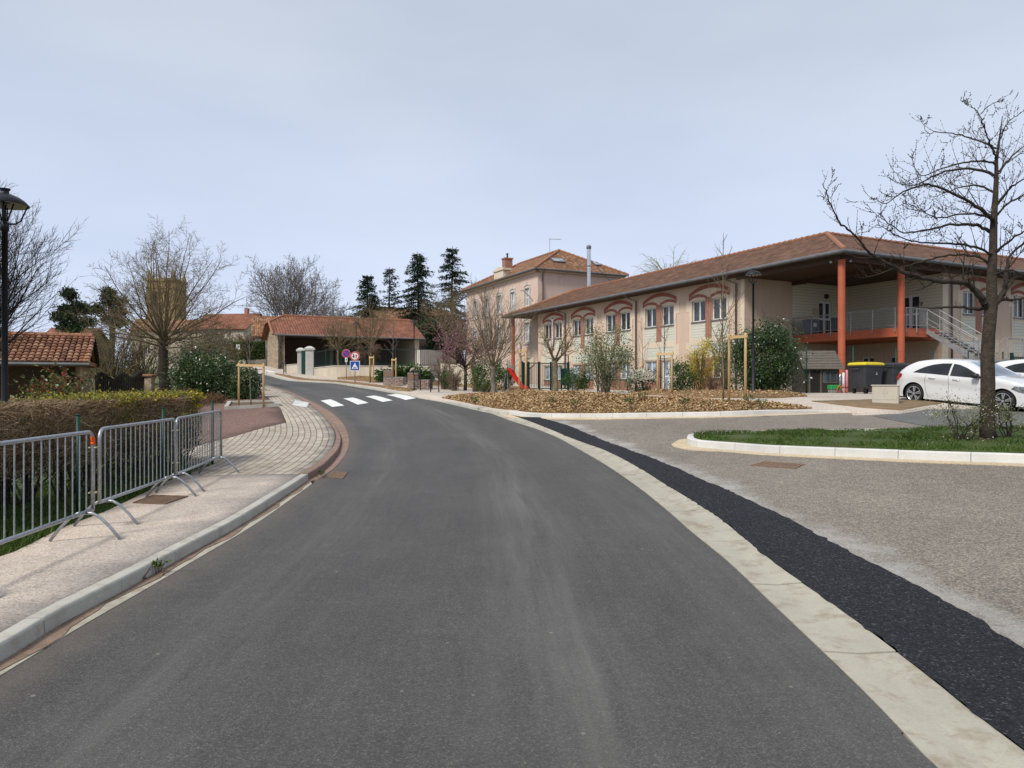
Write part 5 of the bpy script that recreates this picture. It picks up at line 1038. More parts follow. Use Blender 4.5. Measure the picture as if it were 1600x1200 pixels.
for (ax, ay), (bx, by), lb in (((-4.13, 5.05), (-4.375, 7.38), 'nearest galvanised crowd barrier with a strip of orange tape on its corner'), ((-4.585, 7.86), (-4.86, 10.2), 'middle galvanised crowd barrier beside the drain grate'), ((-4.9, 10.33), (-5.22, 12.7), 'farthest galvanised crowd barrier ending at the stone paver walk')):
    d = Vector((bx - ax, by - ay)); g = hz(ax, ay) + .115; b = barrier(d.length, lb); b.location = (ax, ay, g); b.rotation_euler = (0, -math.atan2(hz(bx, by) + .115 - g, d.length), math.atan2(d.y, d.x))
    if 'nearest' in lb:
        x = d.length; mb = MB(); rc = .11; mb.tube([(x - rc + rc * math.cos(a), 0, 1.1 - rc + rc * math.sin(a)) for a in (0.0, .2, .4, .6)], .0215, 10); mb.tube([(x, 0, .96), (x, 0, .99)], .0215, 10); mb.build('tape', MAT['orange'], b, True)
# thin wire fence in front of the hedge
mesh_fence('hedge_fence', [GD(-60, 7.6, .05), GD(122, 8.8, .05), GD(255, 11.2, .05), GD(332, 13.8, .05)], 1.22, 'low wire fence with dark green posts between the barriers and the brown hedge', .1, .3, .0015, postr=.024)

def sign_disc(mb, r, y, n=28): mb.add([(r * math.cos(2 * math.pi * i / n), y, r * math.sin(2 * math.pi * i / n)) for i in range(n)] + [(r * math.cos(2 * math.pi * i / n), y + .02, r * math.sin(2 * math.pi * i / n)) for i in range(n)], [tuple(range(n)), tuple(range(2 * n - 1, n - 1, -1))] + [(i, n + i, n + (i + 1) % n, (i + 1) % n) for i in range(n)])
def shape(parent, name, polys, y, zc, mat, th=.002):
    mb = MB()
    for p in polys:
        n = len(p); mb.add([(x, y - th, z + zc) for x, z in p] + [(x, y, z + zc) for x, z in p], [tuple(range(n)), tuple(range(2 * n - 1, n - 1, -1))] + [(i, n + i, n + (i + 1) % n, (i + 1) % n) for i in range(n)])
    return mb.build(name, MAT[mat], parent)
def circ(r, n=28): return [(r * math.cos(2 * math.pi * i / n), r * math.sin(2 * math.pi * i / n)) for i in range(n)]
def arrow(cx, s, w, h, up): q = [(-w * .28, -h / 2), (w * .28, -h / 2), (w * .28, 0), (w * .7, 0), (0, h / 2), (-w * .7, 0), (-w * .28, 0)]; return [(cx + x * s, (z if up else -z) * s) for x, z in (q if up else q[::-1])]
c = G(541, 592.3, .12); R = thing('no_parking_sign', c, 'round blue and red no-parking sign on a grey post, left of the two signposts', 'road sign'); D = c.y; k = D / F
zc = EYE + (CY - 552.5) * k - c.z; mb = MB(); mb.tube([(0, .03, -.2), (0, .03, zc + .1)], .03, 8); mb.build('post', MAT['galv_dull'], R, True)
rr = 6.3 * k; a = shape(R, 'disc', [circ(rr * 1.04)], 0, zc, 'white', .02); shape(a, 'red_rim', [circ(rr)], -.022, zc, 'sign_red'); shape(a, 'blue_field', [circ(rr * .76)], -.026, zc, 'sign_blue'); ct = math.cos(math.radians(45)); w = rr * .09
shape(a, 'red_bar', [[(-rr * .74 * ct - w, rr * .74 * ct - w), (rr * .74 * ct - w, -rr * .74 * ct - w), (rr * .74 * ct + w, -rr * .74 * ct + w), (-rr * .74 * ct + w, rr * .74 * ct + w)]], -.030, zc, 'sign_red')
zp = EYE + (CY - 562.3) * k - c.z; p = shape(R, 'plate', [[(-1.9 * k, -3.4 * k), (1.9 * k, -3.4 * k), (1.9 * k, 3.4 * k), (-1.9 * k, 3.4 * k)]], -.0, zp, 'white', .015); shape(p, 'arrow_mark', [arrow(0, 1, 1.6 * k, 4.0 * k, True)], -.018, zp, 'black')
c = G(554.6, 598, .12); R = thing('priority_sign', c, 'signpost with a red-rimmed priority disc above a blue square speed-bump sign', 'road sign'); k = c.y / F
zc = EYE + (CY - 556.5) * k - c.z; z2 = EYE + (CY - 571.6) * k - c.z; mb = MB(); mb.tube([(0, .03, -.2), (0, .03, zc + .15)], .026, 8); mb.build('post', MAT['galv_dull'], R, True)
rr = 7.1 * k; a = shape(R, 'disc', [circ(rr * 1.03)], 0, zc, 'white', .02); shape(a, 'red_rim', [circ(rr)], -.022, zc, 'sign_red'); shape(a, 'white_field', [circ(rr * .76)], -.026, zc, 'white')
shape(a, 'black_arrow', [arrow(-rr * .28, 1, rr * .42, rr * .95, False)], -.030, zc, 'black'); shape(a, 'red_arrow', [arrow(rr * .30, 1, rr * .36, rr * .95, True)], -.030, zc, 'sign_red')
s = 7.7 * k; a = shape(R, 'square_panel', [[(-s, -s), (s, -s), (s, s), (-s, s)]], 0, z2, 'white', .02); s2 = s * .88; shape(a, 'blue_field', [[(-s2, -s2), (s2, -s2), (s2, s2), (-s2, s2)]], -.022, z2, 'sign_blue')
shape(a, 'white_triangle', [[(-s * .68, -s * .62), (s * .68, -s * .62), (0, s * .62)]], -.026, z2, 'white'); n = 8; shape(a, 'bump_mark', [[(-s * .42, -s * .50)] + [(s * .42, -s * .50)] + [(s * .30 * math.cos(t), -s * .46 + s * .17 * math.sin(t)) for t in np.linspace(0, math.pi, n)]], -.030, z2, 'black')
c = GD(372, 80); R = thing('warning_sign', c, 'small pale square sign on a post before the clipped hedge', 'road sign'); k = c.y / F; zc = EYE + (CY - 542) * k - c.z
mb = MB(); mb.tube([(0, .03, 0), (0, .03, zc)], .03, 6); mb.build('post', MAT['galv_dull'], R); a = shape(R, 'panel', [[(-3 * k, -3.8 * k), (3 * k, -3.8 * k), (3 * k, 3.8 * k), (-3 * k, 3.8 * k)]], 0, zc, 'white', .02); shape(a, 'symbol', [[(-1.6 * k, -2.4 * k), (.2 * k, -2.4 * k), (1.8 * k, 2.2 * k), (.4 * k, 2.2 * k)]], -.022, zc, 'zinc')
c = GD(351, 74); R = thing('bollard', c, 'slim grey marker post left of the small square sign', 'post'); zc = EYE + (CY - 545) * c.y / F - c.z; mb = MB(); mb.tube([(0, 0, 0), (0, 0, zc)], .07, 8); mb.build('shaft', MAT['bluegrey'], R, True); mb = MB(); mb.tube([(0, 0, zc), (0, 0, zc + .12)], [.08, .03], 8); mb.build('cap', MAT['zinc'], R, True)
c = GD(863, 37.5); R = thing('sign_post', c, 'thin bare grey sign pole beside the lichen-covered tree', 'post'); mb = MB(); mb.tube([(0, 0, 0), (0, 0, 3.9)], .035, 8); mb.build('pole', MAT['galv'], R, True); mb = MB(); mb.lathe([(.036, 3.9), (.04, 3.9), (.04, 3.95), (0, 3.97)], n=8); mb.build('cap', MAT['black'], R, True)

def hoop():
    R = thing('pedestrian_hoop', (0, 0, 0), 'x', 'street barrier', group='black pedestrian guard hoops'); w = .95
    prof = lambda x: [(x, 0, 0), (x, 0, .78), (x, -.10, 1.02)]
    mb = MB(); mb.tube([prof(0)[0], prof(0)[1], prof(0)[2], prof(w)[2], prof(w)[1], prof(w)[0]], .028, 8); mb.build('frame', MAT['black'], R, True)
    mb = MB(); mb.tube([(0, 0, .78), (w, 0, .78)], .018, 6); mb.tube([(0, 0, .16), (w, 0, .16)], .018, 6); mb.build('crossbars', MAT['black'], R, True)
    mb = MB()
    for i in range(1, 14): mb.tube([(w * i / 14, 0, .16), (w * i / 14, 0, .78)], .0045, 4, False)
    for i in range(1, 6): mb.tube([(0, 0, .16 + .103 * i), (w, 0, .16 + .103 * i)], .0045, 4, False)
    mb.build('mesh_panel', MAT['black'], R); return R
h0 = hoop(); h0.location = GD(647, 37, .09); h0.rotation_euler.z = math.radians(-62); h0['label'] = 'black guard hoop in front of the right-hand gabion bench'
copy_tree(h0, GD(673, 34, .09), math.radians(-60), 'black guard hoop nearest the crossing, right of the gabion benches')
copy_tree(h0, G(443, 584.5, .09), math.radians(-60), 'small far black guard hoop by the wall next to the stone barn')

def bench():
    R = thing('gabion_bench', (0, 0, 0), 'x', 'bench', group='stone gabion benches'); mb = MB(); mb.bbox(0, 1.25, -.28, .28, 0, .44, .02); mb.build('stone_base', MAT['gabion'], R)
    mb = MB()
    for x in np.arange(0, 1.26, .125):
        mb.tube([(x, -.288, 0), (x, -.288, .45)], .004, 3, False)
    for z in (.01, .11, .22, .33, .44): mb.tube([(0, -.288, z), (1.25, -.288, z)], .004, 3, False); mb.tube([(-.006, -.28, z), (-.006, .28, z)], .004, 3, False)
    mb.build('wire_cage', MAT['galv'], R); mb = MB(); mb.box(.35, 1.25, -.26, .26, .44, .475); mb.build('seat', MAT['galv_dull'], R)
    mb = MB(); mb.bbox(.0, .42, -.28, .28, .44, .86, .02); bs = mb.build('back_block', MAT['zinc'], R)
    for i in range(4): mb = MB(); mb.bbox(.03, .62, -.30, -.285, .50 + i * .088, .565 + i * .088, .004); mb.build('slat', MAT['wood_slat'], R)
    return R
b0 = bench(); b0.location = G(602, 601.5, .1); b0.rotation_euler.z = -.25; b0['label'] = 'gabion bench with slatted back, left one, behind the staked saplings'
copy_tree(b0, G(640, 607, .1), -.3, 'gabion bench with slatted back, right one, behind the black hoops')

# green gate, letter panel and boards of the school yard
gz_ = []
A_, B_ = GD(816, 38.5, .08), GD(888, 39.2, .08); R = thing('yard_gate', A_.lerp(B_, .5), 'green barred yard gate and fence at the foot of the porch stairs', 'gate'); up = Vector((0, 0, 1)); mb = MB(); ml = MB(); hg = 1.5
n = 30
for i in range(n + 1): p = A_.lerp(B_, i / n); mb.tube([p + up * .08, p + up * hg], .012, 5, False)
mb.build('bars', MAT['green'], R, world=True)
for z in (.1, hg): ml.beam(A_ + up * z, B_ + up * z, .04, .05)
ml.build('rails', MAT['green'], R, world=True)
for t in (0, .13, .36, .62, 1): mb = MB(); p = A_.lerp(B_, t); mb.beam(p - up * .1, p + up * (hg + .08), .1, .1, A2); mb.build('post', MAT['greendark'], R, world=True)
mb = MB(); mb.beam(A_ + up * .8, A_.lerp(B_, .13) + up * .8, .03, 1.35); mb.build('solid_panel', MAT['greendark'], R, world=True)
p = P3(883.5, 588.5, 38.0); R = thing('letter_panel', Vector((p.x, p.y, hz(p.x, p.y))), 'solid dark green metal panel fixed in front of the yard gate', 'panel'); k = 38 / F; mb = MB(); z0 = EYE + (CY - 602) * k - R.location.z; z1 = EYE + (CY - 575.6) * k - R.location.z
mb.bbox(-6.6 * k, 6.6 * k, -.06, .06, z0, z1, .015); mb.build('panel_box', MAT['green'], R); mb = MB(); mb.beam((-6 * k, .1, 0), (-6 * k, .1, z1), .06, .06); mb.beam((6 * k, .1, 0), (6 * k, .1, z1), .06, .06); mb.build('legs', MAT['greendark'], R)
p = GD(893.5, 38.0); R = thing('leaning_board', p, 'pale grey board leaning beside the dark green panel', 'board'); z1 = EYE + (CY - 575.5) * k - p.z; mb = MB(); mb.hexa([(-4 * k, -.05, 0), (7.5 * k, .0, 0), (7.5 * k, .04, 0), (-4 * k, 0, 0), (-4 * k, .25, z1), (3.5 * k, .3, z1), (3.5 * k, .34, z1), (-4 * k, .3, z1)]); mb.build('board', MAT['white_twig'], R); mb = MB(); mb.beam((0, .3, 0), (0, .28, z1 * .8), .04, .04); mb.build('prop', MAT['galv_dull'], R)
R = thing('play_slide', GD(806, 37), 'bright red playground slide partly hidden behind the green bush', 'slide'); mb = MB(); P = [(-.45, 0, 1.15), (-.3, 0, 1.12), (.0, 0, .68), (.3, 0, .28), (.5, 0, .18), (.62, 0, .17)]
for p, q in zip(P, P[1:]): mb.beam(p, q, .42, .04); [mb.beam((p[0], s, p[2] + .07), (q[0], s, q[2] + .07), .04, .16) for s in (-.22, .22)]
mb.build('chute', MAT['red_slide'], R); mb = MB()
for s in (-.2, .2): mb.tube([(-.4, s, -.2), (-.4, s, 1.7)], .03, 6); mb.tube([(-.75, s, -.2), (-.45, s, 1.15)], .025, 6)
for i in range(4): mb.tube([(-.72 + .08 * i, -.2, .1 + i * .28), (-.72 + .08 * i, .2, .1 + i * .28)], .02, 6)
mb.build('ladder', MAT['galv'], R); R.rotation_euler.z = -.2

# wheelie containers
def container(label, lidm):
    R = thing('waste_container', (0, 0, 0), label, 'waste bin', group='four-wheeled waste containers'); L, Wd, h = 1.16, .78, 1.12
    def ring(x, y, z, c=.06): return [(-x + c, -y, z), (x - c, -y, z), (x, -y + c, z), (x, y - c, z), (x - c, y, z), (-x + c, y, z), (-x, y - c, z), (-x, -y + c, z)]
    mb = MB(); rg = [ring(L * .40, Wd * .38, .20), ring(L * .43, Wd * .42, .30), ring(L * .485, Wd * .48, 1.05), ring(L * .51, Wd * .51, 1.06), ring(L * .51, Wd * .51, h)]; vs = [p for r in rg for p in r]; fs = [tuple(range(7, -1, -1))]
    for r in range(len(rg) - 1):
        for i in range(8): fs.append((r * 8 + i, r * 8 + (i + 1) % 8, r * 8 + 8 + (i + 1) % 8, r * 8 + 8 + i))
    mb.add(vs, fs)
    for x in (-.3, -.1, .1, .3): mb.hexa([(x - .02, -Wd * .43, .34), (x + .02, -Wd * .43, .34), (x + .02, -Wd * .40, .34), (x - .02, -Wd * .40, .34), (x - .02, -Wd * .492, 1.0), (x + .02, -Wd * .492, 1.0), (x + .02, -Wd * .46, 1.0), (x - .02, -Wd * .46, 1.0)])
    body = mb.build('body', MAT['bin'], R)
    mb = MB(); rg = [ring(L * .52, Wd * .53, h + .005), ring(L * .52, Wd * .53, h + .05), ring(L * .49, Wd * .49, h + .10), ring(L * .3, Wd * .3, h + .13)]; vs = [p for r in rg for p in r]; fs = [tuple(range(7, -1, -1)), tuple(range(24, 32))]
    for r in range(3):
        for i in range(8): fs.append((r * 8 + i, r * 8 + (i + 1) % 8, r * 8 + 8 + (i + 1) % 8, r * 8 + 8 + i))
    mb.add(vs, fs); mb.build('lid', MAT[lidm], R)
    for s in (-1, 1): mb = MB(); mb.tube([(s * L * .5, -.16, .98), (s * (L * .5 + .06), -.14, .98), (s * (L * .5 + .06), .14, .98), (s * L * .5, .16, .98)], .016, 6); mb.build('handle', MAT['bin'], R, True)
    for x in (-.36, .36):
        for y in (-.24, .24):
            mb = MB(); mb.tube([(x, y - .022, .085), (x, y + .022, .085)], .085, 14); mb.beam((x, y, .1), (x, y, .24), .07, .09); mb.build('wheel', MAT['tyre'], R)
    m = []
    for i in range(3):
        a = i * 2.094 + 1.57; c, s = math.cos(a) * .035, math.sin(a) * .035; m.append([(.14 + c + .03 * math.cos(a + q), .78 + s + .03 * math.sin(a + q)) for q in (0.4, 2.2, 4.3)])
    mb = MB()
    for p in m: mb.add([(x, -Wd * .462 - .012, z) for x, z in p], [(0, 1, 2)])
    mb.build('recycling_mark', MAT['white'], body); return R
ya = math.atan2(.442, .897)
cb = container('dark grey wheeled container with a yellow lid behind the pale cabinet', 'yellow'); cb.location = GD(1353, 28.1, .09); cb.rotation_euler.z = ya
cb = container('dark grey wheeled container with a dark lid next to the white car', 'bin'); cb.location = GD(1353, 28.1, .09) + A2 * 1.42 + B2 * -.15; cb.location.z = hz(cb.location.x, cb.location.y) + .09; cb.rotation_euler.z = ya + .04
p = GD(1384, 21.6, .11); R = thing('utility_cabinet', p, 'low pale stone-coloured utility cabinet on the dry bed beside the white car', 'utility cabinet', rz=math.radians(-33)); mb = MB(); mb.bbox(-.36, .36, -.16, .16, -.05, .52, .012); body = mb.build('cabinet_body', MAT['cabinet'], R)
for s in (-1, 1): mb = MB(); mb.bbox(*(sorted((s * .012, s * .325))), -.168, -.155, .10, .47, .004); d = mb.build('door', MAT['cabinet'], R); mb = MB(); mb.tube([(s * .05, -.175, .3), (s * .05, -.165, .3)], .012, 8); mb.build('lock', MAT['zinc'], d)
mb = MB(); mb.bbox(-.385, .385, -.185, .185, .52, .55, .008); mb.build('lid', MAT['cabinet'], R)

def playhouse():
    R = thing('playhouse', GD(1273, 31.6), 'small dark wooden playhouse with a weathered plank roof behind the fence', 'playhouse', rz=.02); w, d, ze, zr = 1.45, 1.5, 1.22, 1.95
    mb = MB(); mb.box(-w / 2, w / 2, -d / 2, d / 2, 0, ze); mb.add([(-w / 2, -d / 2, ze), (-w / 2, d / 2, ze), (-w / 2, 0, zr - .08), (w / 2, -d / 2, ze), (w / 2, d / 2, ze), (w / 2, 0, zr - .08)], [(0, 2, 1), (3, 4, 5)])
    for i in range(9): mb.box(-w / 2 - .012, w / 2 + .012, -d / 2 - .012, -d / 2, i * .135 + .01, i * .135 + .125)
    mb.build('wall', MAT['wood_dark'], R)
    mb = MB(); n = 7
    for s in (-1, 1):
        for i in range(n):
            t0, t1 = i / n, (i + 1.15) / n; y0, y1 = s * (d / 2 + .18) * (1 - t0), s * (d / 2 + .18) * (1 - min(1, t1)); z0, z1 = ze - .12 + (zr - ze + .12) * t0, ze - .12 + (zr - ze + .12) * min(1, t1)
            mb.hexa([(-w / 2 - .18, y0, z0 + .02), (w / 2 + .18, y0, z0 + .02), (w / 2 + .18, y1, z1), (-w / 2 - .18, y1, z1), (-w / 2 - .18, y0, z0 + .045), (w / 2 + .18, y0, z0 + .045), (w / 2 + .18, y1, z1 + .015), (-w / 2 - .18, y1, z1 + .015)])
    mb.build('roof', MAT['wood_grey'], R)
    mb = MB(); x0, x1, z0, z1 = .05, .60, .55, 1.02; y = -d / 2 - .03
    for a in ((x0, x1, z0 - .04, z0), (x0, x1, z1, z1 + .04), (x0 - .04, x0, z0 - .04, z1 + .04), (x1, x1 + .04, z0 - .04, z1 + .04), ((x0 + x1) / 2 - .015, (x0 + x1) / 2 + .015, z0, z1)): mb.box(a[0], a[1], y - .01, y + .02, a[2], a[3])
    wd = mb.build('window', MAT['wood_grey'], R); mb = MB(); mb.box(x0, x1, y, y + .015, z0, z1); mb.build('pane', MAT['glass'], wd)
    mb = MB(); mb.box(-.55, -.12, y, y + .02, .02, 1.05); dr = mb.build('door', MAT['dark'], R); mb = MB(); mb.box(-.62, -.55, y - .01, y + .02, .02, 1.1); mb.box(-.12, -.05, y - .01, y + .02, .02, 1.1); mb.build('door_frame', MAT['wood_grey'], R)
playhouse()
R = thing('toy_table', GD(1303, 30.2, .05), 'small green and grey plastic toy table with orange straps behind the fence', 'toy', rz=.1); mb = MB(); mb.bbox(-.22, .22, -.16, .16, .2, .38, .02); mb.build('top', MAT['greenplastic'], R); mb = MB(); mb.bbox(-.2, .2, -.14, .14, 0, .2, .02); mb.build('base', MAT['galv_dull'], R)
mb = MB(); mb.tube([(.28, -.2, 0), (.2, -.2, .3), (.3, -.2, .4), (.42, -.2, .1), (.5, -.2, .02)], .02, 6); mb.tube([(-.0, -.2, 0), (.05, -.2, .25), (.12, -.2, .35)], .02, 6); mb.build('strap', MAT['orange'], R, True)
for dx, dy, h, m, lb in ((.14, -.22, 1.15, 'pinkfoam', 'pink foam pole at the foot of the nearer terracotta column'), (-.03, -.25, 1.02, 'white', 'white foam pole at the foot of the nearer terracotta column, beside the pink one'), (-.17, -.2, .95, 'curtain', 'pale grey foam pole at the foot of the nearer terracotta column')):
    R = thing('foam_pole', Vector((SO.x + dx, SO.y + dy, 1.22)), lb, 'foam pole'); mb = MB(); mb.lathe([(.0, 0), (.055, 0), (.055, h - .02), (.03, h), (0, h)], n=10); mb.build('padding', MAT[m], R, True); mb = MB(); mb.lathe([(.058, .3), (.06, .3), (.06, .34), (.058, .34)], n=10); mb.build('tie', MAT['black'], R, True)
# things on the terrace
c = W(4.75, 5.9, 4.55); R = thing('storage_bin', c, 'square blue-grey plastic storage bin on the terrace by the railing', 'storage bin', rz=ya); mb = MB(); mb.bbox(-.35, .35, -.3, .3, 0, .82, .03); mb.build('body', MAT['bluegrey'], R); mb = MB(); mb.bbox(-.37, .37, -.32, .32, .82, .88, .02); mb.build('lid', MAT['zinc'], R); mb = MB(); mb.box(-.12, .12, -.312, -.30, .45, .65); mb.build('label_plate', MAT['white'], R)
c = W(5.6, 4.9, 4.55); R = thing('covered_cart', c, 'dark covered cart standing on the terrace behind the railing', 'cart', rz=ya + .2); mb = MB(); mb.bbox(-.42, .42, -.28, .28, .15, .8, .08); mb.bbox(-.32, .34, -.22, .22, .8, .93, .06); mb.build('cover', MAT['bin'], R)
for x in (-.3, .3): mb = MB(); mb.tube([(x, -.2, .08), (x, -.15, .08)], .08, 12); mb.tube([(x, .15, .08), (x, .2, .08)], .08, 12); mb.build('wheel', MAT['tyre'], R)
# mail box and gate at the right end of the fence
R = thing('mail_box', GD(1573, 31.6), 'beige letter box on a post at the right end of the green fence', 'letter box'); mb = MB(); mb.tube([(0, .05, 0), (0, .05, 1.1)], .03, 6); mb.build('post', MAT['galv_dull'], R); mb = MB(); mb.bbox(-.17, .17, -.13, .13, 1.05, 1.42, .015); mb.build('box', MAT['noticebeige'], R)
A_, B_ = GD(1581, 31.5), GD(1640, 33.5); R = thing('entrance_gate', A_.lerp(B_, .5), 'dark green barred entrance gate with a white notice at the right edge', 'gate'); mb = MB()
for i in range(20): p = A_.lerp(B_, i / 19); mb.tube([p + up * .1, p + up * 1.75], .014, 5, False)
mb.build('bars', MAT['greendark'], R, world=True); ml = MB(); ml.beam(A_ + up * .1, B_ + up * .1, .05, .05); ml.beam(A_ + up * 1.7, B_ + up * 1.7, .05, .05); ml.beam(A_, A_ + up * 1.9, .1, .1); ml.beam(B_, B_ + up * 1.9, .1, .1); ml.build('frame', MAT['greendark'], R, world=True)
q = A_.lerp(B_, .22) + Vector((0, -.06, 0)); mb = MB(); mb.hexa([q + Vector((x, y, z)) for z in (1.05, 1.4) for x, y in ((0, 0), (.26, 0), (.26, .01), (0, .01))]); mb.build('notice', MAT['white'], R, world=True)
# mast beyond the village
for u, D, h0, v in ((385.5, 170, 5, 462),): c = P3(u, 600, D); R = thing('radio_mast', (c.x, c.y, 4), 'very thin mast rising behind the far roofs', 'mast'); zt = EYE + (CY - v) / F * D - 4; mb = MB(); mb.tube([(0, 0, 0), (0, 0, zt)], [.12, .05], 5); mb.build('pole', MAT['galv_dull'], R); mb = MB(); mb.tube([(-.4, 0, zt * .9), (.4, 0, zt * .9)], .04, 4); mb.build('crossarm', MAT['galv_dull'], R)
# small pillar and picket fence in the left garden
p = GD(234, 33); R = thing('garden_pillar', p, 'short stone gate pillar with a terracotta cap beside the big bare tree', 'pillar'); h = EYE + (CY - 588) * 33 / F - p.z; mb = MB(); mb.bbox(-.17, .17, -.17, .17, -.2, h, .02); mb.build('shaft', MAT['rubble'], R); mb = MB(); mb.bbox(-.24, .24, -.24, .24, h, h + .1, .03); mb.build('cap', MAT['ridge'], R)
A_, B_ = GD(150, 31), GD(226, 33); R = thing('picket_fence', A_.lerp(B_, .5), 'dark wooden picket fence between the shelter and the stone pillar', 'fence'); mb = MB(); n = 26; ht = 1.25
for i in range(n): p = A_.lerp(B_, i / n); mb.beam(p, p + up * (ht + .12 * math.sin(i * .6)), .07, .02, Vector((0, 1, 0)))
mb.build('pickets', MAT['wood_dark'], R, world=True); mb = MB(); mb.beam(A_ + up * .3, B_ + up * .3, .04, .07); mb.beam(A_ + up * .95, B_ + up * .95, .04, .07); mb.build('rails', MAT['wood_dark'], R, world=True)

# ------------------------------------------------------------ cars
def car():
    R = thing('parked_car', (0, 0, 0), 'white hatchback parked half hidden behind the bare tree trunk', 'car')
    top = [(-.66, .22), (-.74, .32), (-.80, .47), (-.80, .62), (-.74, .74), (-.70, .82), (-.64, .95), (-.50, 1.07), (-.30, 1.20), (-.10, 1.31), (.08, 1.36), (.45, 1.41), (.9, 1.43), (1.3, 1.405), (1.55, 1.35), (1.8, 1.24), (2.1, 1.08), (2.32, .985), (2.6, .945), (2.95, .88), (3.2, .79), (3.36, .68), (3.46, .55), (3.49, .40), (3.46, .27), (3.38, .20)]
    ax, wr = (0.0, 2.70), .365; bot = []
    for c in reversed(ax): bot += [(c + wr * math.cos(t), .315 + wr * math.sin(t)) for t in np.linspace(-.33, math.pi + .33, 16)]
    P = [Vector(p) for p in top]; S = []
    for i in range(len(P) - 1):
        a, b, c, d = P[max(i - 1, 0)], P[i], P[i + 1], P[min(i + 2, len(P) - 1)]
        for k in range(3): t = k / 3; S.append(.5 * ((2 * b) + (c - a) * t + (2 * a - 5 * b + 4 * c - d) * t * t + (3 * b - a - 3 * c + d) * t ** 3))
    S.append(P[-1]); outline = S + [Vector(p) for p in bot]
    Sx = np.array([(p.x, p.y) for p in S])
    def wid(X, Z):
        w = np.full(len(X), .885); w -= .26 * np.clip((-.25 - X) / .55, 0, 1) ** 2; w -= .36 * np.clip((X - 2.75) / .75, 0, 1) ** 2
        w -= .40 * np.clip(Z - .93, 0, 1) + .25 * np.clip(Z - 1.2, 0, 1); w -= .10 * np.clip(.36 - Z, 0, 1)
        zc = .80 - .10 * np.clip(X, -1, 3); w += .012 * np.tanh((zc - Z) / .03) * np.clip((X + .2) * 2, 0, 1) * np.clip((2.5 - X) * 2, 0, 1) * (Z < .92) * -1 + 0 * w
        zc2 = .78 + .03 * X; w += .014 * np.exp(-((Z - zc2) / .05) ** 2)
        d = np.sqrt(((np.column_stack([X, Z])[:, None] - Sx[None]) ** 2).sum(-1)).min(1); w -= .055 * np.clip(1 - d / .10, 0, 1) ** 2
        return w
    def side_mesh(poly, step, off, names, mat, parent, sgn):
        B = dense([(p[0], p[1]) for p in poly], step); bx = np.array([(p.x, p.y) for p in B]); lo, hi = bx.min(0), bx.max(0)
        gx, gy = np.meshgrid(np.arange(lo[0], hi[0], step), np.arange(lo[1], hi[1], step)); Q = np.column_stack([gx.ravel(), gy.ravel()]); Q = Q[inside(Q, B)]
        if len(Q): Q = Q[line_uv(Q, list(B) + [B[0]])[:, 0] > step * .4]
        pts = B + [Vector((float(a), float(b))) for a, b in Q]; n = len(B); r = delaunay_2d_cdt(pts, [(i, (i + 1) % n) for i in range(n)], [], 1, 1e-6)
        V = np.array([(p.x, p.y) for p in r[0]]); w = wid(V[:, 0], V[:, 1]) + off; fs = []
        for f in r[2]:
            a, b, c = (V[i] for i in f[:3]); ccw = (b[0] - a[0]) * (c[1] - a[1]) - (b[1] - a[1]) * (c[0] - a[0]) > 0; fs.append(tuple(f) if ccw == (sgn < 0) else tuple(reversed(f)))
        return mesh_obj(names, np.column_stack([V[:, 0], sgn * w, V[:, 1]]), fs, MAT[mat], parent, True)
    # body: centre shell + two sides in one mesh
    ncx = 10; w0 = wid(Sx[:, 0], Sx[:, 1]); V = []; nS = len(Sx); tang = np.gradient(Sx, axis=0); tang /= np.linalg.norm(tang, axis=1)[:, None]; nrm = np.column_stack([-tang[:, 1], tang[:, 0]])
    for i in range(nS):
        endf = .10 * (1 if (Sx[i, 0] < -.6 or Sx[i, 0] > 3.1) else .35)
        for j in range(ncx + 1): y = -1 + 2 * j / ncx; b = endf * (1 - abs(y) ** 2.4) ; V.append((Sx[i, 0] + nrm[i, 0] * b, y * w0[i], Sx[i, 1] + nrm[i, 1] * b))
    body, ws, rg = [], [], []
    for i in range(nS - 1):
        for j in range(ncx):
            q = (i * (ncx + 1) + j, i * (ncx + 1) + j + 1, (i + 1) * (ncx + 1) + j + 1, (i + 1) * (ncx + 1) + j); x, z = Sx[i]; mid = 0 < j < ncx - 1
            (ws if (1.42 < x < 2.28 and z > .98 and mid) else rg if (-.62 < x < -.14 and .98 < z < 1.30 and mid) else body).append(q)
    used = lambda fs: fs
    side = {}
    o = mesh_obj('body', V, body, MAT['carwhite'], R, True)
    for nm, fs, gm in (('windscreen', ws, 'windscreen'), ('rear_window', rg, 'carglass')):
        idx = sorted({i for f in fs for i in f}); mp = {a: b for b, a in enumerate(idx)}; mesh_obj(nm, [V[i] for i in idx], [tuple(mp[i] for i in f) for f in fs], MAT[gm], R, True)
    for s in (-1, 1):
        side_mesh(outline, .07, 0, 'side_panel', 'carwhite', R, s)
        rw = [(-.30, .985), (-.12, 1.12), (.12, 1.225), (.16, .99)]; side_mesh([(-.06, .985), (.10, 1.08), (.28, 1.17), (.52, 1.255), (.80, 1.305), (1.10, 1.318), (1.10, .95), (.5, .972)], .07, .006, 'side_window', 'carglass', R, s)
        side_mesh([(1.16, 1.312), (1.36, 1.285), (1.6, 1.205), (1.86, 1.08), (2.10, .955), (2.08, .922), (1.16, .946)], .07, .006, 'side_window', 'carglass', R, s)
        side_mesh([(-.80, .66), (-.72, .84), (-.64, .95), (-.42, .92), (-.46, .82), (-.64, .70)], .04, .014, 'tail_light', 'red_lamp', R, s)
        side_mesh([(2.92, .68), (3.0, .76), (3.18, .755), (3.36, .62), (3.33, .55), (3.1, .60)], .04, .012, 'headlight', 'headlamp', R, s)
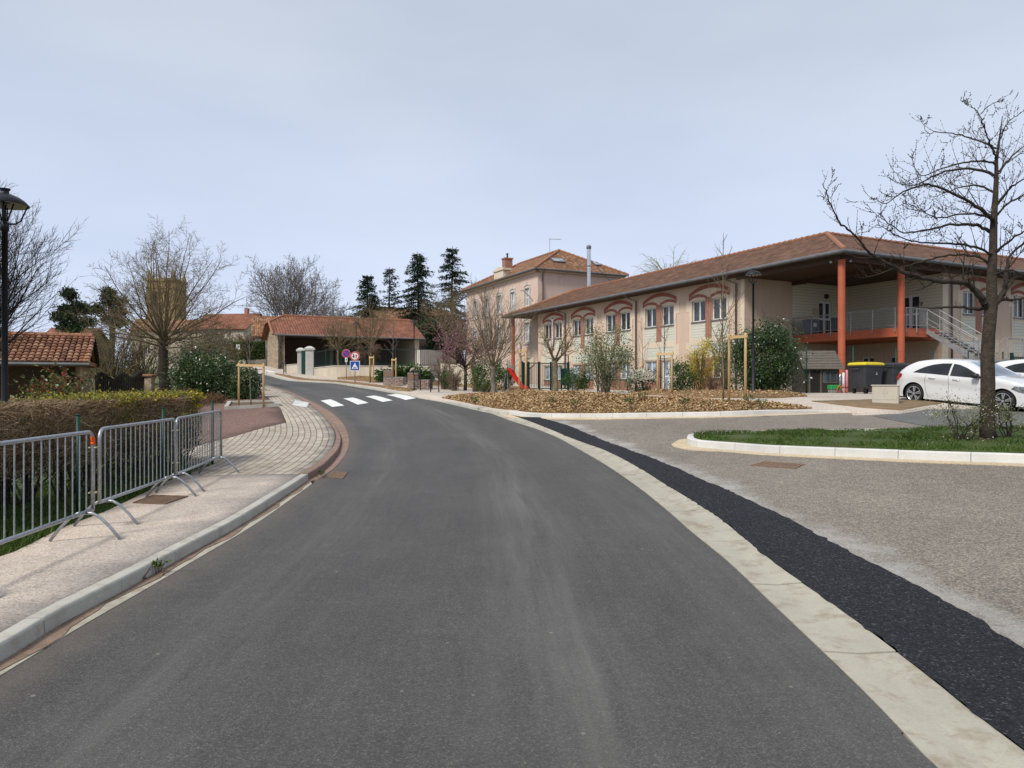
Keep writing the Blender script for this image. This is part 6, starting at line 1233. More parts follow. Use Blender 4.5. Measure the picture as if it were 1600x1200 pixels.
        side_mesh([(3.25, .25), (3.30, .40), (3.43, .42), (3.44, .28)], .04, .008, 'air_intake', 'black', R, s)
        side_mesh([(.36, .18), (.36, .23), (2.30, .23), (2.30, .18)], .06, .012, 'sill', 'carwhite', R, s)
        for line in ([(.40, .93), (.36, .70), (.42, .42), (.50, .24)], [(1.13, .94), (1.13, .24)], [(2.08, .92), (2.12, .70), (2.10, .24)]):
            L = resample([Vector(p) for p in line], .06); X = np.array([p.x for p in L]); Z = np.array([p.y for p in L]); w = wid(X, Z) + .001; mb = MB(); mb.tube([(x, s * y, z) for x, y, z in zip(X, w, Z)], .0045, 4); mb.build('door_gap', MAT['black'], R)
        for x in (.50, 1.26): w = wid(np.array([x]), np.array([.84]))[0]; mb = MB(); mb.tube([(x, s * (w + .0), .845), (x + .02, s * (w + .03), .85), (x + .2, s * (w + .03), .842), (x + .22, s * w, .84)], .011, 6); mb.build('door_handle', MAT['carwhite'], R, True)
        w = wid(np.array([1.9]), np.array([.95]))[0]; mb = MB(); mb.bbox(1.88, 2.07, *sorted((s * (w + .03), s * (w + .20))), .93, 1.06, .03); mb.build('wing_mirror', MAT['black'], R, True)
    mb = MB(); mb.box(-.66, 3.35, -.74, .74, .16, .22); mb.box(.42, 2.28, -.80, .80, .17, .24); mb.build('underbody', MAT['black'], R)
    mb = MB(); mb.box(3.43, 3.50, -.45, .45, .36, .62); mb.build('grille', MAT['black'], R)
    # wheels
    for cx in ax:
        for s in (-1, 1):
            y0 = s * .84; wv = MB()
            def lat(prof, mbx, n=28):
                vs = []; fs = []
                for r, yy in prof:
                    for k in range(n): a = 2 * math.pi * k / n; vs.append((cx + r * math.cos(a), y0 + s * yy, .315 + r * math.sin(a)))
                for i in range(len(prof) - 1):
                    for k in range(n): fs.append((i * n + k, i * n + (k + 1) % n, (i + 1) * n + (k + 1) % n, (i + 1) * n + k))
                mbx.add(vs, fs)
            lat([(.0, -.2), (.30, -.2), (.315, -.17), (.316, -.03), (.300, .0), (.238, .004), (.228, -.01)], wv); wh = wv.build('wheel', MAT['tyre'], R, True)
            m2 = MB(); lat([(.236, .004), (.226, .006), (.216, -.008), (.20, -.05), (.0, -.06)], m2); m2.build('rim', MAT['black'], wh, True)
            m3 = MB()
            lat([(.232, .008), (.224, .010), (.217, .004)], m3)
            for k in range(5):
                for dd in (-.15, .15):
                    a = 2 * math.pi * k / 5 + .3; p = lambda r, an: (cx + r * math.cos(an), y0 + s * .004, .315 + r * math.sin(an)); q = lambda r, an: (cx + r * math.cos(an), y0 - s * .03, .315 + r * math.sin(an))
                    A = [p(.06, a + dd * 1.2 - .12), p(.06, a + dd * 1.2 + .12), p(.222, a + dd + .06), p(.222, a + dd - .06)]; Bq = [q(.06, a + dd * 1.2 - .12), q(.06, a + dd * 1.2 + .12), q(.222, a + dd + .06), q(.222, a + dd - .06)]; m3.hexa(Bq + A)
            lat([(.0, .012), (.035, .012), (.04, 0)], m3, 12)
            m3.build('spokes', MAT['alloy'], wh)
    # dark wheel housings
    for cx in ax:
        mb = MB(); n = 14
        for s in (-1, 1):
            vs = []; 
            for k in range(n + 1): a = math.pi * k / n; vs += [(cx + .36 * math.cos(a), s * .80, .315 + .36 * math.sin(a)), (cx + .36 * math.cos(a), s * .5, .315 + .36 * math.sin(a))]
            mb.add(vs + [(cx, s * .5, .315)], [(2 * k, 2 * k + 1, 2 * k + 3, 2 * k + 2) for k in range(n)] + [(2 * k + 1, 2 * n + 2, 2 * k + 3) for k in range(n)])
        mb.build('wheel_housing', MAT['black'], R)
    return R
cr = car(); hd = math.atan2(-.91, .42); rw_ = Vector((12.76, 22.5)); left_ = Vector((.91, .42)) * .84
cr.location = (rw_.x + left_.x, rw_.y + left_.y, hz(12.8, 22.5) + .01); cr.rotation_euler = (0, .07, hd)
c2 = copy_tree(cr, (rw_.x + left_.x + 4.75, rw_.y + left_.y + 3.1, hz(17.6, 25.3) + .01), hd + .03, 'second pale car at the right edge, parked beyond the white hatchback'); c2.rotation_euler = (0, .03, hd + .03)
cr['group'] = c2['group'] = 'cars parked before the building'
# ------------------------------------------------------------ vegetation
def seg_mesh(name, segs, mat, parent, nside=None, world=False):
    "tapered prisms for branch segments: thick ones get more sides"
    V = []; Fs = []; base = 0
    A = np.array([[*s[0], *s[1], s[2], s[3]] for s in segs])
    for lo, hi, n in ((0, .006, 3), (.006, .03, 4), (.03, 9, 8)):
        if nside: n = nside
        m = (A[:, 6] >= lo) & (A[:, 6] < hi); S = A[m]
        if not len(S): continue
        p, q = S[:, :3], S[:, 3:6]; d = q - p; L = np.linalg.norm(d, axis=1, keepdims=True) + 1e-9; d = d / L
        ref = np.where(np.abs(d[:, 2:3]) > .9, [[1., 0, 0]], [[0, 0, 1.]]); x = np.cross(d, ref); x /= np.linalg.norm(x, axis=1, keepdims=True); y = np.cross(d, x)
        ring = []
        for c, r in ((p, S[:, 6]), (q + d * np.minimum(S[:, 7:8], L * .1), S[:, 7])):
            for k in range(n): a = 2 * math.pi * k / n; ring.append(c + (x * math.cos(a) + y * math.sin(a)) * r[:, None])
        R_ = np.stack(ring, 1)                                  # (m, 2n, 3)
        V.append(R_.reshape(-1, 3)); b = base + np.arange(len(S))[:, None] * 2 * n
        f = np.array([[k, (k + 1) % n, n + (k + 1) % n, n + k] for k in range(n)]); Fs.append((b[:, None, :] + f[None]).reshape(-1, 4)); base += len(S) * 2 * n
    return mesh_obj(name, np.concatenate(V), np.concatenate(Fs), mat, parent, True, world)
def leaves(name, P, mat, parent, size=(.04, .09), rng=None, aspect=.5, up=.0, world=False, fold=True, normal=None):
    "small folded leaves at points P"
    rng = rng or np.random.default_rng(1); n = len(P); P = np.asarray(P)
    d = rng.normal(size=(n, 3)); d[:, 2] += up; d /= np.linalg.norm(d, axis=1, keepdims=True); t = rng.normal(size=(n, 3))
    if normal is not None: d = d + normal; d /= np.linalg.norm(d, axis=1, keepdims=True)
    t -= d * (d * t).sum(1, keepdims=True); t /= np.linalg.norm(t, axis=1, keepdims=True); s = rng.uniform(size[0], size[1], (n, 1))
    w = t * s * aspect; nn = np.cross(d, t) * s * .12
    V = np.stack([P, P + d * s * .5 + w * .5 + nn, P + d * s, P + d * s * .5 - w * .5 + nn], 1).reshape(-1, 3)
    return mesh_obj(name, V, np.arange(n * 4).reshape(-1, 4), mat, parent, False, world)
def rot_about(v, axis, ang): return Matrix.Rotation(ang, 3, axis) @ v
def grow(rng, S, p, d, L, r, lvl, pr, T=None):
    "recursive branch; pr: dict of per-level lists"
    ns = pr['seg'][lvl]; st = L / ns; taper = pr.get('tip', .25); pts = [p]; rad = [r]
    for i in range(ns):
        d = (d + Vector((rng.gauss(0, 1), rng.gauss(0, 1), rng.gauss(0, 1))) * pr['wig'][lvl] + Vector((0, 0, pr['up'][lvl]))).normalized()
        q = p + d * st; r1 = r * (1 - (1 - taper) * (i + 1) / ns); S.append((p, q, rad[-1], r1)); p = q; pts.append(p); rad.append(r1)
    if T is not None and lvl == len(pr['seg']) - 1: T.append((p, d))
    if lvl + 1 >= len(pr['seg']): return
    n = pr['n'][lvl]; az = rng.uniform(0, 6.28)
    for k in range(n):
        t = pr['from'][lvl] + (1 - pr['from'][lvl]) * (k + rng.random() * .8) / n; x = t * ns; i = min(int(x), ns - 1); c = pts[i].lerp(pts[i + 1], x - i); dd = (pts[i + 1] - pts[i]).normalized()
        ax = dd.orthogonal().normalized(); az += 2.4 + rng.uniform(-.5, .5); ax = rot_about(ax, dd, az); nd = rot_about(dd, ax, pr['ang'][lvl] * rng.uniform(.75, 1.2))
        ll = L * pr['len'][lvl] * (1.15 - .65 * t) * rng.uniform(.7, 1.2); grow(rng, S, c, nd, ll, max(pr.get('rmin', .003), rad[i] * pr['rr'][lvl]), lvl + 1, pr, T)
def bare_tree(name, loc, label, h, r, pr, barkm, cat='tree', seed=1, group=None, lean=(0, 0), trunkm=None, trunk_h=None, crown_name='crown', limbs=None, cdir=None):
    rng = random.Random(seed); R = thing(name, loc, label, cat, group=group); th = trunk_h or h * .3; mb = MB(); p0 = Vector((0, 0, -.15)); pts = [p0]; rr = [r * 1.25]; n = 6
    for i in range(1, n + 1): t = i / n; pts.append(Vector((lean[0] * t + rng.gauss(0, r * .15), lean[1] * t + rng.gauss(0, r * .15), th * t))); rr.append(r * (1.05 - .25 * t))
    mb.tube(pts, rr, 10); mb.build('trunk', trunkm or barkm, R, True); S = []; tp = pts[-1]; m = limbs or 6; az = rng.uniform(0, 6)
    for k in range(m):
        az += 2.4; t = k / m; a = pr['spread'][0] + (pr['spread'][1] - pr['spread'][0]) * (1 - t) * rng.uniform(.8, 1.1); d = Vector((math.sin(a) * math.cos(az), math.sin(a) * math.sin(az), math.cos(a)))
        b = pts[-1].lerp(pts[-2], (1 - t) * 1.0) if k % 2 else pts[-1]; zl = (h - th) * (1.0 - .28 * (a / 1.5)) * rng.uniform(.85, 1.08)
        grow(rng, S, b, d, zl * pr.get('l0', .8), r * pr.get('r0', .5), 0, pr)
    seg_mesh(crown_name, S, barkm, R); return R
PR = dict(seg=[8, 6, 4, 3], wig=[.10, .12, .15, .18], up=[.05, .06, .07, .08], n=[8, 6, 5, 0], ang=[.75, .75, .7, 0], len=[.55, .55, .5, 0], rr=[.5, .55, .6, 0], spread=(.15, 1.1), rmin=.006)
PR['from'] = [.2, .15, .1, 0]
def mod(**k): d = dict(PR); d.update(k); return d

# big bare tree behind the left garden
c = GD(256, 38); pr = mod(seg=[10, 7, 4, 3], wig=[.06, .10, .13, .16], up=[.018, .02, .03, .03], n=[9, 7, 5, 0], ang=[.72, .8, .75, 0], len=[.46, .5, .45, 0], rr=[.45, .5, .6, 0], spread=(.05, 1.75), rmin=.0068, l0=1.14, r0=.19); bare_tree('bare_tree', c, 'wide lichen-covered bare tree with a thick dark trunk in front of the church tower', 7.8, .28, pr, MAT['bark_lichen'], seed=14, trunkm=MAT['bark'], trunk_h=2.7, limbs=32)
# the fastigiate tree on the far left
c = GD(-78, 20); pr = mod(seg=[9, 6, 4, 3], wig=[.05, .07, .10, .12], n=[12, 8, 5, 0], ang=[.45, .5, .5, 0], up=[.035, .05, .06, .05], spread=(.04, .66), rmin=.0055, l0=.80, r0=.30); bare_tree('bare_tree', c, 'dense dark bare tree at the left edge, behind the nearest street lamp', 7.6, .17, pr, MAT['bark_dark'], seed=5, trunk_h=.9, limbs=30)
# background bare trees
for u, D, h, sd, lb, pk, mt, r, th in ((455, 104, 18.2, 21, 'large round bare tree rising behind the stone barn', dict(seg=[9, 6, 4, 3], wig=[.05, .08, .1, .12], n=[11, 8, 5, 0], spread=(.06, .98), rmin=.022, l0=.78, r0=.3), 'bark_grey', .35, 3.5),
        (528, 63, 6.2, 22, 'bare tree standing in the barn yard just right of the middle of its roof', dict(n=[7, 5, 3, 0], spread=(.1, 1.2), rmin=.010), 'bark_lichen', .11, 2.2), (580, 60, 7.2, 23, 'taller lichen-yellow bare tree in the barn yard above the staked saplings', dict(n=[7, 5, 3, 0], spread=(.1, 1.2), rmin=.010), 'bark_lichen', .12, 2.6),
        (698, 58, 8.6, 24, 'slender yellowish bare tree beside the dark conifers', dict(n=[7, 5, 3, 0], spread=(.1, 1.0), rmin=.011), 'bark_lichen', .13, 3), (385, 95, 5.5, 26, 'brown bushy bare tree in front of the far village roofs', dict(n=[8, 6, 4, 0], spread=(.1, 1.2), rmin=.02), 'bark_brown', .16, 1.2),
        (335, 80, 5.6, 27, 'small tangled bare tree above the clipped hedge', dict(n=[8, 6, 4, 0], spread=(.1, 1.3), rmin=.018), 'bark_grey', .14, 1.2), (515, 90, 9.2, 28, 'hazy bare tree showing over the middle of the barn roof', dict(n=[8, 6, 5, 0], spread=(.1, 1.1), rmin=.024), 'bark_grey', .22, 2.5)):
    bare_tree('bare_tree', GD(u, D), lb, h, r, mod(**dict(dict(r0=.33, seg=[8, 6, 4, 3], wig=[.07, .1, .13, .15]), **pk)), MAT[mt], seed=sd, trunk_h=th, limbs=14)
# drooping bare tree in front of the barn wall
c = GD(566, 53.5); pr = mod(n=[8, 6, 4, 0], up=[-.10, -.12, -.10, -.05], spread=(.5, 1.35), rmin=.012, l0=.9); bare_tree('weeping_tree', c, 'low drooping bare tree with a crooked dark trunk before the retaining wall', 3.4, .13, pr, MAT['bark_brown'], seed=31, trunk_h=1.9, limbs=12, lean=(.4, 0), trunkm=MAT['bark_dark'])
# pollarded bushy tree before the pink house
c = GD(771, 31); pr = mod(n=[8, 6, 4, 0], ang=[.4, .5, .55, 0], up=[.04, .05, .05, .05], wig=[.05, .08, .1, .12], spread=(.06, 1.1), rmin=.0038, l0=.92, r0=.20, **{'from': [.1, .1, .1, 0]}); bare_tree('bare_tree', c, 'dense olive-brown bare tree with a bushy crown before the pink house', 5.0, .11, pr, MAT['bark_lichen'], seed=41, trunk_h=1.3, limbs=20, trunkm=MAT['bark_grey'])
c = GD(868, 37.3); pr = mod(n=[8, 5, 3, 0], spread=(.2, 1.1), rmin=.007, r0=.45, l0=.8, wig=[.09, .12, .14, .16]); bare_tree('bare_tree', c, 'lichen-orange forked bare tree in front of the second arched window pair', 4.6, .13, pr, MAT['bark_lichen'], seed=43, trunk_h=1.7, limbs=6)
# plum in blossom
def blossom_tree(c, label, h, r, seed, w, mat, nl, ls=(.05, .09)):
    R = bare_tree('plum_tree', c, label, h, .09, mod(n=[8, 6, 4, 0], spread=(.2, 1.35), rmin=.006, l0=1.25, r0=.35), MAT['bark_dark'], seed=seed, trunk_h=1.3, limbs=13); rg = np.random.default_rng(seed); cr_ = [o for o in R.children if o.name.startswith('crown')][0]
    V = np.empty(len(cr_.data.vertices) * 3); cr_.data.vertices.foreach_get('co', V); V = V.reshape(-1, 3); V = V[V[:, 2] > 1.4]; P = V[rg.integers(0, len(V), nl)] + rg.normal(0, .05, (nl, 3)); leaves('blossom', P, MAT[mat], R, ls, rg, .8); return R
blossom_tree(GD(727, 37), 'purple-pink blossoming plum tree with a dark trunk', 3.3, .09, 51, 1, 'plum', 7000, (.035, .075))

def shrub(name, loc, label, rx, ry, h, nl, leafm, ls, seed, stems=14, stemm='bark_brown', shell=.55, cat='shrub', group=None, z0=.05, ragged=.22, aspect=.5, extra=None, up=.3, twigs=0):
    "shrub: stems fan out from the base; leaves gather in lumpy clumps"
    rg = np.random.default_rng(seed); R = thing(name, loc, label, cat, group=group); S = []; rng = random.Random(seed)
    cl = []                                                     # clump centres on and in an ellipsoid
    for i in range(int(26 + nl / 260)):
        v = rg.normal(size=3); v /= np.linalg.norm(v); k = shell + (1 - shell) * rg.random() ** .6; k *= 1 + rg.normal(0, ragged * .5); cl.append((v[0] * rx * k, v[1] * ry * k, z0 + max(.03 * h, h * .52 + v[2] * h * .48 * k)))
    cl = np.array(cl)
    for i in range(stems):
        t = cl[rg.integers(len(cl))]; p = Vector((rng.gauss(0, rx * .12), rng.gauss(0, ry * .12), -.05)); q = Vector(t); m = p.lerp(q, .5) + Vector((rng.gauss(0, .06), rng.gauss(0, .06), h * .10)); r0 = .008 + .006 * h
        S += [(p, m, r0, r0 * .7), (m, q, r0 * .7, r0 * .3)]
        for j in range(5 + twigs): a = m.lerp(q, rng.random()); b = a + Vector((rng.gauss(0, .16), rng.gauss(0, .16), rng.uniform(.02, .3))) * (h * .5); S.append((a, b, .005, .002))
    seg_mesh('stems', S, MAT[stemm], R)
    sz = (rx * ry * h) ** (1 / 3) * .20; P = cl[rg.integers(0, len(cl), nl)] + rg.normal(0, 1, (nl, 3)) * sz * rg.uniform(.4, 1.3, (nl, 1)); P[:, 2] = np.maximum(P[:, 2], .03)
    leaves('foliage', P, MAT[leafm], R, ls, rg, aspect, up)
    if extra:
        em, en, es, topk = extra; k = rg.random(en) ; v = rg.normal(size=(en, 3)); v[:, 2] = np.abs(v[:, 2]) * topk + .1 * rg.normal(size=en); v /= np.linalg.norm(v, axis=1, keepdims=True)
        Q = v * np.array([rx, ry, h * .5]) * (.90 + rg.normal(0, .06, (en, 1))); Q[:, 2] += h * .52 + z0; Q = Q[Q[:, 2] > .38 * h]; tag(leaves('flowers' if 'flower' in em else 'leaf_tips', Q, MAT[em], R, es, rg, .8, .4), kind='stuff')
    return R
# right-hand garden
shrub('laurel_bush', GD(1196, 28.2, .08), 'big round glossy dark laurel bush behind the street lamp', 1.10, 1.05, 2.5, 21000, 'laurel', (.06, .12), 61, 16, 'bark_dark', .74, ragged=.08, extra=('laurel_tip', 260, (.04, .07), .5))
shrub('olive_shrub', GD(946, 31.5, .08), 'tall loose grey-green shrub in front of the brick-arched windows', 1.12, .95, 2.75, 8500, 'olive', (.05, .10), 62, 34, 'bark_grey', .35, ragged=.4, twigs=5)
shrub('evergreen_shrub', GD(899, 31.5, .08), 'low dark evergreen shrub right of the green panel', .62, .5, 1.0, 2600, 'juniper', (.05, .09), 63)
shrub('flowering_shrub', GD(1003, 29.3, .08), 'small white-flowering shrub beside the glazed door', .60, .5, .92, 2600, 'laurel', (.05, .08), 64, extra=('white_flower', 1900, (.05, .10), .9))
shrub('evergreen_shrub', GD(1066, 28.8, .08), 'round dark green shrub between the white door and the forsythia', .58, .5, 1.2, 3200, 'juniper', (.05, .09), 65, ragged=.3)
shrub('forsythia', GD(1097, 30, .08), 'tall yellow-flowering forsythia bush beside the staked sapling', .60, .5, 2.3, 5200, 'yellow_flower', (.035, .07), 66, 30, 'bark_brown', .4, ragged=.3, up=1.2, twigs=5)
shrub('variegated_shrub', GD(1135, 30.6, .08), 'pale grey-leaved tall shrub between the forsythia and the laurel bush', .80, .6, 2.95, 2600, 'olive', (.05, .10), 67, 24, 'bark_grey', .4, ragged=.45, twigs=5)
shrub('twiggy_shrub', GD(1115, 28.6, .08), 'low brown leafless shrub under the forsythia', .7, .5, 1.1, 250, 'shrub_red', (.03, .06), 68, 46, 'bark_brown', .4, twigs=7)
shrub('evergreen_shrub', GD(763, 34.5, .08), 'dark green bushy shrub hiding the top of the red slide', .95, .7, 1.45, 4200, 'juniper', (.05, .10), 69, ragged=.3)
for i, (u, D, rx, h, lb) in enumerate(((694, 38.5, .75, 2.2, 'tangled bare shrub right of the black hoops'), (709, 36.5, .6, 1.7, 'thin bare shrub left of the plum trunk'), (744, 35, .7, 1.9, 'brown leafless shrub between the plum and the olive-brown tree'), (790, 37.5, .6, 1.6, 'low brown leafless shrub beside the porch steps'))):
    shrub('twiggy_shrub', GD(u, D, .08), lb, rx, .6, h, 160, 'plum' if i == 0 else 'olive', (.03, .06), 70 + i, 40, 'bark_brown', .3, twigs=8)
shrub('evergreen_shrub', GD(704, 38.2, .08), 'small dark green shrub at the foot of the tangled bare shrub', .55, .5, .95, 1600, 'juniper', (.05, .09), 75); shrub('evergreen_shrub', GD(756, 33.6, .08), 'small green shrub beside the trunk of the olive-brown bare tree', .35, .35, .6, 900, 'juniper', (.04, .08), 76)
# juniper behind the benches
def juniper(c):
    R = thing('juniper_bush', c, 'spreading dark juniper bush behind the gabion benches', 'shrub'); rg = np.random.default_rng(81); P = []; N = []; S = []
    for i in range(420):
        a = rg.uniform(0, 6.28); L = rg.uniform(.6, 1.75); el = rg.uniform(.08, .75); d = np.array([math.cos(a) * 1.5, math.sin(a) * .6, math.sin(el)]); d = d / np.linalg.norm(d); S.append((Vector((0, 0, .1)), Vector(d * L), .015, .004))
        for t in np.linspace(.3, 1.05, 22): q = d * L * t; q[2] += .10 * math.sin(t * 3); P.append(q + rg.normal(0, .045, 3)); N.append(d * 2.2)
    P = np.array(P); P[:, 2] = np.maximum(P[:, 2], .03); seg_mesh('branches', S, MAT['bark_dark'], R); leaves('foliage', P, MAT['juniper'], R, (.12, .24), rg, .4, normal=np.array(N)); return R
juniper(GD(632, 46, .1)).scale = (1.08, 1, 1.0)
# clipped and loose evergreens on the left
shrub('laurel_bush', GD(324, 32.5), 'large rounded cherry laurel with pale new leaves left of the staked tree', 1.35, 1.1, 1.95, 12000, 'laurel', (.08, .14), 82, 16, 'bark_dark', .68, ragged=.14, extra=('laurel_tip', 1100, (.06, .10), .8))
shrub('laurel_bush', GD(383, 31.5), 'smaller cherry laurel directly behind the staked tree', .62, .6, 1.45, 5200, 'laurel', (.07, .12), 83, 10, 'bark_dark', .66, ragged=.14, extra=('laurel_tip', 420, (.05, .09), .8))
shrub('photinia_bush', GD(96, 17.5), 'red-tipped photinia bush showing above the brown hedge', 1.0, .7, 1.62, 4200, 'photinia', (.07, .14), 84, 24, 'bark_brown', .5, ragged=.25, aspect=.42)
for i, (u, D, rx, h, lb) in enumerate(((276, 30, .9, .62, 'low rusty shrub beside the stone garden pillar'), (305, 28.5, .75, .5, 'low rusty shrub in front of the large laurel'), (335, 29.5, .6, .4, 'low brown shrub at the foot of the large laurel'))): shrub('low_shrub', GD(u, D), lb, rx, .5, h, 1300, 'shrub_red', (.04, .08), 85 + i, 26, 'bark_brown', .4, twigs=4)
shrub('low_shrub', GD(424 - 60, 74), 'small reddish shrub before the pinkish wall', .8, .6, .9, 900, 'shrub_red', (.08, .14), 89); shrub('low_shrub', GD(1500, 26.5), 'small green shrub beyond the white car', .5, .4, .5, 500, 'juniper', (.05, .09), 90)
# clipped hedges
def box_hedge(name, A, B, wdt, h, label, leafm, n, ls, seed, cat='hedge', lump=.06):
    R = thing(name, (A + B) / 2, label, cat); rg = np.random.default_rng(seed); d = B - A; n_ = Vector((-d.y, d.x, 0)).normalized(); t = rg.random(n); face = rg.random(n); w = np.where(face < .45, 0, np.where(face < .6, 1, rg.random(n))); z = np.where(face < .6, rg.random(n) * h, h)
    Pp = np.array(A)[None] + t[:, None] * np.array(d)[None] + (w[:, None] * wdt) * np.array(n_)[None]; Pp[:, 2] += z + lump * np.sin(t * d.length * 3) ; Pp += rg.normal(0, lump, (n, 3)); leaves('foliage', Pp, MAT[leafm], R, ls, rg, .6, .2, world=True)
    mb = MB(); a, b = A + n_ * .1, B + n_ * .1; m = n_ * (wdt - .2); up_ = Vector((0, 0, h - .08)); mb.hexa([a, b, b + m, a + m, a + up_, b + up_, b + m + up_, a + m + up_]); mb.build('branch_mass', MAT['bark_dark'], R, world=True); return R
box_hedge('clipped_hedge', GD(322, 87, .9), GD(416, 90, 1.0), 1.5, 2.1, 'long clipped green hedge above the pinkish wall at the end of the road', 'hedge_green', 9000, (.14, .26), 91)
box_hedge('clipped_hedge', GD(668, 80, 0), GD(722, 84, 0), 2, 5.4, 'tall dark evergreen hedge right of the barn below the conifers', 'conifer', 7000, (.25, .5), 92, lump=.3)
# the long brown hedge of the foreground
MAT['hedge_mixed'] = leafmat('yellow_green_hedge_leaf', [(.08, .10, .02, 1), (.14, .15, .035, 1), (.24, .22, .05, 1), (.36, .30, .05, 1)], .6, 5)
def twig_hedge():
    A, B = Vector((-6.0, 5.5)), Vector((-6.25, 14.2)); R = thing('brown_hedge', (-6.7, 10, hz(-6.7, 10)), 'long trimmed brown twiggy hedge with a flat top behind the barriers', 'hedge'); rg = np.random.default_rng(95); wd = 1.25; d = (B - A); L = d.length; dn = np.array([d.x / L, d.y / L, 0]); nn = np.array([-dn[1], dn[0], 0]); oz = R.location.z
    N = 30000; t = rg.random(N) ** 1.15; w = np.where(rg.random(N) < .6, rg.random(N) ** 2.2 * .4, rg.random(N)); z = .55 + .92 * rg.random(N) ** .8; top = rg.random(N) < .30; z[top] = 1.42 + rg.normal(0, .02, top.sum()); w[top] = rg.random(top.sum())
    P = np.array([A.x, A.y, 0])[None] + dn * (t * L)[:, None] + nn * (w * wd)[:, None]; bulge = .06 * np.sin(t * 21) + .05 * np.sin(t * 47 + 2); P += nn * bulge[:, None] * (w < .5)[:, None]; P[:, 2] = z
    D = rg.normal(0, .75, (N, 3)); D[:, 2] += .55; D -= nn * .35 * (w < .3)[:, None]; D /= np.linalg.norm(D, axis=1, keepdims=True); ln = rg.uniform(.07, .26, (N, 1)); Q = P + D * ln; over = Q[:, 2] > 1.52; Q[over, 2] = 1.50 + rg.normal(0, .012, over.sum()); base = np.array(R.location)
    P[:, 2] += oz; Q[:, 2] += oz; S = [(p, q, r, r * .6) for p, q, r in zip(P - base, Q - base, rg.uniform(.0018, .0058, N))]; seg_mesh('twigs', S, MAT['hedge_twig'], R, 3)
    S = []; rng = random.Random(7)
    for i in range(46):
        tt = (i + .5) / 46; b = Vector((A.x, A.y, 0)).lerp(Vector((B.x, B.y, 0)), tt) + Vector(nn) * rng.uniform(.25, .7); b.z = oz - .05
        for k in range(4):
            q = b + Vector((rng.gauss(0, .22), rng.gauss(0, .2), rng.uniform(.5, .9))); S.append((b - R.location, q - R.location, .018, .011))
            for j in range(5): e_ = q + Vector((rng.gauss(0, .22), rng.gauss(0, .22), rng.uniform(.1, .5))); S.append((q - R.location, e_ - R.location, .009, .004)); S.append((q.lerp(b, rng.random() * .7) - R.location, q + Vector((rng.gauss(0, .3), rng.gauss(0, .3), rng.uniform(-.2, .2))) - R.location, .005, .002))
    seg_mesh('stems', S, MAT['bark_dark'], R)
    n = 7500; t = rg.random(n); w = rg.random(n) ** 2 * .9; P = np.array([A.x, A.y, 0])[None] + dn * (t * L)[:, None] + nn * (w * wd)[:, None]; P[:, 2] = oz + .5 + rg.random(n) * 1.0; leaves('leaves', P - base, MAT['hedge_leaf'], R, (.02, .05), rg, .6)
    # the far end: yellow blossom and green leaves
    n = 15000; t = 1 - rg.random(n) ** 1.3 * .45; w = rg.random(n) ** 2.2; z = np.where(rg.random(n) < .5, 1.50 + rg.normal(0, .035, n), .5 + rg.random(n) * 1.0); P = np.array([A.x, A.y, 0])[None] + dn * (t * L)[:, None] + nn * (w * wd * 1.0)[:, None]; P[:, 2] = z + oz; P += rg.normal(0, .03, (n, 3)); leaves('green_leaves', P - base, MAT['hedge_mixed'], R, (.025, .055), rg, .6)
    P = []
    for i in range(120):
        t = 1 - rg.random() ** 1.5 * .40; w = rg.random() ** 2.2; z = 1.49 if rg.random() < .6 else .8 + rg.random() * .65; cc = np.array([A.x, A.y, 0]) + dn * t * L + nn * w * wd * .9; cc[2] = z + oz; P.append(cc + rg.normal(0, 1, (34, 3)) * np.array([.05, .09, .04]))
    tag(leaves('flowers', np.concatenate(P) - base, MAT['yellow_flower'], R, (.025, .05), rg, .9, .4), kind='stuff')
twig_hedge()
# stuff for the lawns: grass blades
def grass(name, poly, n, dz, hgt, seed, keep=None, kindlabel='grass'):
    rg = np.random.default_rng(seed); P = np.array([(p[0], p[1]) for p in poly]); lo, hi = P.min(0), P.max(0); Q = rg.uniform(lo, hi, (int(n * 2.2), 2)); Q = Q[inside(Q, poly)][:n]
    if keep is not None: Q = Q[keep(Q)]
    n = len(Q); z = H(Q[:, 0], Q[:, 1]) + dz; clump = .6 + .55 * np.sin(Q[:, 0] * 2.3 + 1) * np.sin(Q[:, 1] * 1.9) + .3 * np.sin(Q[:, 0] * 7) * np.sin(Q[:, 1] * 6); h = hgt * rg.uniform(.5, 1.2, n) * np.clip(clump + .25, .3, 1.3)
    a = rg.uniform(0, 6.28, n); w = rg.uniform(.004, .009, n); ln = rg.normal(0, .45, (n, 2)) * h[:, None]; B0 = np.column_stack([Q[:, 0] - np.cos(a) * w, Q[:, 1] - np.sin(a) * w, z]); B1 = np.column_stack([Q[:, 0] + np.cos(a) * w, Q[:, 1] + np.sin(a) * w, z])
    M0 = np.column_stack([Q + ln * .35, z + h * .6]); M1 = M0 + (B1 - B0) * .6; M0 = M0 - (B1 - B0) * .1; T = np.column_stack([Q + ln, z + h]); V = np.stack([B0, B1, M1, T, M0], 1).reshape(-1, 3); F5 = (np.arange(n)[:, None] * 5 + np.array([[0, 1, 2, 3, 4]]))
    return tag(mesh_obj(name, V, F5, MAT['grass']), kindlabel, 'grass', kind='stuff')
isl_poly = [p for p in isl_in if True]
grass('island_grass', isl_poly, 85000, .15, .065, 101, kindlabel='short green grass growing on the kerbed car park island')
grass('lawn_grass', [(-5.0, 4), (-4.85, 5.6)] + lawn_edge[::-1] + [(-6.5, 14.6), (-7.6, 14.5), (-7.4, 4)], 30000, .07, .10, 102, kindlabel='rough green grass along the foot of the brown hedge')
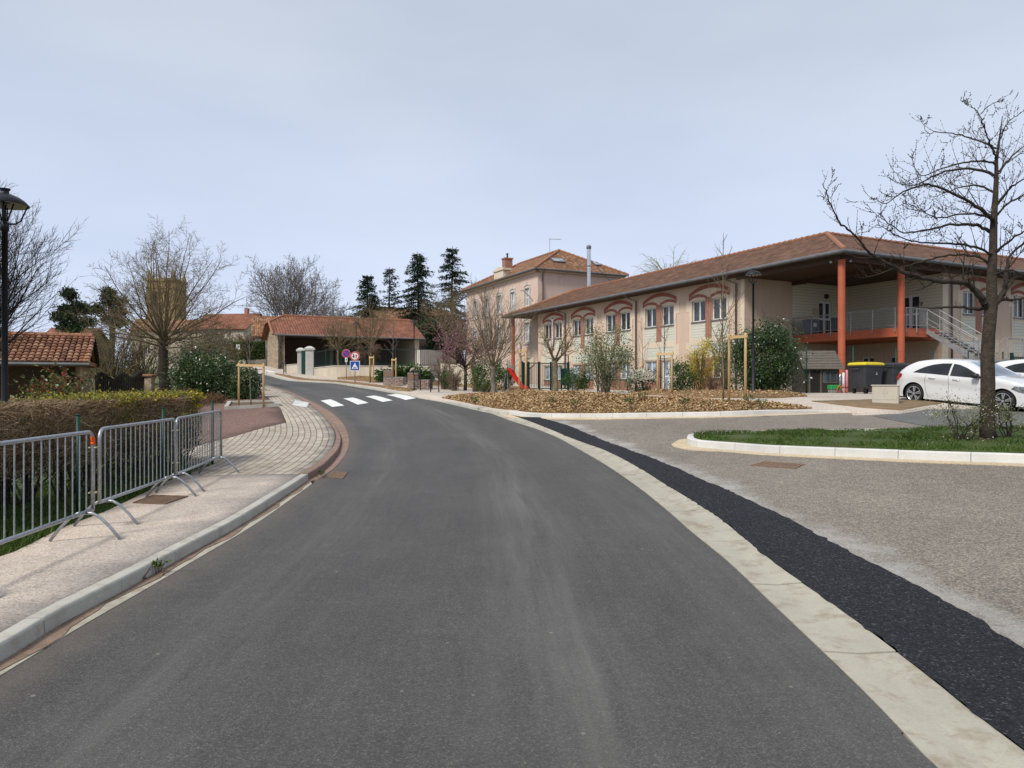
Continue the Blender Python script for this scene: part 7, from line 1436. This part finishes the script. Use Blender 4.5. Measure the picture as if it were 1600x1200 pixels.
rg = np.random.default_rng(7); q = np.column_stack([rg.normal(8.0, .9, 60), rg.normal(11.6, .55, 60)]); q = q[inside(q, isl_poly)]; z = H(q[:, 0], q[:, 1]) + .24
tag(leaves('daisies', np.column_stack([q, z]), MAT['white_flower'], None, (.014, .022), rg, 1.0), 'small white daisies dotted in the island grass', 'flowers', kind='stuff')
# wood chips on the beds
def chips():
    rg = np.random.default_rng(9); VV = []; 
    for (nm, pl, dz, md), n in zip(beds, (42000, 2600, 2600, 5200, 1500)):
        P = np.array(pl); lo, hi = P.min(0), P.max(0); Q = rg.uniform(lo, hi, (n * 4, 2)); Q = Q[inside(Q, pl)][:n]; z = H(Q[:, 0], Q[:, 1]) + dz + md(Q, line_uv(Q, list(map(tuple, pl)) + [tuple(pl[0])])[:, 0]) + rg.uniform(.0, .035, len(Q))
        C = np.column_stack([Q, z]); m = len(C); a = rg.uniform(0, 6.28, m); tl = rg.normal(0, .35, m); L = rg.uniform(.015, .055, m); Wd = rg.uniform(.006, .017, m); e = np.column_stack([np.cos(a), np.sin(a), tl]); s = np.column_stack([-np.sin(a), np.cos(a), rg.normal(0, .4, m)])
        VV.append(np.stack([C - e * L[:, None] - s * Wd[:, None], C + e * L[:, None] - s * Wd[:, None] * .6, C + e * L[:, None] + s * Wd[:, None], C - e * L[:, None] * .8 + s * Wd[:, None]], 1).reshape(-1, 3))
    V = np.concatenate(VV); tag(mesh_obj('wood_chips', V, np.arange(len(V)).reshape(-1, 4), MAT['chips']), 'golden brown wood chips covering the planting beds', 'wood chips', kind='stuff')
chips()
R_ = np.random.default_rng(17)
for i, (u, v) in enumerate(((742, 630), (860, 632), (898, 636), (985, 634), (1005, 624), (1068, 633), (1190, 636), (1170, 628))):   # little plants in the mulch
    p = G(u, v, .28); shrub('ground_plant', p, ['small green plant in the mulch near the crossing kerb', 'small green plant low in the middle of the mulch bed', 'green tuft just right of the middle of the mulch bed front', 'small green tuft near the front kerb of the mulch bed', 'green tuft at the back of the mulch bed below the white-flowering shrub', 'small green plant left of the two tall stakes', 'small pale plant right of the two tall stakes', 'tiny plant behind the right stake near the lamp'][i], .16, .14, .16, 90, 'juniper', (.03, .07), 110 + i, 5, 'bark_brown', cat='plant')
# staked saplings
def stakes(name, pu, D, top, label, sap_h, yaw=0.0, gap=None, sap=True, rail=True, seed=1, dz=.1, cr=.35, bark='bark_grey', group='wooden tree stakes'):
    (u0, u1) = pu; a, b = GD(u0, D[0], dz), GD(u1, D[1], dz); c = (a + b) / 2; R = thing('tree_stake', c, label, 'tree stakes', group=group)
    for p, tt in ((a, top[0]), (b, top[1])):
        mb = MB(); h = EYE + (CY - tt) * p.y / F; r = .040; q = Vector((p.x, p.y, p.z - .1)); mb.tube([q, Vector((p.x + .01, p.y, h - .02)), Vector((p.x + .01, p.y, h))], [r, r * .95, r * .8], 10); mb.build('stake', MAT['wood'], R, True, True)
    if rail:
        za, zb = EYE + (CY - top[0]) * a.y / F - .10, EYE + (CY - top[1]) * b.y / F - .10; mb = MB(); e_ = (b - a).normalized() * .06; off = Vector((0, -.05, 0)); mb.beam(Vector((a.x, a.y, za)) - e_ + off, Vector((b.x, b.y, zb)) + e_ + off, .035, .085); mb.build('crossbar', MAT['wood'], R, world=True)
    mb = MB(); z = (EYE + (CY - (top[0] + top[1]) / 2) * c.y / F) - .25; mb.tube([Vector((a.x, a.y + .03, z)), Vector((c.x, c.y + .05, z - .02)), Vector((b.x, b.y + .03, z))], .012, 5); mb.build('tie', MAT['black'], R, world=True)
    return c
def sapling(c, label, h, seed, r=.022, bark='bark_grey', n0=9, spread=(.1, .7), th=.45, name='sapling', ln=.5, group=None):
    rng = random.Random(seed); R = thing(name, c, label, 'young tree', group=group); pts = [Vector((0, 0, -.05))]; 
    for i in range(1, 9): pts.append(pts[-1] + Vector((rng.gauss(0, .012), rng.gauss(0, .012), h / 8)))
    mb = MB(); mb.tube(pts, [r * (1 - .8 * i / 8) for i in range(9)], 7); mb.build('trunk', MAT[bark], R, True); S = []; az = 0
    for k in range(n0):
        t = th + (1 - th) * (k + .5) / n0 * .95; x = t * 8; i = min(7, int(x)); p = pts[i].lerp(pts[i + 1], x - i); az += 2.4; a = spread[1] * rng.uniform(.7, 1.1); d = Vector((math.sin(a) * math.cos(az), math.sin(a) * math.sin(az), math.cos(a)))
        grow(rng, S, p, d, h * ln * (1.1 - t) * rng.uniform(.7, 1.2), r * .45, 0, dict(seg=[5, 3], wig=[.08, .12], up=[.06, .05], n=[5, 0], ang=[.6, 0], len=[.5, 0], rr=[.6, 0], rmin=.004, **{'from': [.2, 0]}))
    seg_mesh('branches', S, MAT[bark], R); return R
c = stakes('s', (1139, 1164.5), (21.4, 20.6), (522.5, 520), 'pair of tall pale stakes with crossbar nearest the street lamp', 0); sapling(GD(1130, 20.9, .2), 'tall thin bare sapling between the two tall stakes, reaching the roof line', 5.0, 121, .028, 'bark_lichen', 16, th=.3, ln=.42)
c = stakes('s', (811.5, 821.5), (27.5, 26.5), (547, 543.5), 'pair of pale stakes left of the green yard gate', 0, rail=True); sapling(GD(816, 27.2, .15), 'thin young tree tied to the stakes before the green yard gate', 3.1, 122, .022, 'bark_grey', 9)
c = stakes('s', (1027.5, 1049.5), (27.0, 26.6), (549.5, 548.5), 'framed pair of stakes before the white glazed door', 0); sapling(GD(1038, 27.0, .15), 'thin young tree framed by stakes before the glazed door', 3.7, 123, .024, 'bark_grey', 10, th=.35)
c = stakes('s', (577.5, 583.5), (45.3, 44.6), (556.5, 556.0), 'far pair of pale stakes nearest the blue square sign', 0); sapling(GD(579, 45.3, .1), 'far young tree tied to stakes nearest the signs', 3.6, 124, .03, 'bark_lichen', 9)
c = stakes('s', (612.5, 618.5), (42.3, 41.6), (560.2, 559.2), 'pair of pale stakes in front of the left gabion bench', 0); sapling(GD(614, 42.3, .1), 'young tree with a pale stem tied to stakes before the gabion bench', 3.9, 125, .035, 'bark_grey', 12, spread=(.1, 1.0))
c = stakes('s', (373, 411.5), (27.6, 27.2), (566.5, 567.5), 'framed pair of stakes in the kerbed planter on the reddish court', 0); sapling(GD(392.5, 27.6, .1), 'young tree with a forked bare crown in the kerbed planter', 3.0, 126, .03, 'bark_grey', 6, spread=(.1, .45), th=.5, ln=.75)
sapling(GD(1003, 30.5, .1), 'thin bare sapling behind the white-flowering shrub', 3.3, 127, .018, 'bark_brown', 9, th=.2); stk = GD(1004, 31, .1); R = thing('tree_stake', stk, 'single short pale stake behind the white-flowering shrub', 'tree stakes', group='wooden tree stakes'); mb = MB(); mb.tube([(0, 0, 0), (0, 0, 1.35), (0, 0, 1.4)], [.04, .038, .03], 8); mb.build('stake', MAT['wood'], R, True); mb = MB(); mb.lathe([(.042, 1.1), (.045, 1.12), (.042, 1.14)], n=8); mb.build('tie', MAT['black'], R)
for u, v, lb in ((247, 895.5, 'small green weed growing in the left gutter'), (502, 745, 'tiny green weed by the small iron gutter grate')):
    shrub('gutter_weed', G(u, v, .01), lb, .06, .04, .05, 60, 'grass', (.02, .05), int(u), 5, 'bark_brown', cat='weed', up=.8)
# planter kerb
pk = [G(u, v, .11) for u, v in ((353, 639.5), (436, 634.5), (428, 629), (359, 630.5))]; R = thing('planter_kerb', (pk[0] + pk[2]) / 2, 'low pale stone kerb framing the staked tree on the reddish court', 'planter'); mb = MB(); cc = sum(pk, Vector()) / 4
for a, b in zip(pk, pk[1:] + pk[:1]): mb.beam(a + Vector((0, 0, .03)), b + Vector((0, 0, .03)), .14, .16)
mb.build('border', MAT['kerb'], R, world=True); mb = MB(); mb.hexa([cc + (p - cc) * .97 + Vector((0, 0, z)) for z in (-.05, .045) for p in pk]); mb.build('soil', MAT['soil'], R, world=True)

# the near tree on the grass island
def island_tree():
    D = 11.7; base = GD(1543.5, D, .12); R = thing('near_bare_tree', base, 'near bare tree with a dark rough trunk on the grass island, buds on its twigs', 'tree'); Z = Vector(base); rng = random.Random(77)
    W3 = lambda u, v, dy=0: P3(u, v, D + dy) - Z
    tr = [(1543.5, 684, .150), (1543.5, 668, .132), (1543, 640, .124), (1544, 600, .120), (1543, 560, .116), (1546, 520, .112), (1548, 478, .106), (1550, 450, .088), (1551, 420, .080), (1552, 390, .072), (1552, 360, .064), (1554, 330, .055), (1556, 300, .046), (1557.5, 272, .036), (1558, 250, .030), (1560, 226, .020), (1563, 200, .012), (1565, 182, .006)]
    mb = MB(); mb.tube([W3(u, v) + Vector((rng.gauss(0, .006), rng.gauss(0, .01), 0)) for u, v, r in tr], [r * .86 * rng.uniform(.97, 1.03) for *_, r in tr], 14); mb.build('trunk', MAT['bark'], R, True)
    S = []; Bd = []
    def twig(p, d, L, r, lvl):
        ns = 6 if lvl < 2 else 3; st = L / ns; pts = [p]
        for i in range(ns):
            d = (d + Vector((rng.gauss(0, .06), rng.gauss(0, .06), rng.gauss(0, .05))) + Vector((0, 0, .10))).normalized(); q = p + d * st; S.append((p, q, r * (1 - .7 * i / ns), r * (1 - .7 * (i + 1) / ns))); p = q; pts.append(p)
            if rng.random() < .75: Bd.append((p, (d + Vector((rng.gauss(0, .7), rng.gauss(0, .7), rng.gauss(0, .5)))).normalized()))
        if lvl < 2:
            for k in range(3 if lvl == 0 else 1):
                i = rng.randrange(1, ns + 1); dd = (pts[i] - pts[i - 1]).normalized(); ax = rot_about(dd.orthogonal(), dd, rng.uniform(0, 6.28)); twig(pts[i], rot_about(dd, ax, rng.uniform(.5, 1.0)), L * rng.uniform(.35, .65), r * .6, lvl + 1)
    def limb(pts, r0, r1, dy=0.0, dens=16.0, tw=.50):
        pw = [W3(u, v, dy * i / (len(pts) - 1)) for i, (u, v) in enumerate(pts)]; L = [0]
        for a, b in zip(pw, pw[1:]): L.append(L[-1] + (b - a).length)
        Pf = []                                                  # smoothed path
        for i in range(len(pw) - 1):
            a, b, c, d = pw[max(i - 1, 0)], pw[i], pw[i + 1], pw[min(i + 2, len(pw) - 1)]
            for k in range(4): t = k / 4; Pf.append(.5 * ((2 * b) + (c - a) * t + (2 * a - 5 * b + 4 * c - d) * t * t + (3 * b - a - 3 * c + d) * t ** 3) + Vector((rng.gauss(0, .006), rng.gauss(0, .01), rng.gauss(0, .006))))
        Pf.append(pw[-1]); n = len(Pf); rr = [r0 + (r1 - r0) * (i / (n - 1)) ** .8 for i in range(n)]
        for i in range(n - 1): S.append((Pf[i], Pf[i + 1], rr[i], rr[i + 1]))
        tot = L[-1]; m = int(tot * dens)
        for k in range(m):
            t = .10 + .9 * (k + rng.random()) / m; x = t * (n - 1); i = min(n - 2, int(x)); p = Pf[i].lerp(Pf[i + 1], x - i); dd = (Pf[i + 1] - Pf[i]).normalized(); ax = rot_about(dd.orthogonal(), dd, rng.uniform(0, 6.28)); nd = rot_about(dd, ax, rng.uniform(.5, 1.15)); nd.z += .12; twig(p, nd.normalized(), tw * (1.15 - .6 * t) * rng.uniform(.35, 1.5), max(.0040, rr[i] * .33), 0 if rng.random() < .5 else 1)
    limb([(1543, 480), (1532, 465), (1518, 447), (1500, 441), (1475, 440), (1446, 435), (1417, 427), (1392, 415), (1372, 403), (1356, 392), (1340, 372), (1326, 358), (1312, 347), (1300, 325), (1292, 303), (1285, 287)], .058, .005, -1.4, 6.0, .40)
    limb([(1545, 481), (1525, 482), (1500, 480), (1470, 481), (1450, 481), (1428, 479)], .034, .007, .8, 2.5, .3)
    limb([(1549, 478), (1562, 466), (1570, 446), (1573, 420), (1578, 400), (1600, 380), (1630, 355)], .060, .010, .3, 6)
    limb([(1552, 470), (1572, 468), (1600, 466), (1650, 452)], .028, .010, .4, 3, .3)
    limb([(1556, 350), (1545, 338), (1525, 322), (1500, 308), (1475, 296), (1450, 288), (1430, 293), (1405, 303), (1385, 318), (1366, 312)], .040, .004, -.9, 9)
    limb([(1557, 278), (1545, 270), (1515, 263), (1485, 266), (1455, 277), (1430, 290), (1405, 286), (1396, 277)], .030, .004, .9, 9)
    limb([(1552, 366), (1540, 358), (1520, 351), (1490, 351), (1460, 356), (1436, 361), (1412, 363), (1393, 352), (1375, 340), (1362, 328)], .032, .004, .7, 9)
    limb([(1558, 256), (1545, 252), (1520, 252), (1490, 258), (1460, 268), (1440, 275), (1425, 258)], .022, .004, -.8, 9)
    limb([(1558, 232), (1545, 226), (1520, 217), (1495, 210), (1465, 206), (1450, 208), (1438, 186)], .018, .004, .8, 9, .38)
    limb([(1558, 250), (1552, 236), (1545, 220), (1538, 200), (1532, 182), (1520, 168), (1503, 158)], .020, .004, -.5, 9, .30)
    limb([(1532, 178), (1545, 165), (1556, 160), (1567, 150)], .009, .004, -.5, 8, .22)
    limb([(1560, 228), (1568, 205), (1576, 190), (1590, 180), (1605, 170)], .014, .004, .5, 9, .32)
    limb([(1560, 270), (1572, 255), (1588, 238), (1612, 220)], .030, .006, .6, 8)
    limb([(1558, 320), (1575, 298), (1590, 285), (1620, 270)], .030, .006, -.6, 8)
    limb([(1556, 338), (1575, 318), (1600, 305), (1630, 290)], .028, .006, .8, 8)
    limb([(1555, 395), (1575, 378), (1600, 362), (1630, 345)], .030, .006, -.7, 8)
    limb([(1552, 400), (1535, 390), (1510, 383), (1475, 380), (1440, 379), (1410, 372), (1385, 358), (1370, 350)], .028, .004, -1.0, 9)
    limb([(1552, 415), (1530, 402), (1500, 398), (1465, 402), (1430, 412), (1395, 420), (1360, 432), (1350, 430)], .024, .004, .6, 8, .45)
    limb([(1552, 430), (1575, 422), (1600, 425), (1640, 420)], .024, .006, -.6, 7)
    limb([(1556, 302), (1535, 292), (1510, 290), (1480, 300), (1450, 310)], .022, .004, 1.2, 9); limb([(1553, 345), (1530, 335), (1500, 334), (1470, 340), (1440, 330), (1420, 318)], .022, .004, -1.3, 9)
    seg_mesh('crown', S, MAT['bark_dark'], R)
    B = [(p - d * .002, p + d * .016, .0065, .0035) for p, d in Bd]; seg_mesh('buds', B, MAT['bark_dark'], R, 4)
    S2 = []
    for k in range(6): a = k * 1.05; S2.append((Vector((math.cos(a) * .08, math.sin(a) * .08, .05)), Vector((math.cos(a) * .24, math.sin(a) * .24, -.06)), .06, .03))
    seg_mesh('root_flare', S2, MAT['bark'], R); return base
tb = island_tree()
shrub('small_flowering_shrub', tb + Vector((-.42, .05, .02)), 'sparse low shrub with pale blossom growing left of the near tree trunk', .58, .35, .66, 1500, 'olive', (.02, .042), 131, 13, 'bark_dark', .3, ragged=.4, extra=('white_flower', 150, (.016, .03), .6), twigs=3); shrub('small_shrub', tb + Vector((.42, .1, .02)), 'sparse low shrub right of the near tree trunk', .34, .3, .6, 800, 'olive', (.025, .05), 132, 10, 'bark_dark', .3, twigs=3)

# conifers and pines
def conifer(u, D, v_top, v_bot, w_px, label, seed, droop=.25, sparse=1.0, mat='conifer', irregular=.25):
    base = GD(u, D); h = EYE + (CY - v_top) * D / F - base.z; wr = w_px / 2 * D / F; R = thing('conifer', base, label, 'conifer'); rg = np.random.default_rng(seed); rng = random.Random(seed); z0 = EYE + (CY - v_bot) * D / F - base.z - 2
    mb = MB(); mb.tube([(0, 0, 0), (rng.gauss(0, .1), 0, h * .5), (0, 0, h)], [.28, .18, .03], 8); mb.build('trunk', MAT['bark_dark'], R, True); S = []; P = []; N = []; z = z0; k = 0
    while z < h - .3:
        t = (z - z0) / (h - z0); L = wr * (1 - t) ** .75 * (1 + rng.gauss(0, irregular)) + .25
        for j in range(int(4 * sparse + rng.random() * 2)):
            a = rng.uniform(0, 6.28); Lj = L * rng.uniform(.6, 1.1); d = np.array([math.cos(a), math.sin(a), 0]); n = max(3, int(Lj / .28)); prev = Vector((0, 0, z))
            for i in range(1, n + 1):
                s = i / n; q = d * Lj * s; q = np.array([q[0], q[1], z + .10 * Lj * s - droop * Lj * s * s + .12 * Lj * max(0, s - .7)]); cur = Vector(q); S.append((prev, cur, .03 * (1 - s) + .012, .03 * (1 - s) + .010)); prev = cur
                m = int(9 * (1.1 - .3 * s)); pp = q + rg.normal(0, 1, (m, 3)) * np.array([.20, .20, .07]) * (1.15 - .5 * s); P.append(pp); N.append(np.tile(d * 1.3 + np.array([0, 0, -.25]), (m, 1)))
        z += .34 / sparse * (1.15 - .5 * t)
    seg_mesh('branches', S, MAT['bark_dark'], R); leaves('foliage', np.concatenate(P), MAT[mat], R, (.22, .48), rg, .28, normal=np.concatenate(N)); return R
conifer(574, 100, 429, 478, 56, 'shortest dark conifer left of the four behind the barn', 141, .30, 1.15, irregular=.2); conifer(609, 102, 417, 480, 42, 'thin spiky conifer with bare top, second of the four', 142, .0, .75, irregular=.35); conifer(652, 98, 393, 488, 74, 'broad pointed dark conifer, third of the four', 143, .30, 1.1, irregular=.28); conifer(707, 96, 384, 500, 80, 'tallest ragged dark conifer beside the pink house', 144, .22, .95, irregular=.45)
def pine(u, D, v_top, clumps, label, seed):
    base = GD(u, D); h = EYE + (CY - v_top) * D / F - base.z; R = thing('pine_tree', base, label, 'pine'); rg = np.random.default_rng(seed); k = D / F; S = []; P = []; top = Vector((0, 0, h * .8)); mb = MB(); mb.tube([(0, 0, 0), (.2, 0, h * .45), (0, 0, h * .85)], [.3, .22, .08], 8); mb.build('trunk', MAT['bark'], R, True)
    for du, dv, ru, rv in clumps:
        c = Vector((du * k, rg.normal(0, ru * k * .8), h - dv * k)); S.append((Vector((0, 0, max(1, c.z - 1.4))), c, .08, .03)); n = int(ru * rv * 8); v = rg.normal(size=(n, 3)); v /= np.linalg.norm(v, axis=1, keepdims=True); q = v * rg.random((n, 1)) ** .33 * np.array([ru * k, ru * k, rv * k]); P.append(np.array(c)[None] + q + rg.normal(0, .12, (n, 3)))
    seg_mesh('branches', S, MAT['bark_dark'], R); leaves('foliage', np.concatenate(P), MAT['pine'], R, (.16, .36), rg, .35, .3); return R
pine(117, 62, 453, [(3, 10, 11, 9), (-4, 24, 13, 7), (-20, 30, 12, 7), (8, 32, 14, 7), (-28, 42, 10, 6), (-8, 44, 16, 7), (12, 50, 14, 7), (-4, 60, 18, 7)], 'dark pine with layered foliage above the garden shelter, left one', 151); pine(172, 58, 450, [(2, 10, 10, 8), (-8, 20, 10, 6), (14, 22, 9, 6), (-18, 34, 11, 7), (4, 36, 13, 7), (-10, 48, 14, 7), (10, 52, 12, 7)], 'dark pine partly behind the big bare tree, right one', 152)
# dense leafless thicket behind the left garden
for i, (u, D, rx, h, lb) in enumerate(((175, 42, 3.2, 4.2, 'brown thicket behind the picket fence'), (222, 46, 3.0, 3.6, 'tangled thicket directly behind the stone garden pillar'), (300, 45, 2.6, 3.6, 'olive-brown thicket behind the large laurel'), (120, 44, 3, 3.6, 'dark thicket behind the garden shelter'), (330, 60, 3, 3.2, 'grey thicket below the far red roof'))):
    shrub('thicket', GD(u, D), lb, rx, 1.4, h, 2600, ('juniper', 'shrub_red', 'olive', 'juniper', 'shrub_red')[i], (.06, .13), 160 + i, 90, 'bark_lichen', .3, ragged=.3, twigs=12)
# willow whose crown shows above the long roof
c = GD(1043, 92); rng = random.Random(9); R = thing('willow_tree', c, 'pale willow whose yellowish twigs rise just above the long roof', 'tree'); S = []; mb = MB(); mb.tube([(0, 0, 0), (0, 0, 12)], [.4, .25], 8); mb.build('trunk', MAT['bark_grey'], R, True)
for k in range(26): a = rng.uniform(0, 6.28); grow(rng, S, Vector((0, 0, 12 + rng.random())), Vector((math.cos(a) * .7, math.sin(a) * .7, 1)).normalized(), rng.uniform(3.2, 5.4), .06, 0, dict(seg=[7, 5], wig=[.08, .1], up=[-.10, -.22], n=[9, 0], ang=[.5, 0], len=[.5, 0], rr=[.5, 0], rmin=.022, **{'from': [.3, 0]}))
seg_mesh('crown', S, MAT['twig_pale'], R)
